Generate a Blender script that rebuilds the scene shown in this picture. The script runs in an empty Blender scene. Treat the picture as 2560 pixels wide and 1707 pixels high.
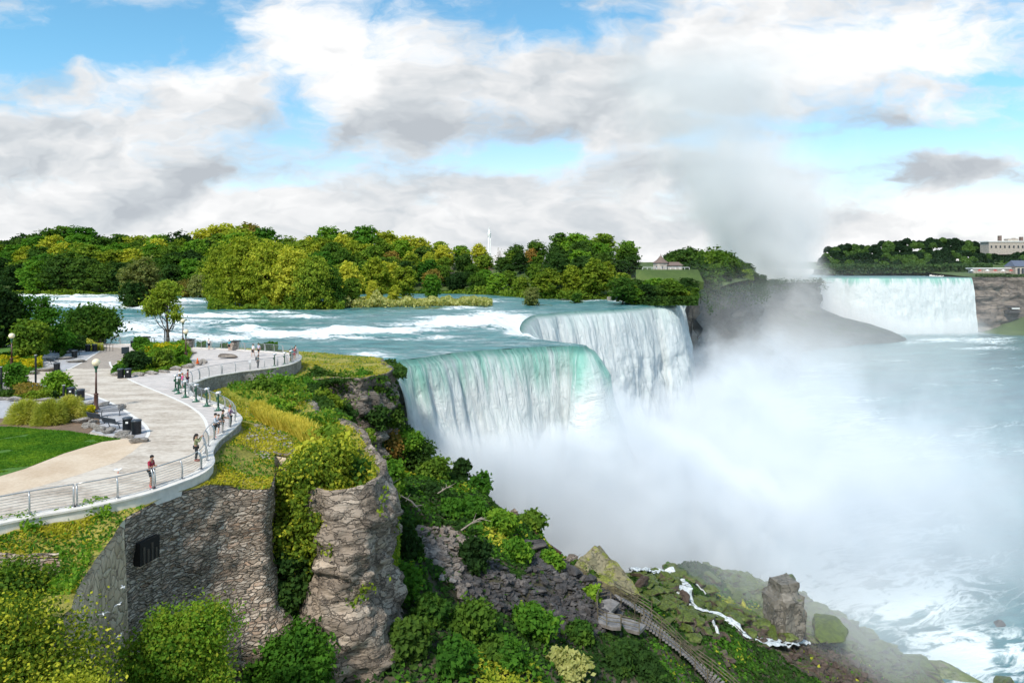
import bpy, bmesh, math, random
import numpy as np
from mathutils import Vector, Matrix, Euler
R = math.radians
sc = bpy.context.scene
col = sc.collection

# ------------------------------------------------------------------ camera
CAMZ, FPX, CX, HY = 12.2, 1707.0, 1280.0, 672.0     # eye height over the promenade, focal length, centre column, horizon row
cd = bpy.data.cameras.new('camera'); cam = bpy.data.objects.new('camera', cd); col.objects.link(cam)
cam.location = (0, 0, CAMZ); cam.rotation_euler = (R(90), 0, 0)
cd.sensor_width = 36.0; cd.lens = 24.0; cd.shift_y = -(1707/2 - HY)/2560.0
cd.clip_start = 0.5; cd.clip_end = 20000
sc.camera = cam

# ------------------------------------------------------------------ node helpers
class S:
    """a shader socket with arithmetic"""
    def __init__(s, nt, sock): s.nt, s.k = nt, sock
    def _m(s, op, *o, clamp=False):
        n = s.nt.nodes.new('ShaderNodeMath'); n.operation = op; n.use_clamp = clamp
        for i, v in enumerate((s,) + o):
            if isinstance(v, S): s.nt.links.new(v.k, n.inputs[i])
            else: n.inputs[i].default_value = v
        return S(s.nt, n.outputs[0])
    def __add__(s, o): return s._m('ADD', o)
    __radd__ = __add__
    def __sub__(s, o): return s._m('SUBTRACT', o)
    def __rsub__(s, o): return (s*-1.0) + o
    def __mul__(s, o): return s._m('MULTIPLY', o)
    __rmul__ = __mul__
    def __truediv__(s, o): return s._m('DIVIDE', o)
    def max(s, o): return s._m('MAXIMUM', o)
    def min(s, o): return s._m('MINIMUM', o)
    def pow(s, o): return s._m('POWER', o)
    def abs(s): return s._m('ABSOLUTE')
    def exp(s): return s._m('EXPONENT')
    def clamp(s): return s._m('ADD', 0.0, clamp=True)
    def sin(s): return s._m('SINE')
    def sqrt(s): return s._m('SQRT')
    def ramp(s, a, b, c=0.0, d=1.0, smooth=True):
        n = s.nt.nodes.new('ShaderNodeMapRange'); n.clamp = True
        n.interpolation_type = 'SMOOTHSTEP' if smooth else 'LINEAR'
        s.nt.links.new(s.k, n.inputs['Value'])
        for nm, v in (('From Min', a), ('From Max', b), ('To Min', c), ('To Max', d)): n.inputs[nm].default_value = v
        return S(s.nt, n.outputs['Result'])
class NT:
    def __init__(s, tree): s.t = tree
    def new(s, typ, **kw):
        n = s.t.nodes.new(typ)
        for k, v in kw.items(): setattr(n, k, v)
        return n
    def link(s, a, b): s.t.links.new(a.k if isinstance(a, S) else a, b)
    def put(s, n, name, v):
        if isinstance(v, S): s.t.links.new(v.k, n.inputs[name])
        elif v is not None: n.inputs[name].default_value = v
    def coord(s, which='Object'): return S(s.t, s.new('ShaderNodeTexCoord').outputs[which])
    def pos(s): return S(s.t, s.new('ShaderNodeNewGeometry').outputs['Position'])
    def sep(s, v):
        n = s.new('ShaderNodeSeparateXYZ'); s.link(v, n.inputs[0]); return [S(s.t, o) for o in n.outputs]
    def comb(s, x, y, z):
        n = s.new('ShaderNodeCombineXYZ')
        for i, v in enumerate((x, y, z)):
            if isinstance(v, S): s.link(v, n.inputs[i])
            else: n.inputs[i].default_value = v
        return S(s.t, n.outputs[0])
    def vmap(s, v, scale=(1,1,1), loc=(0,0,0), rot=(0,0,0)):
        n = s.new('ShaderNodeMapping'); s.link(v, n.inputs[0]); n.inputs['Scale'].default_value = scale
        n.inputs['Location'].default_value = loc; n.inputs['Rotation'].default_value = rot
        return S(s.t, n.outputs[0])
    def noise(s, v=None, scale=1.0, detail=4.0, rough=0.5, dist=0.0, lac=2.0, out='Fac', dim='3D'):
        n = s.new('ShaderNodeTexNoise'); n.noise_dimensions = dim
        if v is not None: s.link(v, n.inputs['Vector'])
        for k, x in (('Scale', scale), ('Detail', detail), ('Roughness', rough), ('Distortion', dist), ('Lacunarity', lac)): s.put(n, k, x)
        return S(s.t, n.outputs[out])
    def voro(s, v=None, scale=1.0, feature='F1', out='Distance', rnd=1.0):
        n = s.new('ShaderNodeTexVoronoi'); n.feature = feature
        if v is not None: s.link(v, n.inputs['Vector'])
        s.put(n, 'Scale', scale); s.put(n, 'Randomness', rnd)
        return S(s.t, n.outputs[out])
    def rgb(s, c):
        n = s.new('ShaderNodeRGB'); n.outputs[0].default_value = (*c, 1); return S(s.t, n.outputs[0])
    def mix(s, f, a, b, mode='MIX'):
        n = s.new('ShaderNodeMix', data_type='RGBA', blend_type=mode, clamp_factor=True)
        if isinstance(f, S): s.link(f, n.inputs[0])
        else: n.inputs[0].default_value = f
        for i, v in ((6, a), (7, b)):
            if isinstance(v, S): s.link(v, n.inputs[i])
            else: n.inputs[i].default_value = (*v, 1)
        return S(s.t, n.outputs[2])
    def ramp(s, f, stops):
        n = s.new('ShaderNodeValToRGB'); s.link(f, n.inputs[0]); e = n.color_ramp.elements
        while len(e) < len(stops): e.new(0.5)
        for i, (p, c) in enumerate(stops): e[i].position = p; e[i].color = (*c, 1)
        return S(s.t, n.outputs[0])
    def bump(s, h, strength=0.5, dist=0.1):
        n = s.new('ShaderNodeBump'); s.link(h, n.inputs['Height']); n.inputs['Strength'].default_value = strength
        n.inputs['Distance'].default_value = dist; return S(s.t, n.outputs[0])
    def bsdf(s, color, rough=0.8, normal=None, **kw):
        n = s.new('ShaderNodeBsdfPrincipled')
        if isinstance(color, S): s.link(color, n.inputs['Base Color'])
        else: n.inputs['Base Color'].default_value = (*color, 1)
        s.put(n, 'Roughness', rough)
        if normal is not None: s.link(normal, n.inputs['Normal'])
        for k, v in kw.items(): s.put(n, k.replace('_', ' '), v)
        return S(s.t, n.outputs[0])
    def mixsh(s, f, a, b):
        n = s.new('ShaderNodeMixShader')
        if isinstance(f, S): s.link(f, n.inputs[0])
        else: n.inputs[0].default_value = f
        s.link(a, n.inputs[1]); s.link(b, n.inputs[2]); return S(s.t, n.outputs[0])

# ------------------------------------------------------------------ sky: Nishita air with cloud layers
SUN_EL, SUN_AZ = R(48), R(-156)            # azimuth from +Y towards +X
w = bpy.data.worlds.new('World'); sc.world = w; w.use_nodes = True
w.node_tree.nodes.clear(); t = NT(w.node_tree)
sky = t.new('ShaderNodeTexSky', sky_type='NISHITA', sun_disc=False)
sky.sun_elevation = SUN_EL; sky.sun_rotation = SUN_AZ; sky.altitude = 100; sky.air_density = 1.0; sky.dust_density = 0.3; sky.ozone_density = 2.0
d = t.coord('Generated'); dx, dy, dz = t.sep(d)
ay = dy.abs().max(0.05)
a = dx/ay; e = dz/ay                                  # bearing and height of a direction, as tangents
def blob(cx, cy, rx, ry, amp):                        # a soft patch of cloud (or clear sky) round one direction
    u = (a - (cx-CX)/FPX)*(FPX/rx); v = (e - (HY-cy)/FPX)*(FPX/ry)
    return ((u*u + v*v)*-1.0).exp()*amp
warp = t.sep(t.noise(t.comb(a*2.2, e*4.5, dy*0.2), 2.2, 4, 0.6, out='Color'))
a0, e0 = a, e
a = a + (warp[0] - 0.5)*0.22; e = e + (warp[1] - 0.5)*0.085
zz = dz.max(0.0) + 0.085
flat = t.comb(dx/zz, dy/zz*0.8, dz*1.5)               # the layer seen in perspective
puff = t.comb(a*3.0, e*6.0, dy*0.3)
n_big = t.noise(flat, 0.6, 5, 0.55)
n_puf = t.noise(puff, 1.9, 8, 0.62)
cover = n_puf*0.66 + n_big*0.34
lay = None
for b in ((1380,230,430,130,.30), (430,260,330,120,.24), (120,380,300,90,.2), (900,370,330,50,.14), (820,80,230,100,.18), (2200,110,420,120,.24),
          (2150,300,150,30,.20), (2400,440,330,60,.2), (1150,450,250,40,.16), (400,490,700,50,.2), (1650,430,220,90,.2), (1300,610,2600,75,.30), (500,560,900,70,.12),
          (1900,470,200,150,.2), (2350,400,150,40,.15), (140,45,100,30,.10), (2400,265,300,40,.12),
          (280,90,260,70,-.26), (60,150,150,50,-.18), (560,120,120,70,-.12), (1480,60,180,45,-.12), (760,250,90,70,-.18), (1300,385,260,36,-.26), (1980,300,150,24,-.16), (2330,360,240,30,-.2),
          (2380,185,180,20,-.16), (2020,400,110,40,-.20), (700,350,120,30,-.1), (1230,20,150,40,-.12), (520,470,300,14,-.12), (1750,360,60,60,-.1)):
    v = blob(*b); lay = v if lay is None else lay + v
dens = cover*1.12 + lay*0.88 - 0.60
mask = dens.ramp(-0.10, 0.14)
n_up = t.noise(t.vmap(puff, loc=(-0.09, 0.20, 0)), 1.7, 4, 0.58)        # the cloud a little nearer the light
n_here = t.noise(puff, 1.7, 4, 0.58)
relief = (n_here - n_up)*1.9
thick = dens.ramp(0.05, 0.36)
shade = (relief + 0.60 - thick*0.16 + blob(2250,110,400,140,.45) + blob(800,90,230,120,.5) - blob(1950,420,700,40,.25) - blob(2330,430,260,70,.42)
         - blob(2150,305,170,40,.7) - blob(1150,450,400,40,.3) - blob(650,290,90,120,.22) - blob(1200,330,450,40,.34) - blob(1830,240,100,90,.35) - blob(400,420,600,50,.3) + blob(450,200,300,50,.18) - blob(1560,170,220,110,.28) - blob(1300,300,430,50,.2) - blob(150,300,260,40,.2)
         + e.ramp(0.02, 0.08, 0.16, 0.0)).clamp()
ccol = t.ramp(shade, [(0.0, (0.50,0.54,0.585)), (0.28, (0.64,0.68,0.715)), (0.55, (0.81,0.825,0.84)), (0.9, (1.0,1.0,1.0))])
skc = t.mix(1.0, S(w.node_tree, sky.outputs[0]), t.mix(e0.ramp(0.05, 0.36), (1.12, 1.05, 1.02), (0.74, 1.16, 1.14)), 'MULTIPLY')
bg1 = t.new('ShaderNodeBackground'); t.link(skc, bg1.inputs[0]); bg1.inputs[1].default_value = 0.10
bg2 = t.new('ShaderNodeBackground'); t.link(ccol, bg2.inputs[0]); bg2.inputs[1].default_value = 0.60
bg3 = t.new('ShaderNodeBackground'); bg3.inputs[0].default_value = (0.10, 0.13, 0.12, 1)      # the land below the horizon
out = t.new('ShaderNodeOutputWorld')
fac = mask.max(e0.ramp(0.0, 0.06, 0.9, 0.0))
t.link(t.mixsh(e0.ramp(-0.03, -0.005), S(w.node_tree, bg3.outputs[0]), t.mixsh(fac, S(w.node_tree, bg1.outputs[0]), S(w.node_tree, bg2.outputs[0]))), out.inputs[0])

# ------------------------------------------------------------------ sun and exposure
ld = bpy.data.lights.new('sun', 'SUN'); ld.energy = 2.5; ld.angle = R(8.0); ld.color = (1.0, 0.94, 0.84)
sun = bpy.data.objects.new('sun', ld); col.objects.link(sun)
sv = Vector((math.sin(SUN_AZ)*math.cos(SUN_EL), math.cos(SUN_AZ)*math.cos(SUN_EL), math.sin(SUN_EL)))
sun.rotation_euler = sv.to_track_quat('Z', 'Y').to_euler(); sun.location = sv*100
vs = sc.view_settings; sc.display_settings.display_device = 'sRGB'
vs.view_transform = 'Standard'; vs.look = 'None'; vs.exposure = 0.80; vs.gamma = 1.0; vs.use_curve_mapping = False
cy = sc.cycles; cy.max_bounces = 7; cy.diffuse_bounces = 3; cy.glossy_bounces = 2; cy.transmission_bounces = 2; cy.transparent_max_bounces = 12; cy.volume_bounces = 5
cy.volume_step_rate = 1.0; cy.volume_max_steps = 64; cy.use_denoising = True; cy.caustics_reflective = False; cy.caustics_refractive = False; cy.use_adaptive_sampling = True; cy.adaptive_threshold = 0.02

# ------------------------------------------------------------------ geometry helpers
rng = np.random.default_rng(7); random.seed(7)
def G(px, py, z=0.0):                                  # the ground point a photo column and row show on the level z
    d = (CAMZ - z)*FPX/(py - HY); return ((px-CX)/FPX*d, d, z)
def GD(px, py, d): return ((px-CX)/FPX*d, d, CAMZ - (py-HY)/FPX*d)
def PX(x, y, z): return CX + FPX*x/y, HY + FPX*(CAMZ-z)/y
def _h(i, j, k, s):
    n = (i.astype(np.int64)*374761393 + j.astype(np.int64)*668265263 + k.astype(np.int64)*2147483647 + s*144665) & 0x7fffffff
    n = ((n ^ (n >> 13))*1274126177) & 0x7fffffff
    n = ((n ^ (n >> 15))*2246822519) & 0x7fffffff
    return (n & 0xffffff)/float(0xffffff)
def vn(x, y, z=0.0, s=0):
    x, y, z = np.broadcast_arrays(np.asarray(x, float), np.asarray(y, float), np.asarray(z, float))
    xi, yi, zi = np.floor(x), np.floor(y), np.floor(z); fx, fy, fz = x-xi, y-yi, z-zi
    fx, fy, fz = [f*f*(3-2*f) for f in (fx, fy, fz)]
    r = 0
    for a_ in (0, 1):
        for b_ in (0, 1):
            for c_ in (0, 1):
                wt = (fx if a_ else 1-fx)*(fy if b_ else 1-fy)*(fz if c_ else 1-fz)
                r = r + wt*_h(xi+a_, yi+b_, zi+c_, s)
    return r*2-1
def fbm(x, y, z=0.0, o=4, s=0, g=0.5):
    r, a_, f = 0, 1.0, 1.0
    for k in range(o):
        r = r + a_*vn(np.asarray(x)*f+k*17.3, np.asarray(y)*f-k*9.1, np.asarray(z)*f+k*5.7, s+k); a_ *= g; f *= 2.03
    return r
def sstep(a_, b_, x): t_ = np.clip((x-a_)/(b_-a_), 0, 1); return t_*t_*(3-2*t_)
def mesh_obj(name, V, F, mat, parent=None, smooth=False, uv=None, attrs=None, ngon=None):
    """V (n,3); F (m,3|4) array or list of lists; one mesh object"""
    me = bpy.data.meshes.new(name); V = np.asarray(V, dtype=np.float32)
    if isinstance(F, np.ndarray):
        k = F.shape[1]; me.vertices.add(len(V)); me.vertices.foreach_set('co', V.ravel())
        me.loops.add(F.size); me.loops.foreach_set('vertex_index', F.ravel().astype(np.int32))
        me.polygons.add(len(F)); me.polygons.foreach_set('loop_start', np.arange(0, F.size, k, dtype=np.int32))
    else:
        me.from_pydata(V.tolist(), [], F)
    me.update(calc_edges=True); me.validate()
    if smooth: me.polygons.foreach_set('use_smooth', np.ones(len(me.polygons), bool))
    if uv is not None:
        l = me.uv_layers.new(name='UVMap'); idx = np.empty(len(me.loops), np.int32); me.loops.foreach_get('vertex_index', idx)
        l.data.foreach_set('uv', np.asarray(uv, np.float32)[idx].ravel())
    for k, a_ in (attrs or {}).items():
        at = me.attributes.new(k, 'FLOAT', 'POINT'); at.data.foreach_set('value', np.asarray(a_, np.float32))
    if mat is not None: me.materials.append(mat)
    o = bpy.data.objects.new(name, me); col.objects.link(o)
    if parent is not None: o.parent = parent
    return o
def tag(o, label=None, cat=None, group=None, kind=None):
    if label: o['label'] = label
    if cat: o['category'] = cat
    if group: o['group'] = group
    if kind: o['kind'] = kind
    return o
def thing(name, label, cat, loc=(0,0,0), rz=0.0, group=None):
    o = bpy.data.objects.new(name, None); col.objects.link(o); o.empty_display_size = 0.3
    o.location = loc; o.rotation_euler = (0, 0, rz); return tag(o, label, cat, group)
def dup(root, loc, rz=0.0, scale=None, label=None, group=None):
    r = root.copy(); col.objects.link(r); r.location = loc; r.rotation_euler = (0, 0, rz)
    if scale is not None: r.scale = scale if hasattr(scale, '__len__') else (scale,)*3
    for ch in root.children:
        c = ch.copy(); col.objects.link(c); c.parent = r
        for g in ch.children:
            d_ = g.copy(); col.objects.link(d_); d_.parent = c
    if label: r['label'] = label
    if group: r['group'] = group
    return r
class MB:
    """collects simple solids into one mesh"""
    def __init__(s): s.v = []; s.f = []
    def add(s, V, F): n = len(s.v); s.v += [tuple(v) for v in V]; s.f += [[i+n for i in f] for f in F]; return s
    def box(s, c, d, rz=0.0, taper=1.0, rx=0.0, ry=0.0):
        M = Euler((rx, ry, rz)).to_matrix(); V = []
        for z in (-1, 1):
            k = taper if z > 0 else 1.0
            for x, y in ((-1,-1),(1,-1),(1,1),(-1,1)): V.append(Vector(c) + M @ Vector((x*d[0]/2*k, y*d[1]/2*k, z*d[2]/2)))
        return s.add(V, [(3,2,1,0),(4,5,6,7),(0,1,5,4),(1,2,6,5),(2,3,7,6),(3,0,4,7)])
    def tube(s, pts, r, n=8, cap=True):
        pts = [Vector(p) for p in pts]; rr = r if hasattr(r, '__len__') else [r]*len(pts); V = []; prev = None
        for i, p in enumerate(pts):
            t_ = (pts[min(i+1, len(pts)-1)] - pts[max(i-1, 0)]).normalized()
            if prev is None: u = t_.orthogonal().normalized()
            else: u = (prev - t_*prev.dot(t_)).normalized()
            prev = u; b_ = t_.cross(u)
            V += [p + (u*math.cos(2*math.pi*k/n) + b_*math.sin(2*math.pi*k/n))*rr[i] for k in range(n)]
        F = [(i*n+k, i*n+(k+1)%n, (i+1)*n+(k+1)%n, (i+1)*n+k) for i in range(len(pts)-1) for k in range(n)]
        if cap: F += [tuple(range(n))[::-1], tuple((len(pts)-1)*n+k for k in range(n))]
        return s.add(V, F)
    def lathe(s, prof, c=(0,0,0), n=16):
        V = [(c[0]+r*math.cos(2*math.pi*k/n), c[1]+r*math.sin(2*math.pi*k/n), c[2]+z) for r, z in prof for k in range(n)]
        F = [(i*n+k, i*n+(k+1)%n, (i+1)*n+(k+1)%n, (i+1)*n+k) for i in range(len(prof)-1) for k in range(n)]
        F += [tuple(range(n))[::-1], tuple((len(prof)-1)*n+k for k in range(n))]
        return s.add(V, F)
    def build(s, name, mat, parent=None, smooth=False):
        o = mesh_obj(name, s.v, s.f, mat, parent, smooth)
        if smooth:
            o.data.polygons.foreach_set('use_smooth', [len(p.vertices) <= 4 for p in o.data.polygons])
        return o
def smooth_line(pts, step, dims=3):                   # Catmull-Rom through the points, resampled evenly
    P = np.array(pts, float); P = np.vstack([2*P[0]-P[1], P, 2*P[-1]-P[-2]]); o_ = []
    for i in range(1, len(P)-2):
        n = max(2, int(np.linalg.norm(P[i+1]-P[i])/step*2)); t_ = np.linspace(0, 1, n, endpoint=False)[:, None]
        a0_, a1, a2, a3 = P[i-1], P[i], P[i+1], P[i+2]
        o_.append(0.5*((2*a1)+(-a0_+a2)*t_+(2*a0_-5*a1+4*a2-a3)*t_**2+(-a0_+3*a1-3*a2+a3)*t_**3))
    o_.append(P[-2][None]); return resample(np.vstack(o_), step)
def resample(P, step):
    P = np.asarray(P, float); L = np.r_[0, np.cumsum(np.linalg.norm(np.diff(P, axis=0), axis=1))]
    n = max(2, int(round(L[-1]/step))+1); s_ = np.linspace(0, L[-1], n)
    return np.stack([np.interp(s_, L, P[:, k]) for k in range(P.shape[1])], 1)
def inside(poly, x, y):
    poly = np.asarray(poly, float); c = np.zeros(np.shape(x), bool); j = len(poly)-1
    for i in range(len(poly)):
        xi, yi, xj, yj = poly[i][0], poly[i][1], poly[j][0], poly[j][1]
        if yi != yj: c ^= ((yi > y) != (yj > y)) & (x < (xj-xi)*(y-yi)/(yj-yi)+xi)
        j = i
    return c
from mathutils.geometry import delaunay_2d_cdt
def fill(poly, dd=0.012, du=0.012, dmin=8.0, jit=0.35, extra=None):
    """triangulated inside of an outline, finer near the viewpoint"""
    poly = np.asarray(poly, float)[:, :2]; y0, y1 = max(dmin, poly[:, 1].min()), poly[:, 1].max()
    ny = int(math.log(y1/y0)/math.log(1+dd))+2; Y = y0*(1+dd)**np.arange(ny); X = np.arange(-4.0, 4.0, du)
    lim = max(abs(poly[:, 0]/np.maximum(poly[:, 1], dmin)).max(), .1); X = X[np.abs(X) < min(lim+.05, 4)]
    gx, gy = np.meshgrid(X, Y); r_ = np.random.default_rng(3)
    gx = gx + (r_.random(gx.shape)-.5)*du*jit; gy = gy*(1+(r_.random(gx.shape)-.5)*dd*jit); x, y = (gx*gy).ravel(), gy.ravel()
    m = inside(poly, x, y); x, y = x[m], y[m]
    pts = [Vector(p) for p in poly] + [Vector(p) for p in np.stack([x, y], 1)]
    n = len(poly); r = delaunay_2d_cdt(pts, [(i, (i+1) % n) for i in range(n)], [list(range(n))], 1, 1e-4)
    return np.array([tuple(v) for v in r[0]]), np.array([f for f in r[2] if len(f) == 3], dtype=np.int32)
def up(V, F):                                          # wind every triangle upwards
    a_, b_, c_ = V[F[:, 0]], V[F[:, 1]], V[F[:, 2]]
    cr = (b_[:, 0]-a_[:, 0])*(c_[:, 1]-a_[:, 1]) - (b_[:, 1]-a_[:, 1])*(c_[:, 0]-a_[:, 0]); F = F.copy(); f = cr < 0
    F[f] = F[f][:, ::-1]; return F
def grid_faces(nu, nv):
    i, j = np.meshgrid(np.arange(nu-1), np.arange(nv-1), indexing='ij'); a_ = (i*nv+j).ravel()
    return np.stack([a_, a_+nv, a_+nv+1, a_+1], 1).astype(np.int32)
def sheet(name, px_poly, z, mat, kind='structure', smooth_step=None, zf=None, **kw):
    P = [G(x, y, z) for x, y in px_poly]
    if smooth_step: P = smooth_line(P + [P[0]], smooth_step)[:-1]
    V, F = fill(np.array(P)[:, :2], **kw); zz_ = np.full(len(V), z) if zf is None else zf(V[:, 0], V[:, 1])
    return tag(mesh_obj(name, np.c_[V, zz_], up(V, F), mat, smooth=True), kind=kind)

# ------------------------------------------------------------------ materials
def material(name):
    m = bpy.data.materials.new(name); m.use_nodes = True; m.node_tree.nodes.clear(); t_ = NT(m.node_tree)
    o = t_.new('ShaderNodeOutputMaterial'); t_.out = o; return m, t_
def simple(name, c, rough=0.6, metal=0.0, var=0.12, scale=6.0, bump=0.0, **kw):
    m, t_ = material(name); p = t_.coord(); n = t_.noise(p, scale, 4, 0.6)
    cc = t_.mix(n.ramp(0.3, 0.7), tuple(x*(1-var) for x in c), tuple(min(1, x*(1+var)) for x in c))
    t_.link(t_.bsdf(cc, rough, t_.bump(n, bump, 0.02) if bump else None, Metallic=metal, **kw), t_.out.inputs[0]); return m
M = {}
def rock_mat(name, c0, c1, c2, scale=1.0, strata=1.0, moss=None, mossamt=0.0, wet=0.85, blocks=0.0):
    m, t_ = material(name); p = t_.coord(); x, y, z = t_.sep(p)
    n1 = t_.noise(p, 0.35*scale, 6, 0.6); n2 = t_.noise(p, 2.2*scale, 5, 0.65)
    st = t_.noise(t_.comb(x*0.25, y*0.25, z*2.6), 1.0*scale, 5, 0.6)
    wv = t_.sep(t_.noise(p, 0.9*scale, 4, 0.6, out='Color')); cr = (t_.noise(t_.comb(x*0.5+wv[0], y*0.5+wv[1], z*1.5+wv[2]), 1.3*scale, 4, 0.6)-0.5).abs()
    c = t_.ramp(n1*0.5 + n2*0.25 + st*(0.25*strata) + 0.12*(1-strata), [(0.33, c0), (0.52, c1), (0.68, c2)])
    crack = cr.ramp(0.0, 0.025, 0.35, 1.0)
    if blocks:
        q = t_.comb(x*0.55+wv[0]*.9, y*0.55+wv[1]*.9, z*1.5+wv[2]*1.1); bc = t_.sep(t_.voro(q, 1.25, 'F1', 'Color')); be = t_.voro(q, 1.25, 'DISTANCE_TO_EDGE').ramp(0.0, 0.05, 0.0, 1.0)
        c = t_.mix((bc[0]-.25)*blocks, c, tuple(v*.45 for v in c1)); c = t_.mix((bc[1]-.6).max(0.0)*blocks, c, tuple(min(1, v*1.35) for v in c2)); crack = crack*(be*.5+.5)
    c = t_.mix(crack, tuple(v*0.35 for v in c0), c)
    if moss:
        nz = t_.sep(S(m.node_tree, t_.new('ShaderNodeNewGeometry').outputs['Normal']))[2]
        mm = (t_.noise(p, 0.8*scale, 5, 0.65) + nz*0.45).ramp(1.02-mossamt, 1.16-mossamt)
        c = t_.mix(mm, c, t_.mix(t_.noise(p, 5, 3, 0.6).ramp(0.35, 0.65), moss, tuple(v*1.9 for v in moss)))
    h = n1*0.6 + n2*0.5 + st*(0.8*strata) + crack*0.3
    if blocks: h = h + bc[2]*0.5 + be*0.3
    t_.link(t_.bsdf(c, wet, t_.bump(h, 0.9, 0.35/scale)), t_.out.inputs[0]); return m
M['cliff'] = rock_mat('cliff_rock', (0.10,0.085,0.07), (0.24,0.20,0.165), (0.42,0.36,0.30), 0.9, blocks=.8)
M['pillar'] = rock_mat('pale_cliff_rock', (0.13,0.10,0.075), (0.33,0.26,0.20), (0.55,0.455,0.365), 1.1, 1.0, blocks=1.0)
M['far_cliff'] = rock_mat('far_cliff_rock', (0.10,0.085,0.075), (0.21,0.17,0.14), (0.34,0.28,0.22), 0.12, 1.6)
M['goat_cliff'] = rock_mat('damp_cliff_rock', (0.045,0.05,0.05), (0.085,0.09,0.085), (0.14,0.135,0.125), 0.15, 1.2, (0.03,0.05,0.02), 0.08)
M['boulder'] = rock_mat('boulder_stone', (0.20,0.18,0.16), (0.36,0.33,0.30), (0.52,0.49,0.45), 2.0, 0.6)
M['scree'] = rock_mat('dark_scree_stone', (0.022,0.020,0.021), (0.075,0.068,0.066), (0.24,0.215,0.20), 1.1, 0.3)
M['scree_pale'] = rock_mat('brown_scree_stone', (0.09,0.075,0.062), (0.23,0.19,0.16), (0.46,0.40,0.34), 1.2, 0.3)
M['mossy'] = rock_mat('mossy_stone', (0.05,0.035,0.025), (0.11,0.08,0.055), (0.17,0.125,0.09), 1.0, 0.4, (0.055,0.075,0.008), 0.42, 0.5)
M['redrock'] = rock_mat('brown_stone', (0.05,0.033,0.025), (0.10,0.07,0.055), (0.17,0.125,0.10), 1.4, 0.3, (0.05,0.07,0.008), 0.12)
def masonry(name, scale, cA, cB, cC, mortar, sq=1.7, dark=0.05, h=0.6, rndm=1.0, tint=0.0):
    m, t_ = material(name); p = t_.coord(); x, y, z = t_.sep(p)
    wv = t_.sep(t_.noise(p, 1.4, 3, 0.5, out='Color'))
    q = t_.comb(x + wv[0]*0.45, y + wv[1]*0.45, z*sq + wv[2]*0.9)
    edge = t_.voro(q, scale, 'DISTANCE_TO_EDGE', rnd=rndm); cell = t_.voro(q, scale, 'F1', 'Color', rnd=rndm)
    cv = t_.sep(cell); fine = t_.noise(p, 7, 5, 0.65); big = t_.noise(p, 0.3, 4, 0.6)
    c = t_.ramp(cv[0]*0.42 + fine*0.38 + big*0.3, [(0.30, cA), (0.52, cB), (0.74, cC)])
    if tint: c = t_.mix(cv[1].ramp(0.8, 0.9)*tint, c, (0.42, 0.22, 0.12))
    e2 = edge.ramp(dark*0.4, dark*1.6)
    st_ = t_.noise(t_.comb(x*.8, y*.8, z*.25), 1.0, 5, .65); c = t_.mix(e2, mortar, c); c = t_.mix(st_.ramp(.5, .68, 0.0, .45), c, tuple(v*.38 for v in cA)); hh = edge.ramp(0.0, 0.16)*1.0 + cv[2]*0.5 + fine*0.5
    t_.link(t_.bsdf(c, 0.9, t_.bump(hh, 1.0, h)), t_.out.inputs[0]); return m
M['rubble'] = masonry('rubble_masonry', 2.1, (0.24,0.185,0.135), (0.44,0.35,0.27), (0.66,0.55,0.445), (0.16,0.125,0.095), 3.0, 0.016, 0.22, 1.0, 0.35)
M['polygon'] = masonry('polygonal_masonry', 1.55, (0.48,0.36,0.235), (0.60,0.46,0.31), (0.70,0.56,0.39), (0.24,0.18,0.125), 1.05, 0.022, 0.06)
M['lowwall'] = masonry('grey_masonry', 3.4, (0.26,0.245,0.225), (0.36,0.335,0.31), (0.48,0.45,0.42), (0.20,0.185,0.17), 1.5, 0.02, 0.05)
M['pier'] = masonry('pier_masonry', 3.4, (0.24,0.20,0.17), (0.40,0.33,0.28), (0.55,0.47,0.40), (0.20,0.17,0.15), 1.3, 0.03, 0.05)
def ground_mat(name, stops, scale=0.6, fine=6.0, bump=0.4, stones=None, rough=0.95, aniso=(1,1,1), spots=None):
    m, t_ = material(name); p = t_.vmap(t_.coord(), aniso)
    n1 = t_.noise(p, scale, 5, 0.6); n2 = t_.noise(p, fine, 4, 0.7)
    f = n1*0.6 + n2*0.4; c = t_.ramp(f, stops)
    if spots: c = t_.mix(t_.noise(p, spots[0], 4, 0.6).ramp(spots[1], spots[1]+0.06), c, spots[2])
    t_.link(t_.bsdf(c, rough, t_.bump(n2, bump, 0.12)), t_.out.inputs[0]); return m
M['lawn'] = ground_mat('lawn_grass', [(0.30,(0.03,0.075,0.006)),(0.5,(0.065,0.16,0.012)),(0.68,(0.12,0.23,0.02))], 0.35, 7, 0.8, spots=(0.55, 0.68, (0.30,0.22,0.11)))
M['bankgrass'] = ground_mat('dry_bank_grass', [(0.30,(0.08,0.085,0.012)),(0.45,(0.20,0.19,0.025)),(0.58,(0.36,0.31,0.06)),(0.7,(0.38,0.28,0.12))], 0.5, 5, 0.8, spots=(0.4, 0.63, (0.30,0.24,0.16)))
M['soil'] = ground_mat('bed_soil', [(0.3,(0.10,0.065,0.04)),(0.6,(0.22,0.15,0.10)),(0.7,(0.30,0.21,0.14))], 1.0, 8, 0.5)
M['sand'] = ground_mat('sandy_ground', [(0.3,(0.44,0.31,0.20)),(0.5,(0.60,0.47,0.34)),(0.68,(0.72,0.61,0.49))], 0.3, 5, 0.2)
M['talus'] = ground_mat('talus_soil', [(0.3,(0.02,0.022,0.01)),(0.5,(0.06,0.055,0.03)),(0.65,(0.13,0.11,0.08))], 0.4, 3, 0.9)
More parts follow.
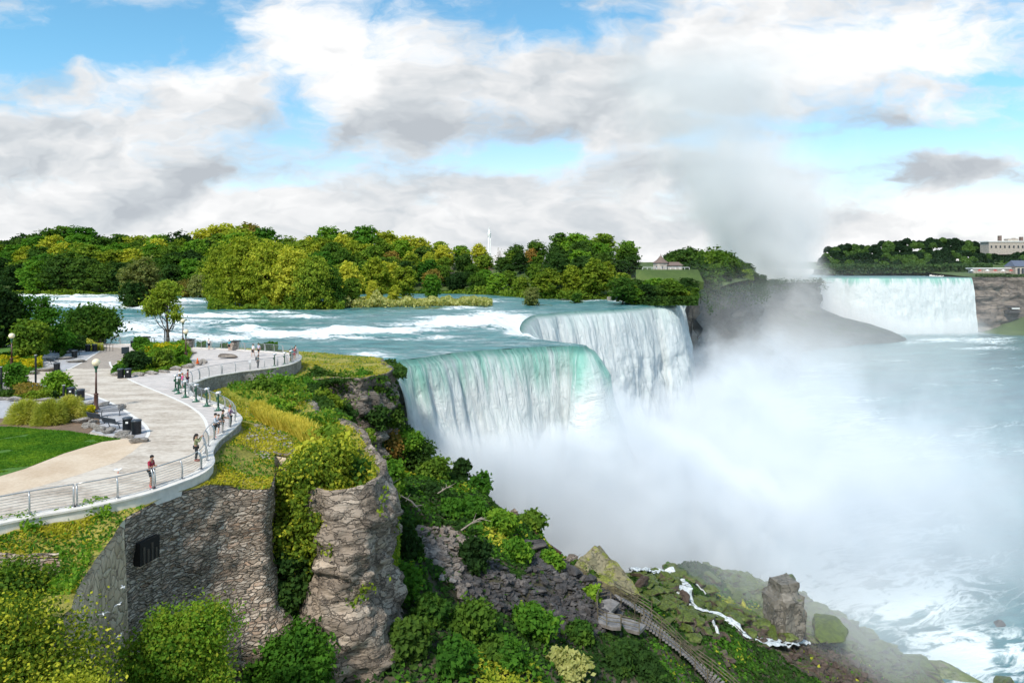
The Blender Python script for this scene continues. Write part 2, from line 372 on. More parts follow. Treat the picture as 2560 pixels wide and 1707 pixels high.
M['path'] = ground_mat('worn_concrete', [(0.34,(0.31,0.25,0.20)),(0.45,(0.45,0.38,0.31)),(0.57,(0.61,0.54,0.46))], 0.30, 2.4, 0.05, aniso=(1,2.2,1))
def paver_mat(name, c0, c1, joint, bw, bh, ang=0.0):
    m, t_ = material(name); p = t_.vmap(t_.coord(), rot=(0,0,ang))
    b_ = t_.new('ShaderNodeTexBrick'); t_.link(p, b_.inputs['Vector'])
    for k, v in (('Scale', 1.0), ('Brick Width', bw), ('Row Height', bh), ('Mortar Size', 0.028), ('Mortar Smooth', 0.3), ('Bias', 0.0)): b_.inputs[k].default_value = v
    b_.inputs['Color1'].default_value = (*c0, 1); b_.inputs['Color2'].default_value = (*c1, 1); b_.inputs['Mortar'].default_value = (*joint, 1)
    n = t_.noise(p, 1.2, 6, 0.65); c = t_.mix(n.ramp(0.3, 0.7, 0.0, 0.45), S(m.node_tree, b_.outputs[0]), tuple(v*0.72 for v in c0))
    t_.link(t_.bsdf(c, 0.85), t_.out.inputs[0]); return m
M['paver'] = paver_mat('pale_pavers', (0.66,0.59,0.55), (0.54,0.49,0.46), (0.30,0.27,0.25), 1.5, 0.75, 0.5)
M['paver_grey'] = paver_mat('grey_pavers', (0.50,0.49,0.50), (0.42,0.41,0.43), (0.24,0.24,0.25), 1.0, 0.5, 0.3)
M['flag'] = paver_mat('brown_flagstones', (0.42,0.35,0.29), (0.34,0.29,0.25), (0.22,0.18,0.15), 1.1, 0.45, 0.8)
M['kerb'] = simple('white_kerb', (0.72,0.69,0.65), 0.8, var=0.06)
M['coping'] = simple('pale_coping', (0.70,0.655,0.60), 0.8, var=0.10, scale=2.0, bump=0.1)
M['steel'] = simple('brushed_steel', (0.50,0.50,0.50), 0.38, 0.75, var=0.05)
M['black'] = simple('black_paint', (0.012,0.016,0.022), 0.35, 0.0)
M['bluesteel'] = simple('blue_black_paint', (0.045,0.055,0.07), 0.4, 0.0)
M['green'] = simple('green_paint', (0.01,0.085,0.045), 0.35)
M['chrome'] = simple('silver_housing', (0.62,0.63,0.65), 0.3, 0.6)
M['brown'] = simple('brown_post_paint', (0.085,0.035,0.025), 0.4)
M['globe'] = simple('milk_glass', (0.86,0.74,0.52), 0.25, var=0.02)
M['orange'] = simple('orange_plastic', (0.85,0.15,0.01), 0.5, var=0.03)
M['white'] = simple('white_paint', (0.8,0.8,0.78), 0.5, var=0.04)
M['bark'] = ground_mat('bark', [(0.3,(0.035,0.027,0.02)),(0.6,(0.10,0.08,0.06)),(0.75,(0.17,0.14,0.11))], 2, 10, 0.8, aniso=(1,1,.3))
M['deadwood'] = ground_mat('bleached_wood', [(0.3,(0.20,0.165,0.13)),(0.6,(0.36,0.31,0.27)),(0.75,(0.46,0.41,0.36))], 2, 10, 0.6, aniso=(1,1,.3))
M['dark'] = simple('opening_shade', (0.012,0.010,0.008), 0.9)  # near-black colour standing for the shade inside the wall opening
def leaf_mat(name, c0, c1, c2, trans=0.35, cl=0.5, objvar=0.35):
    m, t_ = material(name); p = t_.coord(); n = t_.noise(p, cl, 3, 0.6); n2 = t_.noise(p, cl*9, 2, 0.6)
    oi = S(m.node_tree, t_.new('ShaderNodeObjectInfo').outputs['Random'])
    f = n*0.55 + n2*0.45 + (oi-0.5)*objvar
    c = t_.ramp(f, [(0.30, c0), (0.52, c1), (0.72, c2)])
    c = t_.mix(1.0, c, (1.25, 1.22, 1.25), 'MULTIPLY'); c = t_.mix(1.0, c, (0.008, 0.008, 0.010), 'ADD')
    di = t_.new('ShaderNodeBsdfDiffuse'); t_.link(c, di.inputs[0]); tr = t_.new('ShaderNodeBsdfTranslucent')
    t_.link(t_.mix(1.0, c, (1.5, 1.5, 0.5), 'MULTIPLY'), tr.inputs[0])
    t_.link(t_.mixsh(trans, S(m.node_tree, di.outputs[0]), S(m.node_tree, tr.outputs[0])), t_.out.inputs[0]); return m
M['leaf'] = leaf_mat('green_leaves', (0.028,0.080,0.008), (0.09,0.165,0.014), (0.23,0.29,0.024), cl=0.12)
M['leaf_y'] = leaf_mat('yellow_green_leaves', (0.065,0.12,0.008), (0.20,0.25,0.016), (0.45,0.44,0.045), cl=0.15)
M['leaf_t'] = leaf_mat('young_leaves', (0.20,0.24,0.02), (0.42,0.42,0.03), (0.62,0.56,0.07), cl=0.8)
M['leaf_d'] = leaf_mat('dark_green_leaves', (0.012,0.036,0.006), (0.028,0.07,0.01), (0.07,0.13,0.014), cl=0.2)
M['leaf_g'] = leaf_mat('fresh_green_leaves', (0.025,0.09,0.006), (0.065,0.17,0.012), (0.18,0.29,0.02), cl=0.35)
M['leaf_o'] = leaf_mat('turning_leaves', (0.08,0.09,0.015), (0.20,0.16,0.03), (0.36,0.20,0.05), cl=0.3)
M['weed_y'] = leaf_mat('yellow_weeds', (0.13,0.15,0.008), (0.32,0.31,0.02), (0.50,0.42,0.06), cl=0.6, objvar=0.1)
M['leaf_w'] = leaf_mat('willow_leaves', (0.10,0.12,0.03), (0.22,0.25,0.07), (0.38,0.38,0.14), cl=0.3)
M['leaf_f'] = leaf_mat('far_leaves', (0.015,0.035,0.016), (0.03,0.068,0.024), (0.065,0.115,0.032), cl=0.04)
M['leaf_m'] = leaf_mat('far_mid_leaves', (0.03,0.065,0.02), (0.06,0.12,0.03), (0.11,0.19,0.04), cl=0.04)
M['strawgrass'] = leaf_mat('ornamental_grass', (0.14,0.19,0.02), (0.34,0.36,0.06), (0.62,0.55,0.17), cl=1.0, objvar=0.1)
M['goldgrass'] = leaf_mat('golden_grass', (0.20,0.21,0.02), (0.42,0.37,0.05), (0.62,0.52,0.11), cl=1.0, objvar=0.1)
M['flower'] = leaf_mat('yellow_flowers', (0.09,0.15,0.01), (0.35,0.33,0.01), (0.85,0.62,0.01), cl=1.5, objvar=0.1)

# ------------------------------------------------------------------ the plateau, its walls and the talus
WZ, LZ = -2.0, -54.0                                   # upper river and gorge levels
RAIL_PX = [(-130,1330),(0,1302),(90,1284),(200,1265),(289,1247),(369,1227),(434,1205),(483,1186),(508,1168),(517,1152),(513,1135),(519,1118),(531,1102),(550,1087),(564,1077),
           (578,1064),(587,1054),(590,1045),(580,1034),(559,1021),(531,1009),(500,998),(474,987),(461,974),(464,964),(480,955.5),(508,945),(529,940),(550,936),(576,932),
           (603,927.5),(633,924),(660,920.5),(686,917),(714,911.5),(732,905),(743,898),(745.5,891),(741,887),(729,884),(706,882),(681,879.6),(661,878),(641,876.8),(619,875.6),
           (605,874.6),(583,873),(561,872),(542,871),(525,870.5),(507,870),(490,869),(468,867.5),(445,864.5),(420,863),(395,862),(360,861),(340,860.5),(324,860),(307,860),(290,860),(275,859.5),(257,858),(230,858),(180,857),(60,855),(-60,854)]
RAILW = smooth_line([G(x, y, 0.08) for x, y in RAIL_PX], 0.5)
def zo(x, y):                                          # ground outside the railing
    x = np.asarray(x, float); y = np.asarray(y, float); xf, yf = np.ravel(x), np.ravel(y); dr = np.empty(len(xf))
    for i in range(0, len(xf), 20000): dr[i:i+20000] = np.hypot(xf[i:i+20000, None]-RAILW[None, ::3, 0], yf[i:i+20000, None]-RAILW[None, ::3, 1]).min(1)
    dr = dr.reshape(x.shape); a_ = sstep(45, 78, y); z = (1-a_)*(-0.40-0.62*sstep(.5, 3.0, dr)) - 1.4*a_
    z = z - 2.0*np.exp(-(((x+11.5)/4.5)**2 + ((y-50)/8.5)**2)) - 0.3*np.exp(-(((x+21)/3.5)**2 + ((y-29)/3.0)**2))
    z = z - 1.0*np.exp(-(((x+20)/5)**2 + ((y-66)/7)**2))
    return z + 0.10*fbm(x*0.5, y*0.5, 0, 4, 5) + 0.04*fbm(x*2.3, y*2.3, 0, 3, 8)
EDGE = [(-60,26),(-38,29),(-28,30.5),(-23,31.3),(-21.0,31.8),(-19.9,30.0),(-19.3,28.6),(-18.9,27.4),(-18.5,26.5),(-18.1,25.8),(-17.6,25.6),(-17.2,26.0),(-17.3,26.8),(-18.1,28.4),(-19.2,31.5),(-19.95,35.1),
        (-19.1,38.3),(-17.1,41.3),(-15.1,42.6),(-16.0,46.0),(-17.4,50),
        (-15.4,51.0),(-14.0,47.6),(-12.8,44.2),(-10.8,43.4),(-9.0,45.0),(-9.6,51.5),(-12.8,58.5),(-17.5,66),(-21.5,73),(-24.6,79.5),(-24.5,83),(-22,84.8),(-18.5,84.6),(-17.2,86.6),(-16.0,89.6),(-16.2,93),(-18.0,98),(-19.4,102)]
EDGE = np.array(EDGE, float)
BANK = np.array([(-19.5,103.5),(-24,107),(-30,110),(-38,114.5),(-50,117.5),(-75,117),(-110,118),(-180,125),(-330,140)], float)
outline = np.vstack([resample(EDGE, 0.6), resample(BANK, 2.0), [(-330, 26)]])
V2, F2 = fill(outline, 0.010, 0.010, 14)
V3 = np.c_[V2, zo(V2[:, 0], V2[:, 1])]
# vegetation/soil variation lives in the material
tag(mesh_obj('ground', V3, up(V2, F2), M['bankgrass'], smooth=True), kind='structure')

def zt(x, y):                                          # talus slope below the cliffs
    x = np.asarray(x, float); y = np.asarray(y, float)
    cap = -10.6 - 1.2*sstep(80, 95, y) - 0.34*np.clip(52-y, 0, 60)
    s_ = -15.7 - 0.57*x - 0.10*np.clip(45-y, 0, 40)
    z = -np.logaddexp(-s_/1.5, -cap/1.5)*1.5
    yr = np.interp(x, [-30,-17,-10,-5.4,0.5,3.6,6.3,12,15.5,22,35,46,60,66,80], [99,99,96,92.5,81.7,77.8,77,78,83,95,108,114,116,113,106])
    z = z - 3.2*sstep(66, 92, y)*(1-sstep(8, 18, x)) - np.clip(y-yr, 0, 60)*1.6
    am = 0.25 + 0.9*sstep(-12, 5, x)
    z = z + am*fbm(x*0.16, y*0.16, 0, 4, 21) + 0.35*fbm(x*0.7, y*0.7, 0, 3, 33)
    return np.maximum(z, -57)
gx = np.concatenate([np.arange(-34, 20, 0.45), np.arange(20, 100, 0.8)]); gy = np.concatenate([np.arange(6, 70, 0.5), np.arange(70, 140, 0.8)])
X, Y = np.meshgrid(gx, gy, indexing='ij'); Z = zt(X, Y)
inn = inside(np.vstack([EDGE, BANK, [(-330, 26)]]), X, Y)
Z = np.where(inn, np.minimum(Z, -6.0), Z)
tag(mesh_obj('talus_slope', np.stack([X, Y, Z], -1).reshape(-1, 3), grid_faces(len(gx), len(gy)), M['talus'], smooth=True), kind='structure')
def T(px, py, dmin=30.0):                              # the talus point a photo column and row show
    d = np.arange(dmin, 150, 0.1); x = (px-CX)/FPX*d; z = CAMZ-(py-HY)/FPX*d
    g_ = z-zt(x, d); k = np.argmax(g_ < 0) if (g_ < 0).any() else int(np.argmin(g_)); return (x[k], d[k], float(zt(x[k], d[k])))

def offset_normals(P):
    t_ = np.gradient(P[:, :2], axis=0); t_ /= np.linalg.norm(t_, axis=1)[:, None]+1e-9
    return np.c_[t_[:, 1], -t_[:, 0]]
def cliff_strip(name, pts, zbot, mat, label, cat, amp=0.5, batter=0.12, step=0.3, rows=44, seed=0, strata=0.5, ztop=None, inset=0.0, kind=None, bulge=None, lip=0.35):
    P = resample(np.array(pts, float), step); N = offset_normals(P); n = len(P)
    zt_ = zo(P[:, 0], P[:, 1]) if ztop is None else np.full(n, ztop, float); v = np.linspace(0, 1, rows)
    zb = np.full(n, zbot, float) if not hasattr(zbot, '__len__') else np.interp(np.linspace(0, 1, n), np.linspace(0, 1, len(zbot)), zbot)
    Zc = zt_[:, None] + lip + (zb-zt_-lip)[:, None]*v[None, :]
    Xc = P[:, 0][:, None] + 0*Zc; Yc = P[:, 1][:, None] + 0*Zc
    a_ = amp*fbm(Xc*0.45, Yc*0.45, Zc*0.45, 5, seed) + strata*(vn(Xc*0.15, Yc*0.15, Zc*1.3, seed+4) + 0.5*vn(Xc*0.4, Yc*0.4, Zc*3.1, seed+5))*0.5
    cellr = lambda s1, s2, q: _h(np.floor(s_cum*s1+0.35*Zc+vn(s_cum*.5, 0*Zc, Zc*.4, q)), np.floor(Zc*s2+0.8*vn(s_cum*.3, 0*Zc, 0*Zc, q)), 0*Zc, q)
    s_cum = (np.arange(n)*step)[:, None]+0*Zc
    if strata > .2: a_ = a_ + 0.55*strata*(cellr(.55, .8, seed+11)-.5) + 0.4*strata*(cellr(1.3, 2.0, seed+12)-.5)
    off = a_*np.clip(v*8, 0.25, 1)[None, :] + batter*(zt_[:, None]-Zc) + inset
    if bulge: off = off + bulge(v)[None, :]
    Xc = Xc + N[:, 0][:, None]*off; Yc = Yc + N[:, 1][:, None]*off
    Zc[:, 0] = zt_ - 0.05; Xc[:, 0] -= N[:, 0]*0.7; Yc[:, 0] -= N[:, 1]*0.7
    o = mesh_obj(name, np.stack([Xc, Yc, Zc], -1).reshape(-1, 3), grid_faces(n, rows), mat, smooth=False)
    return tag(o, label, cat, kind=kind)
def edge_part(a_, b_): return EDGE[a_:b_+1]
cliff_strip('stone_wall', edge_part(0, 4), -9, M['rubble'], 'low rough stone wall edge above the yellow-green bush at lower left', 'stone wall', 0.15, 0.05, seed=2, strata=0.1)
cliff_strip('masonry_wall', smooth_line(EDGE[4:16], 0.4, 2), -26, M['polygon'], 'curved tan retaining wall of large polygonal stones with dark joints', 'stone wall', 0.05, 0.03, seed=3, strata=0.02, lip=0.12)
def flare(v): return 1.9*np.exp(-((v-0.46)/0.14)**2)
cliff_strip('masonry_wall', smooth_line(EDGE[15:20], 0.4, 2), -19, M['rubble'], 'tall grey-brown rubble stone bastion wall below the lawn edge, with a dark square opening', 'stone wall', 0.34, 0.02, 0.14, 130, 4, 0.19, bulge=lambda v: 1.1*np.exp(-((v-0.52)/0.10)**2)-0.9*sstep(.55, 1, v), lip=0.1)
cliff_strip('masonry_wall', EDGE[19:22], -12, M['polygon'], 'short arched tan masonry wall behind the corner of the rubble bastion', 'stone wall', 0.08, 0.02, 0.2, 40, 5, 0.03, lip=0.15)
cliff_strip('cliff', smooth_line(EDGE[20:29], 0.3, 2), -22, M['pillar'], 'pale rock pillar of the cliff beside the large yellow-green tree', 'cliff', 0.95, 0.09, 0.14, 120, 6, 0.42, kind='structure')
cliff_strip('cliff_face', smooth_line(EDGE[28:39], 0.4, 2), -22, M['cliff'], 'layered brown cliff face under the bushes next to the waterfall', 'cliff', 1.0, 0.06, 0.3, 80, 7, 1.1, kind='structure')

# promenade slab
slab = np.vstack([RAILW[:, :2], [(-330, 112), (-330, 20), (-40, 20)]])
V2, F2 = fill(slab, 0.014, 0.014, 20)
tag(mesh_obj('promenade', np.c_[V2, np.zeros(len(V2))], up(V2, F2), M['path'], smooth=True), kind='structure')
tag(sheet('pale_plaza', [(420,1230),(600,1180),(560,1130),(525,1062),(509,1042),(470,1012),(420,990),(360,965),(330,952),(308,940),(294,932),(281,921),(276,910),(300,905),(330,893),(420,880),(500,850),(470,845),(300,850),(290,862),(250,866),(150,866),(150,852),(500,840),(900,856),(780,930),(520,980),(640,1040),(640,1110)], 0.004, M['paver'], dd=0.02, du=0.02), kind='structure')
# trim the plaza to the slab
def clip_sheet(o, poly):
    me = o.data; co = np.empty(len(me.vertices)*3, np.float32); me.vertices.foreach_get('co', co); co = co.reshape(-1, 3)
    ok = inside(poly, co[:, 0], co[:, 1]); bm = bmesh.new(); bm.from_mesh(me); bm.verts.ensure_lookup_table()
    bmesh.ops.delete(bm, geom=[v for v in bm.verts if not ok[v.index]], context='VERTS'); bm.to_mesh(me); bm.free()
def sheet_on_slab(name, px_poly, z, mat, dd=0.006, smooth_step=None):
    P = [G(x, y, z) for x, y in px_poly]
    if smooth_step: P = smooth_line(P, smooth_step)
    V_, F_ = fill(np.array(P)[:, :2], dd, dd, 20); c = V_[F_].mean(1)
    ok = inside(slab, c[:, 0], c[:, 1]); F_ = F_[ok]
    return tag(mesh_obj(name, np.c_[V_, np.full(len(V_), z)], up(V_, F_), mat, smooth=True), kind='structure')
bpy.data.objects.remove(bpy.data.objects['pale_plaza'])
wall_in = [tuple(p) for p in RAILW[:, :2]]
# plaza = between the kerb line and the railing
k_line = [G(x, y, 0) for x, y in [(522,1088),(516,1060),(509,1045),(495,1030),(470,1013),(440,998),(400,981),(360,965),(330,952),(308,940),(292,930),(282,921),(276,912),(274,904)]]
k_line = smooth_line(k_line, 0.5)
i0 = int(np.argmin(np.hypot(RAILW[:, 0]-k_line[0][0], RAILW[:, 1]-k_line[0][1]))); 
far_end = [G(150,859.5,0), G(150,868,0), G(300,868,0), G(318,872,0), G(325,890,0)]
i1 = int(np.argmin(np.hypot(RAILW[:, 0]-far_end[0][0], RAILW[:, 1]-far_end[0][1])))
plaza = np.vstack([RAILW[i0:i1, :2], np.array(far_end)[:, :2], k_line[::-1, :2]])
V2, F2 = fill(plaza, 0.012, 0.012, 20)
tag(mesh_obj('plaza_paving', np.c_[V2, np.full(len(V2), 0.004)], up(V2, F2), M['paver'], smooth=True), kind='structure')
def ribbon(name, P, wd, z0, z1, mat, kind='structure', label=None, cat=None, side=0.0, parent=None):
    """a solid strip along a line: width wd, from z0 up to z1"""
    P = np.asarray(P, float); N = offset_normals(P); A = P[:, :2]+N*(side+wd/2); B = P[:, :2]+N*(side-wd/2); n = len(P)
    z0 = np.broadcast_to(z0, n); z1 = np.broadcast_to(z1, n)
    V = np.stack([np.c_[A, z0], np.c_[A, z1], np.c_[B, z1], np.c_[B, z0]], 1).reshape(-1, 3)
    F = [(i*4+k, (i+1)*4+k, (i+1)*4+(k+1)%4, i*4+(k+1)%4) for i in range(n-1) for k in range(4)]
    F += [(3, 2, 1, 0), tuple((n-1)*4+k for k in range(4))]
    o = mesh_obj(name, V, F, mat, parent); bm = bmesh.new(); bm.from_mesh(o.data); bmesh.ops.recalc_face_normals(bm, faces=bm.faces); bm.to_mesh(o.data); bm.free()
    return tag(o, label, cat, kind=kind) if parent is None else o
ribbon('kerb', k_line, 0.22, 0.0, 0.012, M['kerb'])
# seating bay by the near benches with its white kerb
bay = [(262,1088),(310,1092),(358,1098),(366,1083),(365,1071),(352,1055),(330,1040),(300,1020),(270,1005),(235,992),(205,985),(150,975),(120,990),(160,1030),(230,1080)]
sheet_on_slab('seating_paving', bay, 0.008, M['paver_grey'])
ribbon('kerb', smooth_line([G(x, y, 0) for x, y in [(355,1106),(368,1090),(371,1080),(366,1068),(352,1054),(330,1039),(302,1020),(270,1004),(235,990),(210,983)]], 0.4), 0.24, 0.0, 0.02, M['kerb'])
sheet_on_slab('lawn', [(-400,1060),(0,1060),(40,1066),(100,1072),(170,1074),(215,1085),(260,1090),(300,1098),(255,1104),(160,1133),(60,1172),(0,1190),(-400,1290)], 0.010, M['lawn'])
sheet_on_slab('sandy_ground', [(-400,1300),(0,1189),(90,1160),(170,1128),(255,1103),(300,1097),(352,1100),(356,1107),(330,1130),(290,1155),(200,1185),(100,1215),(0,1238),(-400,1330)], 0.005, M['sand'])
sheet_on_slab('planting_soil', [(-300,1050),(0,1045),(100,1050),(180,1040),(215,1030),(245,1028),(250,1060),(215,1088),(170,1080),(100,1080),(40,1072),(0,1066),(-300,1070)], 0.013, M['soil'])
sheet_on_slab('side_paving', [(-200,980),(0,985),(30,985),(60,1000),(40,1040),(0,1048),(-200,1050)], 0.009, M['paver_grey'])
sheet_on_slab('side_paving', [(60,955),(165,948),(183,960),(178,966),(150,965),(60,980)], 0.007, M['paver'])
sheet_on_slab('side_paving', [(140,868),(252,876),(230,890),(200,908),(178,920),(154,930),(130,925),(100,905),(110,880)], 0.009, M['paver_grey'])
ribbon('kerb', smooth_line([G(x, y, 0) for x, y in [(252,876),(230,890),(205,906),(178,920),(154,929)]], 0.5), 0.2, 0.0, 0.02, M['kerb'])
sheet_on_slab('flagstone_path', [(252,876),(262,866),(318,872),(320,885),(300,900),(282,912),(278,921),(230,922),(180,920),(205,906),(232,889)], 0.006, M['flag'])
sheet_on_slab('lawn', [(-500,862),(-60,862),(30,866),(60,880),(70,900),(40,925),(0,930),(-500,930)], 0.010, M['lawn'])

# retaining wall with its coping
Pw = RAILW[::1]
zfoot = zo(Pw[:, 0]+offset_normals(Pw)[:, 0]*0.5, Pw[:, 1]+offset_normals(Pw)[:, 1]*0.5) - 0.3
rw = thing('retaining_wall', 'low curving stone retaining wall with pale coping that carries the railing', 'retaining wall')
ks = int(np.argmin(np.hypot(Pw[:, 0]-G(516,1152,0)[0], Pw[:, 1]-G(516,1152,0)[1]))); ribbon('wall', Pw[:ks+1], 0.42, zfoot[:ks+1], 0.0, M['coping'], parent=rw, side=0.18); ribbon('wall', Pw[ks:], 0.42, zfoot[ks:], 0.0, M['lowwall'], parent=rw, side=0.18)
ribbon('coping', Pw, 0.72, 0.006, 0.10, M['coping'], parent=rw, side=0.12)

# ------------------------------------------------------------------ water
CREST_PX = [(955,907,-2),(965,905,-2),(1010,899,-2),(1060,893,-2),(1105,886,-2),(1150,880,-2),(1200,876,-2),(1250,872.5,-2),(1300,869.5,-2),(1350,866.5,-2),(1400,865,-2),(1440,865,-2),(1459,867,-2),
            (1462,863,-2.2),(1430,858,-2.6),(1385,854,-3.2),(1345,848,-3.6),(1315,838,-3.8),(1300,826,-3.6),(1302,812,-3),(1312,799,-2.4),(1334,788,-2),(1370,784,-2),(1410,780,-2),(1445,778,-2),(1477,776.6,-2),(1538,774,-2),(1570,771,-2),(1599,768,-2),(1635,765,-2),(1665,764,-2),(1684,760,-2),(1689,755,-2)]
CREST = smooth_line([G(x, y, z) for x, y, z in CREST_PX], 0.5)
LUNA = smooth_line([G(x, y, -2) for x, y in [(1684,751),(1695,749.6),(1710,749),(1727,750)]], 0.5)
def foam_at(px, py, blobs):
    f = np.zeros(np.shape(px))
    for cx_, cy_, rx, ry, a_ in blobs: f = np.maximum(f, a_*np.exp(-((px-cx_)/rx)**2 - ((py-cy_)/ry)**2))
    return f
rapids = [(720,838,130,9,1),(860,832,110,8,1),(960,828,120,9,.95),(620,826,60,6,.8),(800,845,120,6,.9),(1120,812,110,9,1),(1180,800,90,10,1),(1240,808,60,14,1),(1230,790,60,9,.9),(1290,820,25,22,1),(1320,842,30,8,.9),
          (1290,800,50,14,.9),(540,790,140,4,.9),(640,783,90,3,.8),(250,752,200,4,.9),(120,742,140,3,.8),(350,770,120,4,.7),(450,757,60,5,.9),(640,755,40,2,.3),(200,765,150,6,.8),(500,805,150,6,.6),(760,795,80,3,.7),
          (430,845,180,10,.55),(300,820,220,16,.6),(560,850,100,10,.5),(1150,772,80,3,.5),(1480,752,60,3,.6),(1580,755,60,3,.6),(1220,757,30,3,.4),(1090,845,80,4,.5),(1000,850,60,5,.35),(930,895,40,10,.5)]
def river_z(x, y):
    px, py = PX(x, y, -2.0); f = foam_at(px, py, rapids)
    amp = (0.12 + 0.85*f)*sstep(1.0, 6.0, 12)*1.0
    return amp*(fbm(x*0.10, y*0.22, 0, 3, 40)*1.1 + fbm(x*0.45, y*0.8, 0, 3, 41)*0.75), f
riv = np.vstack([[(-500, 150)], BANK[::-1][1:], [(-17.9, 103.6)], CREST[1:, :2], [(60.5, 300)], LUNA[:, :2], [(84, 330), (70, 420), (20, 470), (-500, 500)]])
V2, F2 = fill(riv, 0.006, 0.005, 90)
cd_ = np.full(len(V2), 1e9); zc = np.zeros(len(V2))
for P_ in (CREST[::2], LUNA[::2]):
    for i in range(0, len(V2), 4000):
        dd_ = np.hypot(V2[i:i+4000, 0][:, None]-P_[None, :, 0], V2[i:i+4000, 1][:, None]-P_[None, :, 1]); k = dd_.argmin(1); m_ = dd_.min(1)
        b_ = m_ < cd_[i:i+4000]; cd_[i:i+4000] = np.where(b_, m_, cd_[i:i+4000]); zc[i:i+4000] = np.where(b_, P_[k, 2], zc[i:i+4000])
rz_, ff = river_z(V2[:, 0], V2[:, 1])
zriv = WZ + rz_*sstep(0.5, 8, cd_) + (zc-WZ)*(1-sstep(0, 9, cd_)) - 0.25*(1-sstep(0, 3.0, cd_)) + 0.8*sstep(190, 420, V2[:, 1]) + 0.2
zriv = np.where(cd_ < 0.6, zc, zriv)
def water_mat(name, deep, mid, foamc=(0.82,0.86,0.86), sx=0.09, sy=0.30, cov=0.56, attr=True, bumpd=0.35, rough=0.12, fine=1.0, ang=0.0):
    m, t_ = material(name); p = t_.vmap(t_.coord(), rot=(0,0,ang))
    f = S(m.node_tree, t_.new('ShaderNodeAttribute', attribute_name='foam').outputs['Fac']) if attr else None
    q = t_.vmap(p, (sx, sy, 0.3)); wv = t_.noise(q, 1.0, 6, 0.62, 0.6)
    r1 = ((t_.noise(t_.vmap(p, (sx*4, sy*4, 1)), 1.0, 6, 0.62, 0.8)-0.5).abs()*-7.0 + 1.0).clamp()           # thin streaks
    big = t_.noise(t_.vmap(p, (sx*0.4, sy*0.4, 1)), 1.0, 3, 0.6)
    cv = wv*0.55 + r1*0.22 + big*0.35
    if f is not None: cv = cv + f*0.45
    fm = cv.ramp(cov+0.06, cov+0.26)
    c = t_.mix(t_.noise(t_.vmap(p, (sx*1.5, sy*1.5, 1)), 1.0, 5, 0.65).ramp(0.3, 0.7), deep, mid)
    h = t_.noise(t_.vmap(p, (sx*9*fine, sy*9*fine, 1)), 1.0, 5, 0.65, 0.3)*0.7 + wv + fm*0.3
    nb = t_.bump(h, 0.9, bumpd)
    wb = t_.bsdf(c, rough, nb); fb = t_.bsdf(foamc, 0.9, nb)
    t_.link(t_.mixsh(fm, wb, fb), t_.out.inputs[0]); return m
M['river'] = water_mat('rapids_water', (0.025,0.12,0.13), (0.10,0.30,0.30), bumpd=0.55, rough=0.28)
tag(mesh_obj('river', np.c_[V2, zriv], up(V2, F2), M['river'], smooth=True, attrs={'foam': ff}), kind='structure')
# gorge water
M['lower'] = water_mat('gorge_water', (0.04,0.12,0.145), (0.09,0.23,0.25), (0.75,0.82,0.83), 0.018, 0.05, 0.60, True, 0.5, 0.22, 2.2, R(-25))
low = np.array([(-30,60),(60,60),(160,60),(600,60),(1500,400),(1500,1400),(200,1400),(60,700),(40,330),(-30,110)], float)
V2, F2 = fill(low, 0.012, 0.012, 60)
pxx, pyy = PX(V2[:, 0], V2[:, 1], LZ)
lf = foam_at(pxx, pyy, [(1500,1500,600,220,1.2),(1900,1300,250,260,.9),(2200,1500,300,120,.6),(2380,1640,200,90,.9),(1800,1050,250,130,.9),(2050,1100,160,100,.35),(2250,815,240,16,1.1),(2440,850,120,8,.45),(2100,840,100,12,.7),(2480,870,80,5,.3),(2300,1330,200,50,.3)])
lz = LZ + 0.6*lf*fbm(V2[:, 0]*0.15, V2[:, 1]*0.15, 0, 4, 50) + 0.12*fbm(V2[:, 0]*0.3, V2[:, 1]*0.3, 0, 3, 51)
tag(mesh_obj('gorge_river', np.c_[V2, lz], up(V2, F2), M['lower'], smooth=True, attrs={'foam': lf}), kind='structure')

# ------------------------------------------------------------------ the falls
def falls_mat(name, green=1.0, sh=1.0):
    m, t_ = material(name); uv = S(m.node_tree, t_.new('ShaderNodeUVMap').outputs[0]); u, v, _ = t_.sep(uv)
    st = t_.noise(t_.comb(u*0.55, v*0.035, 0.0), 1.0, 6, 0.62, 0.15); fine = t_.noise(t_.comb(u*2.6, v*0.16, 0.3), 1.0, 6, 0.68, 0.3)
    clump = t_.noise(t_.comb(u*0.9, v*0.35, 0.7), 1.0, 6, 0.65, 0.6); brk = t_.noise(t_.comb(u*0.11, 0.0, 2.0), 1.0, 3, 0.5)
    gm = (v.ramp(0.5, 13.0, 1.0, 0.0)*0.85 + (st-0.5)*2.2*v.ramp(0.0, 20, 1.0, 0.3) + (brk-0.5)*2.4).ramp(0.30, 1.15)*green
    c = t_.mix(gm, (0.84,0.89,0.89), (0.30,0.62,0.52))
    c = t_.mix(clump.ramp(0.50, 0.66)*v.ramp(1.0, 9.0)*0.35, c, (0.50,0.64,0.63)); c = t_.mix(fine.ramp(0.52, 0.64)*0.45, c, (0.90,0.93,0.93))
    thin = ((fine*0.5 + st*0.5) - v.ramp(6, 40, 0.0, 0.10)).ramp(0.42, 0.30)*0.55*sh        # water thin enough to see rock through
    c = t_.mix(thin, c, (0.20,0.25,0.26))
    c = t_.mix((v.ramp(0.0, 1.6, 1.0, 0.0))*0.85, c, (0.07,0.26,0.22))
    nb = t_.bump(st*1.0 + fine*0.6 + clump*1.4, 0.8, 0.9)
    b_ = t_.bsdf(c, 0.45, nb); di = t_.new('ShaderNodeBsdfTranslucent'); t_.link(c, di.inputs[0])
    t_.link(t_.mixsh(0.25, b_, S(m.node_tree, di.outputs[0])), t_.out.inputs[0]); return m
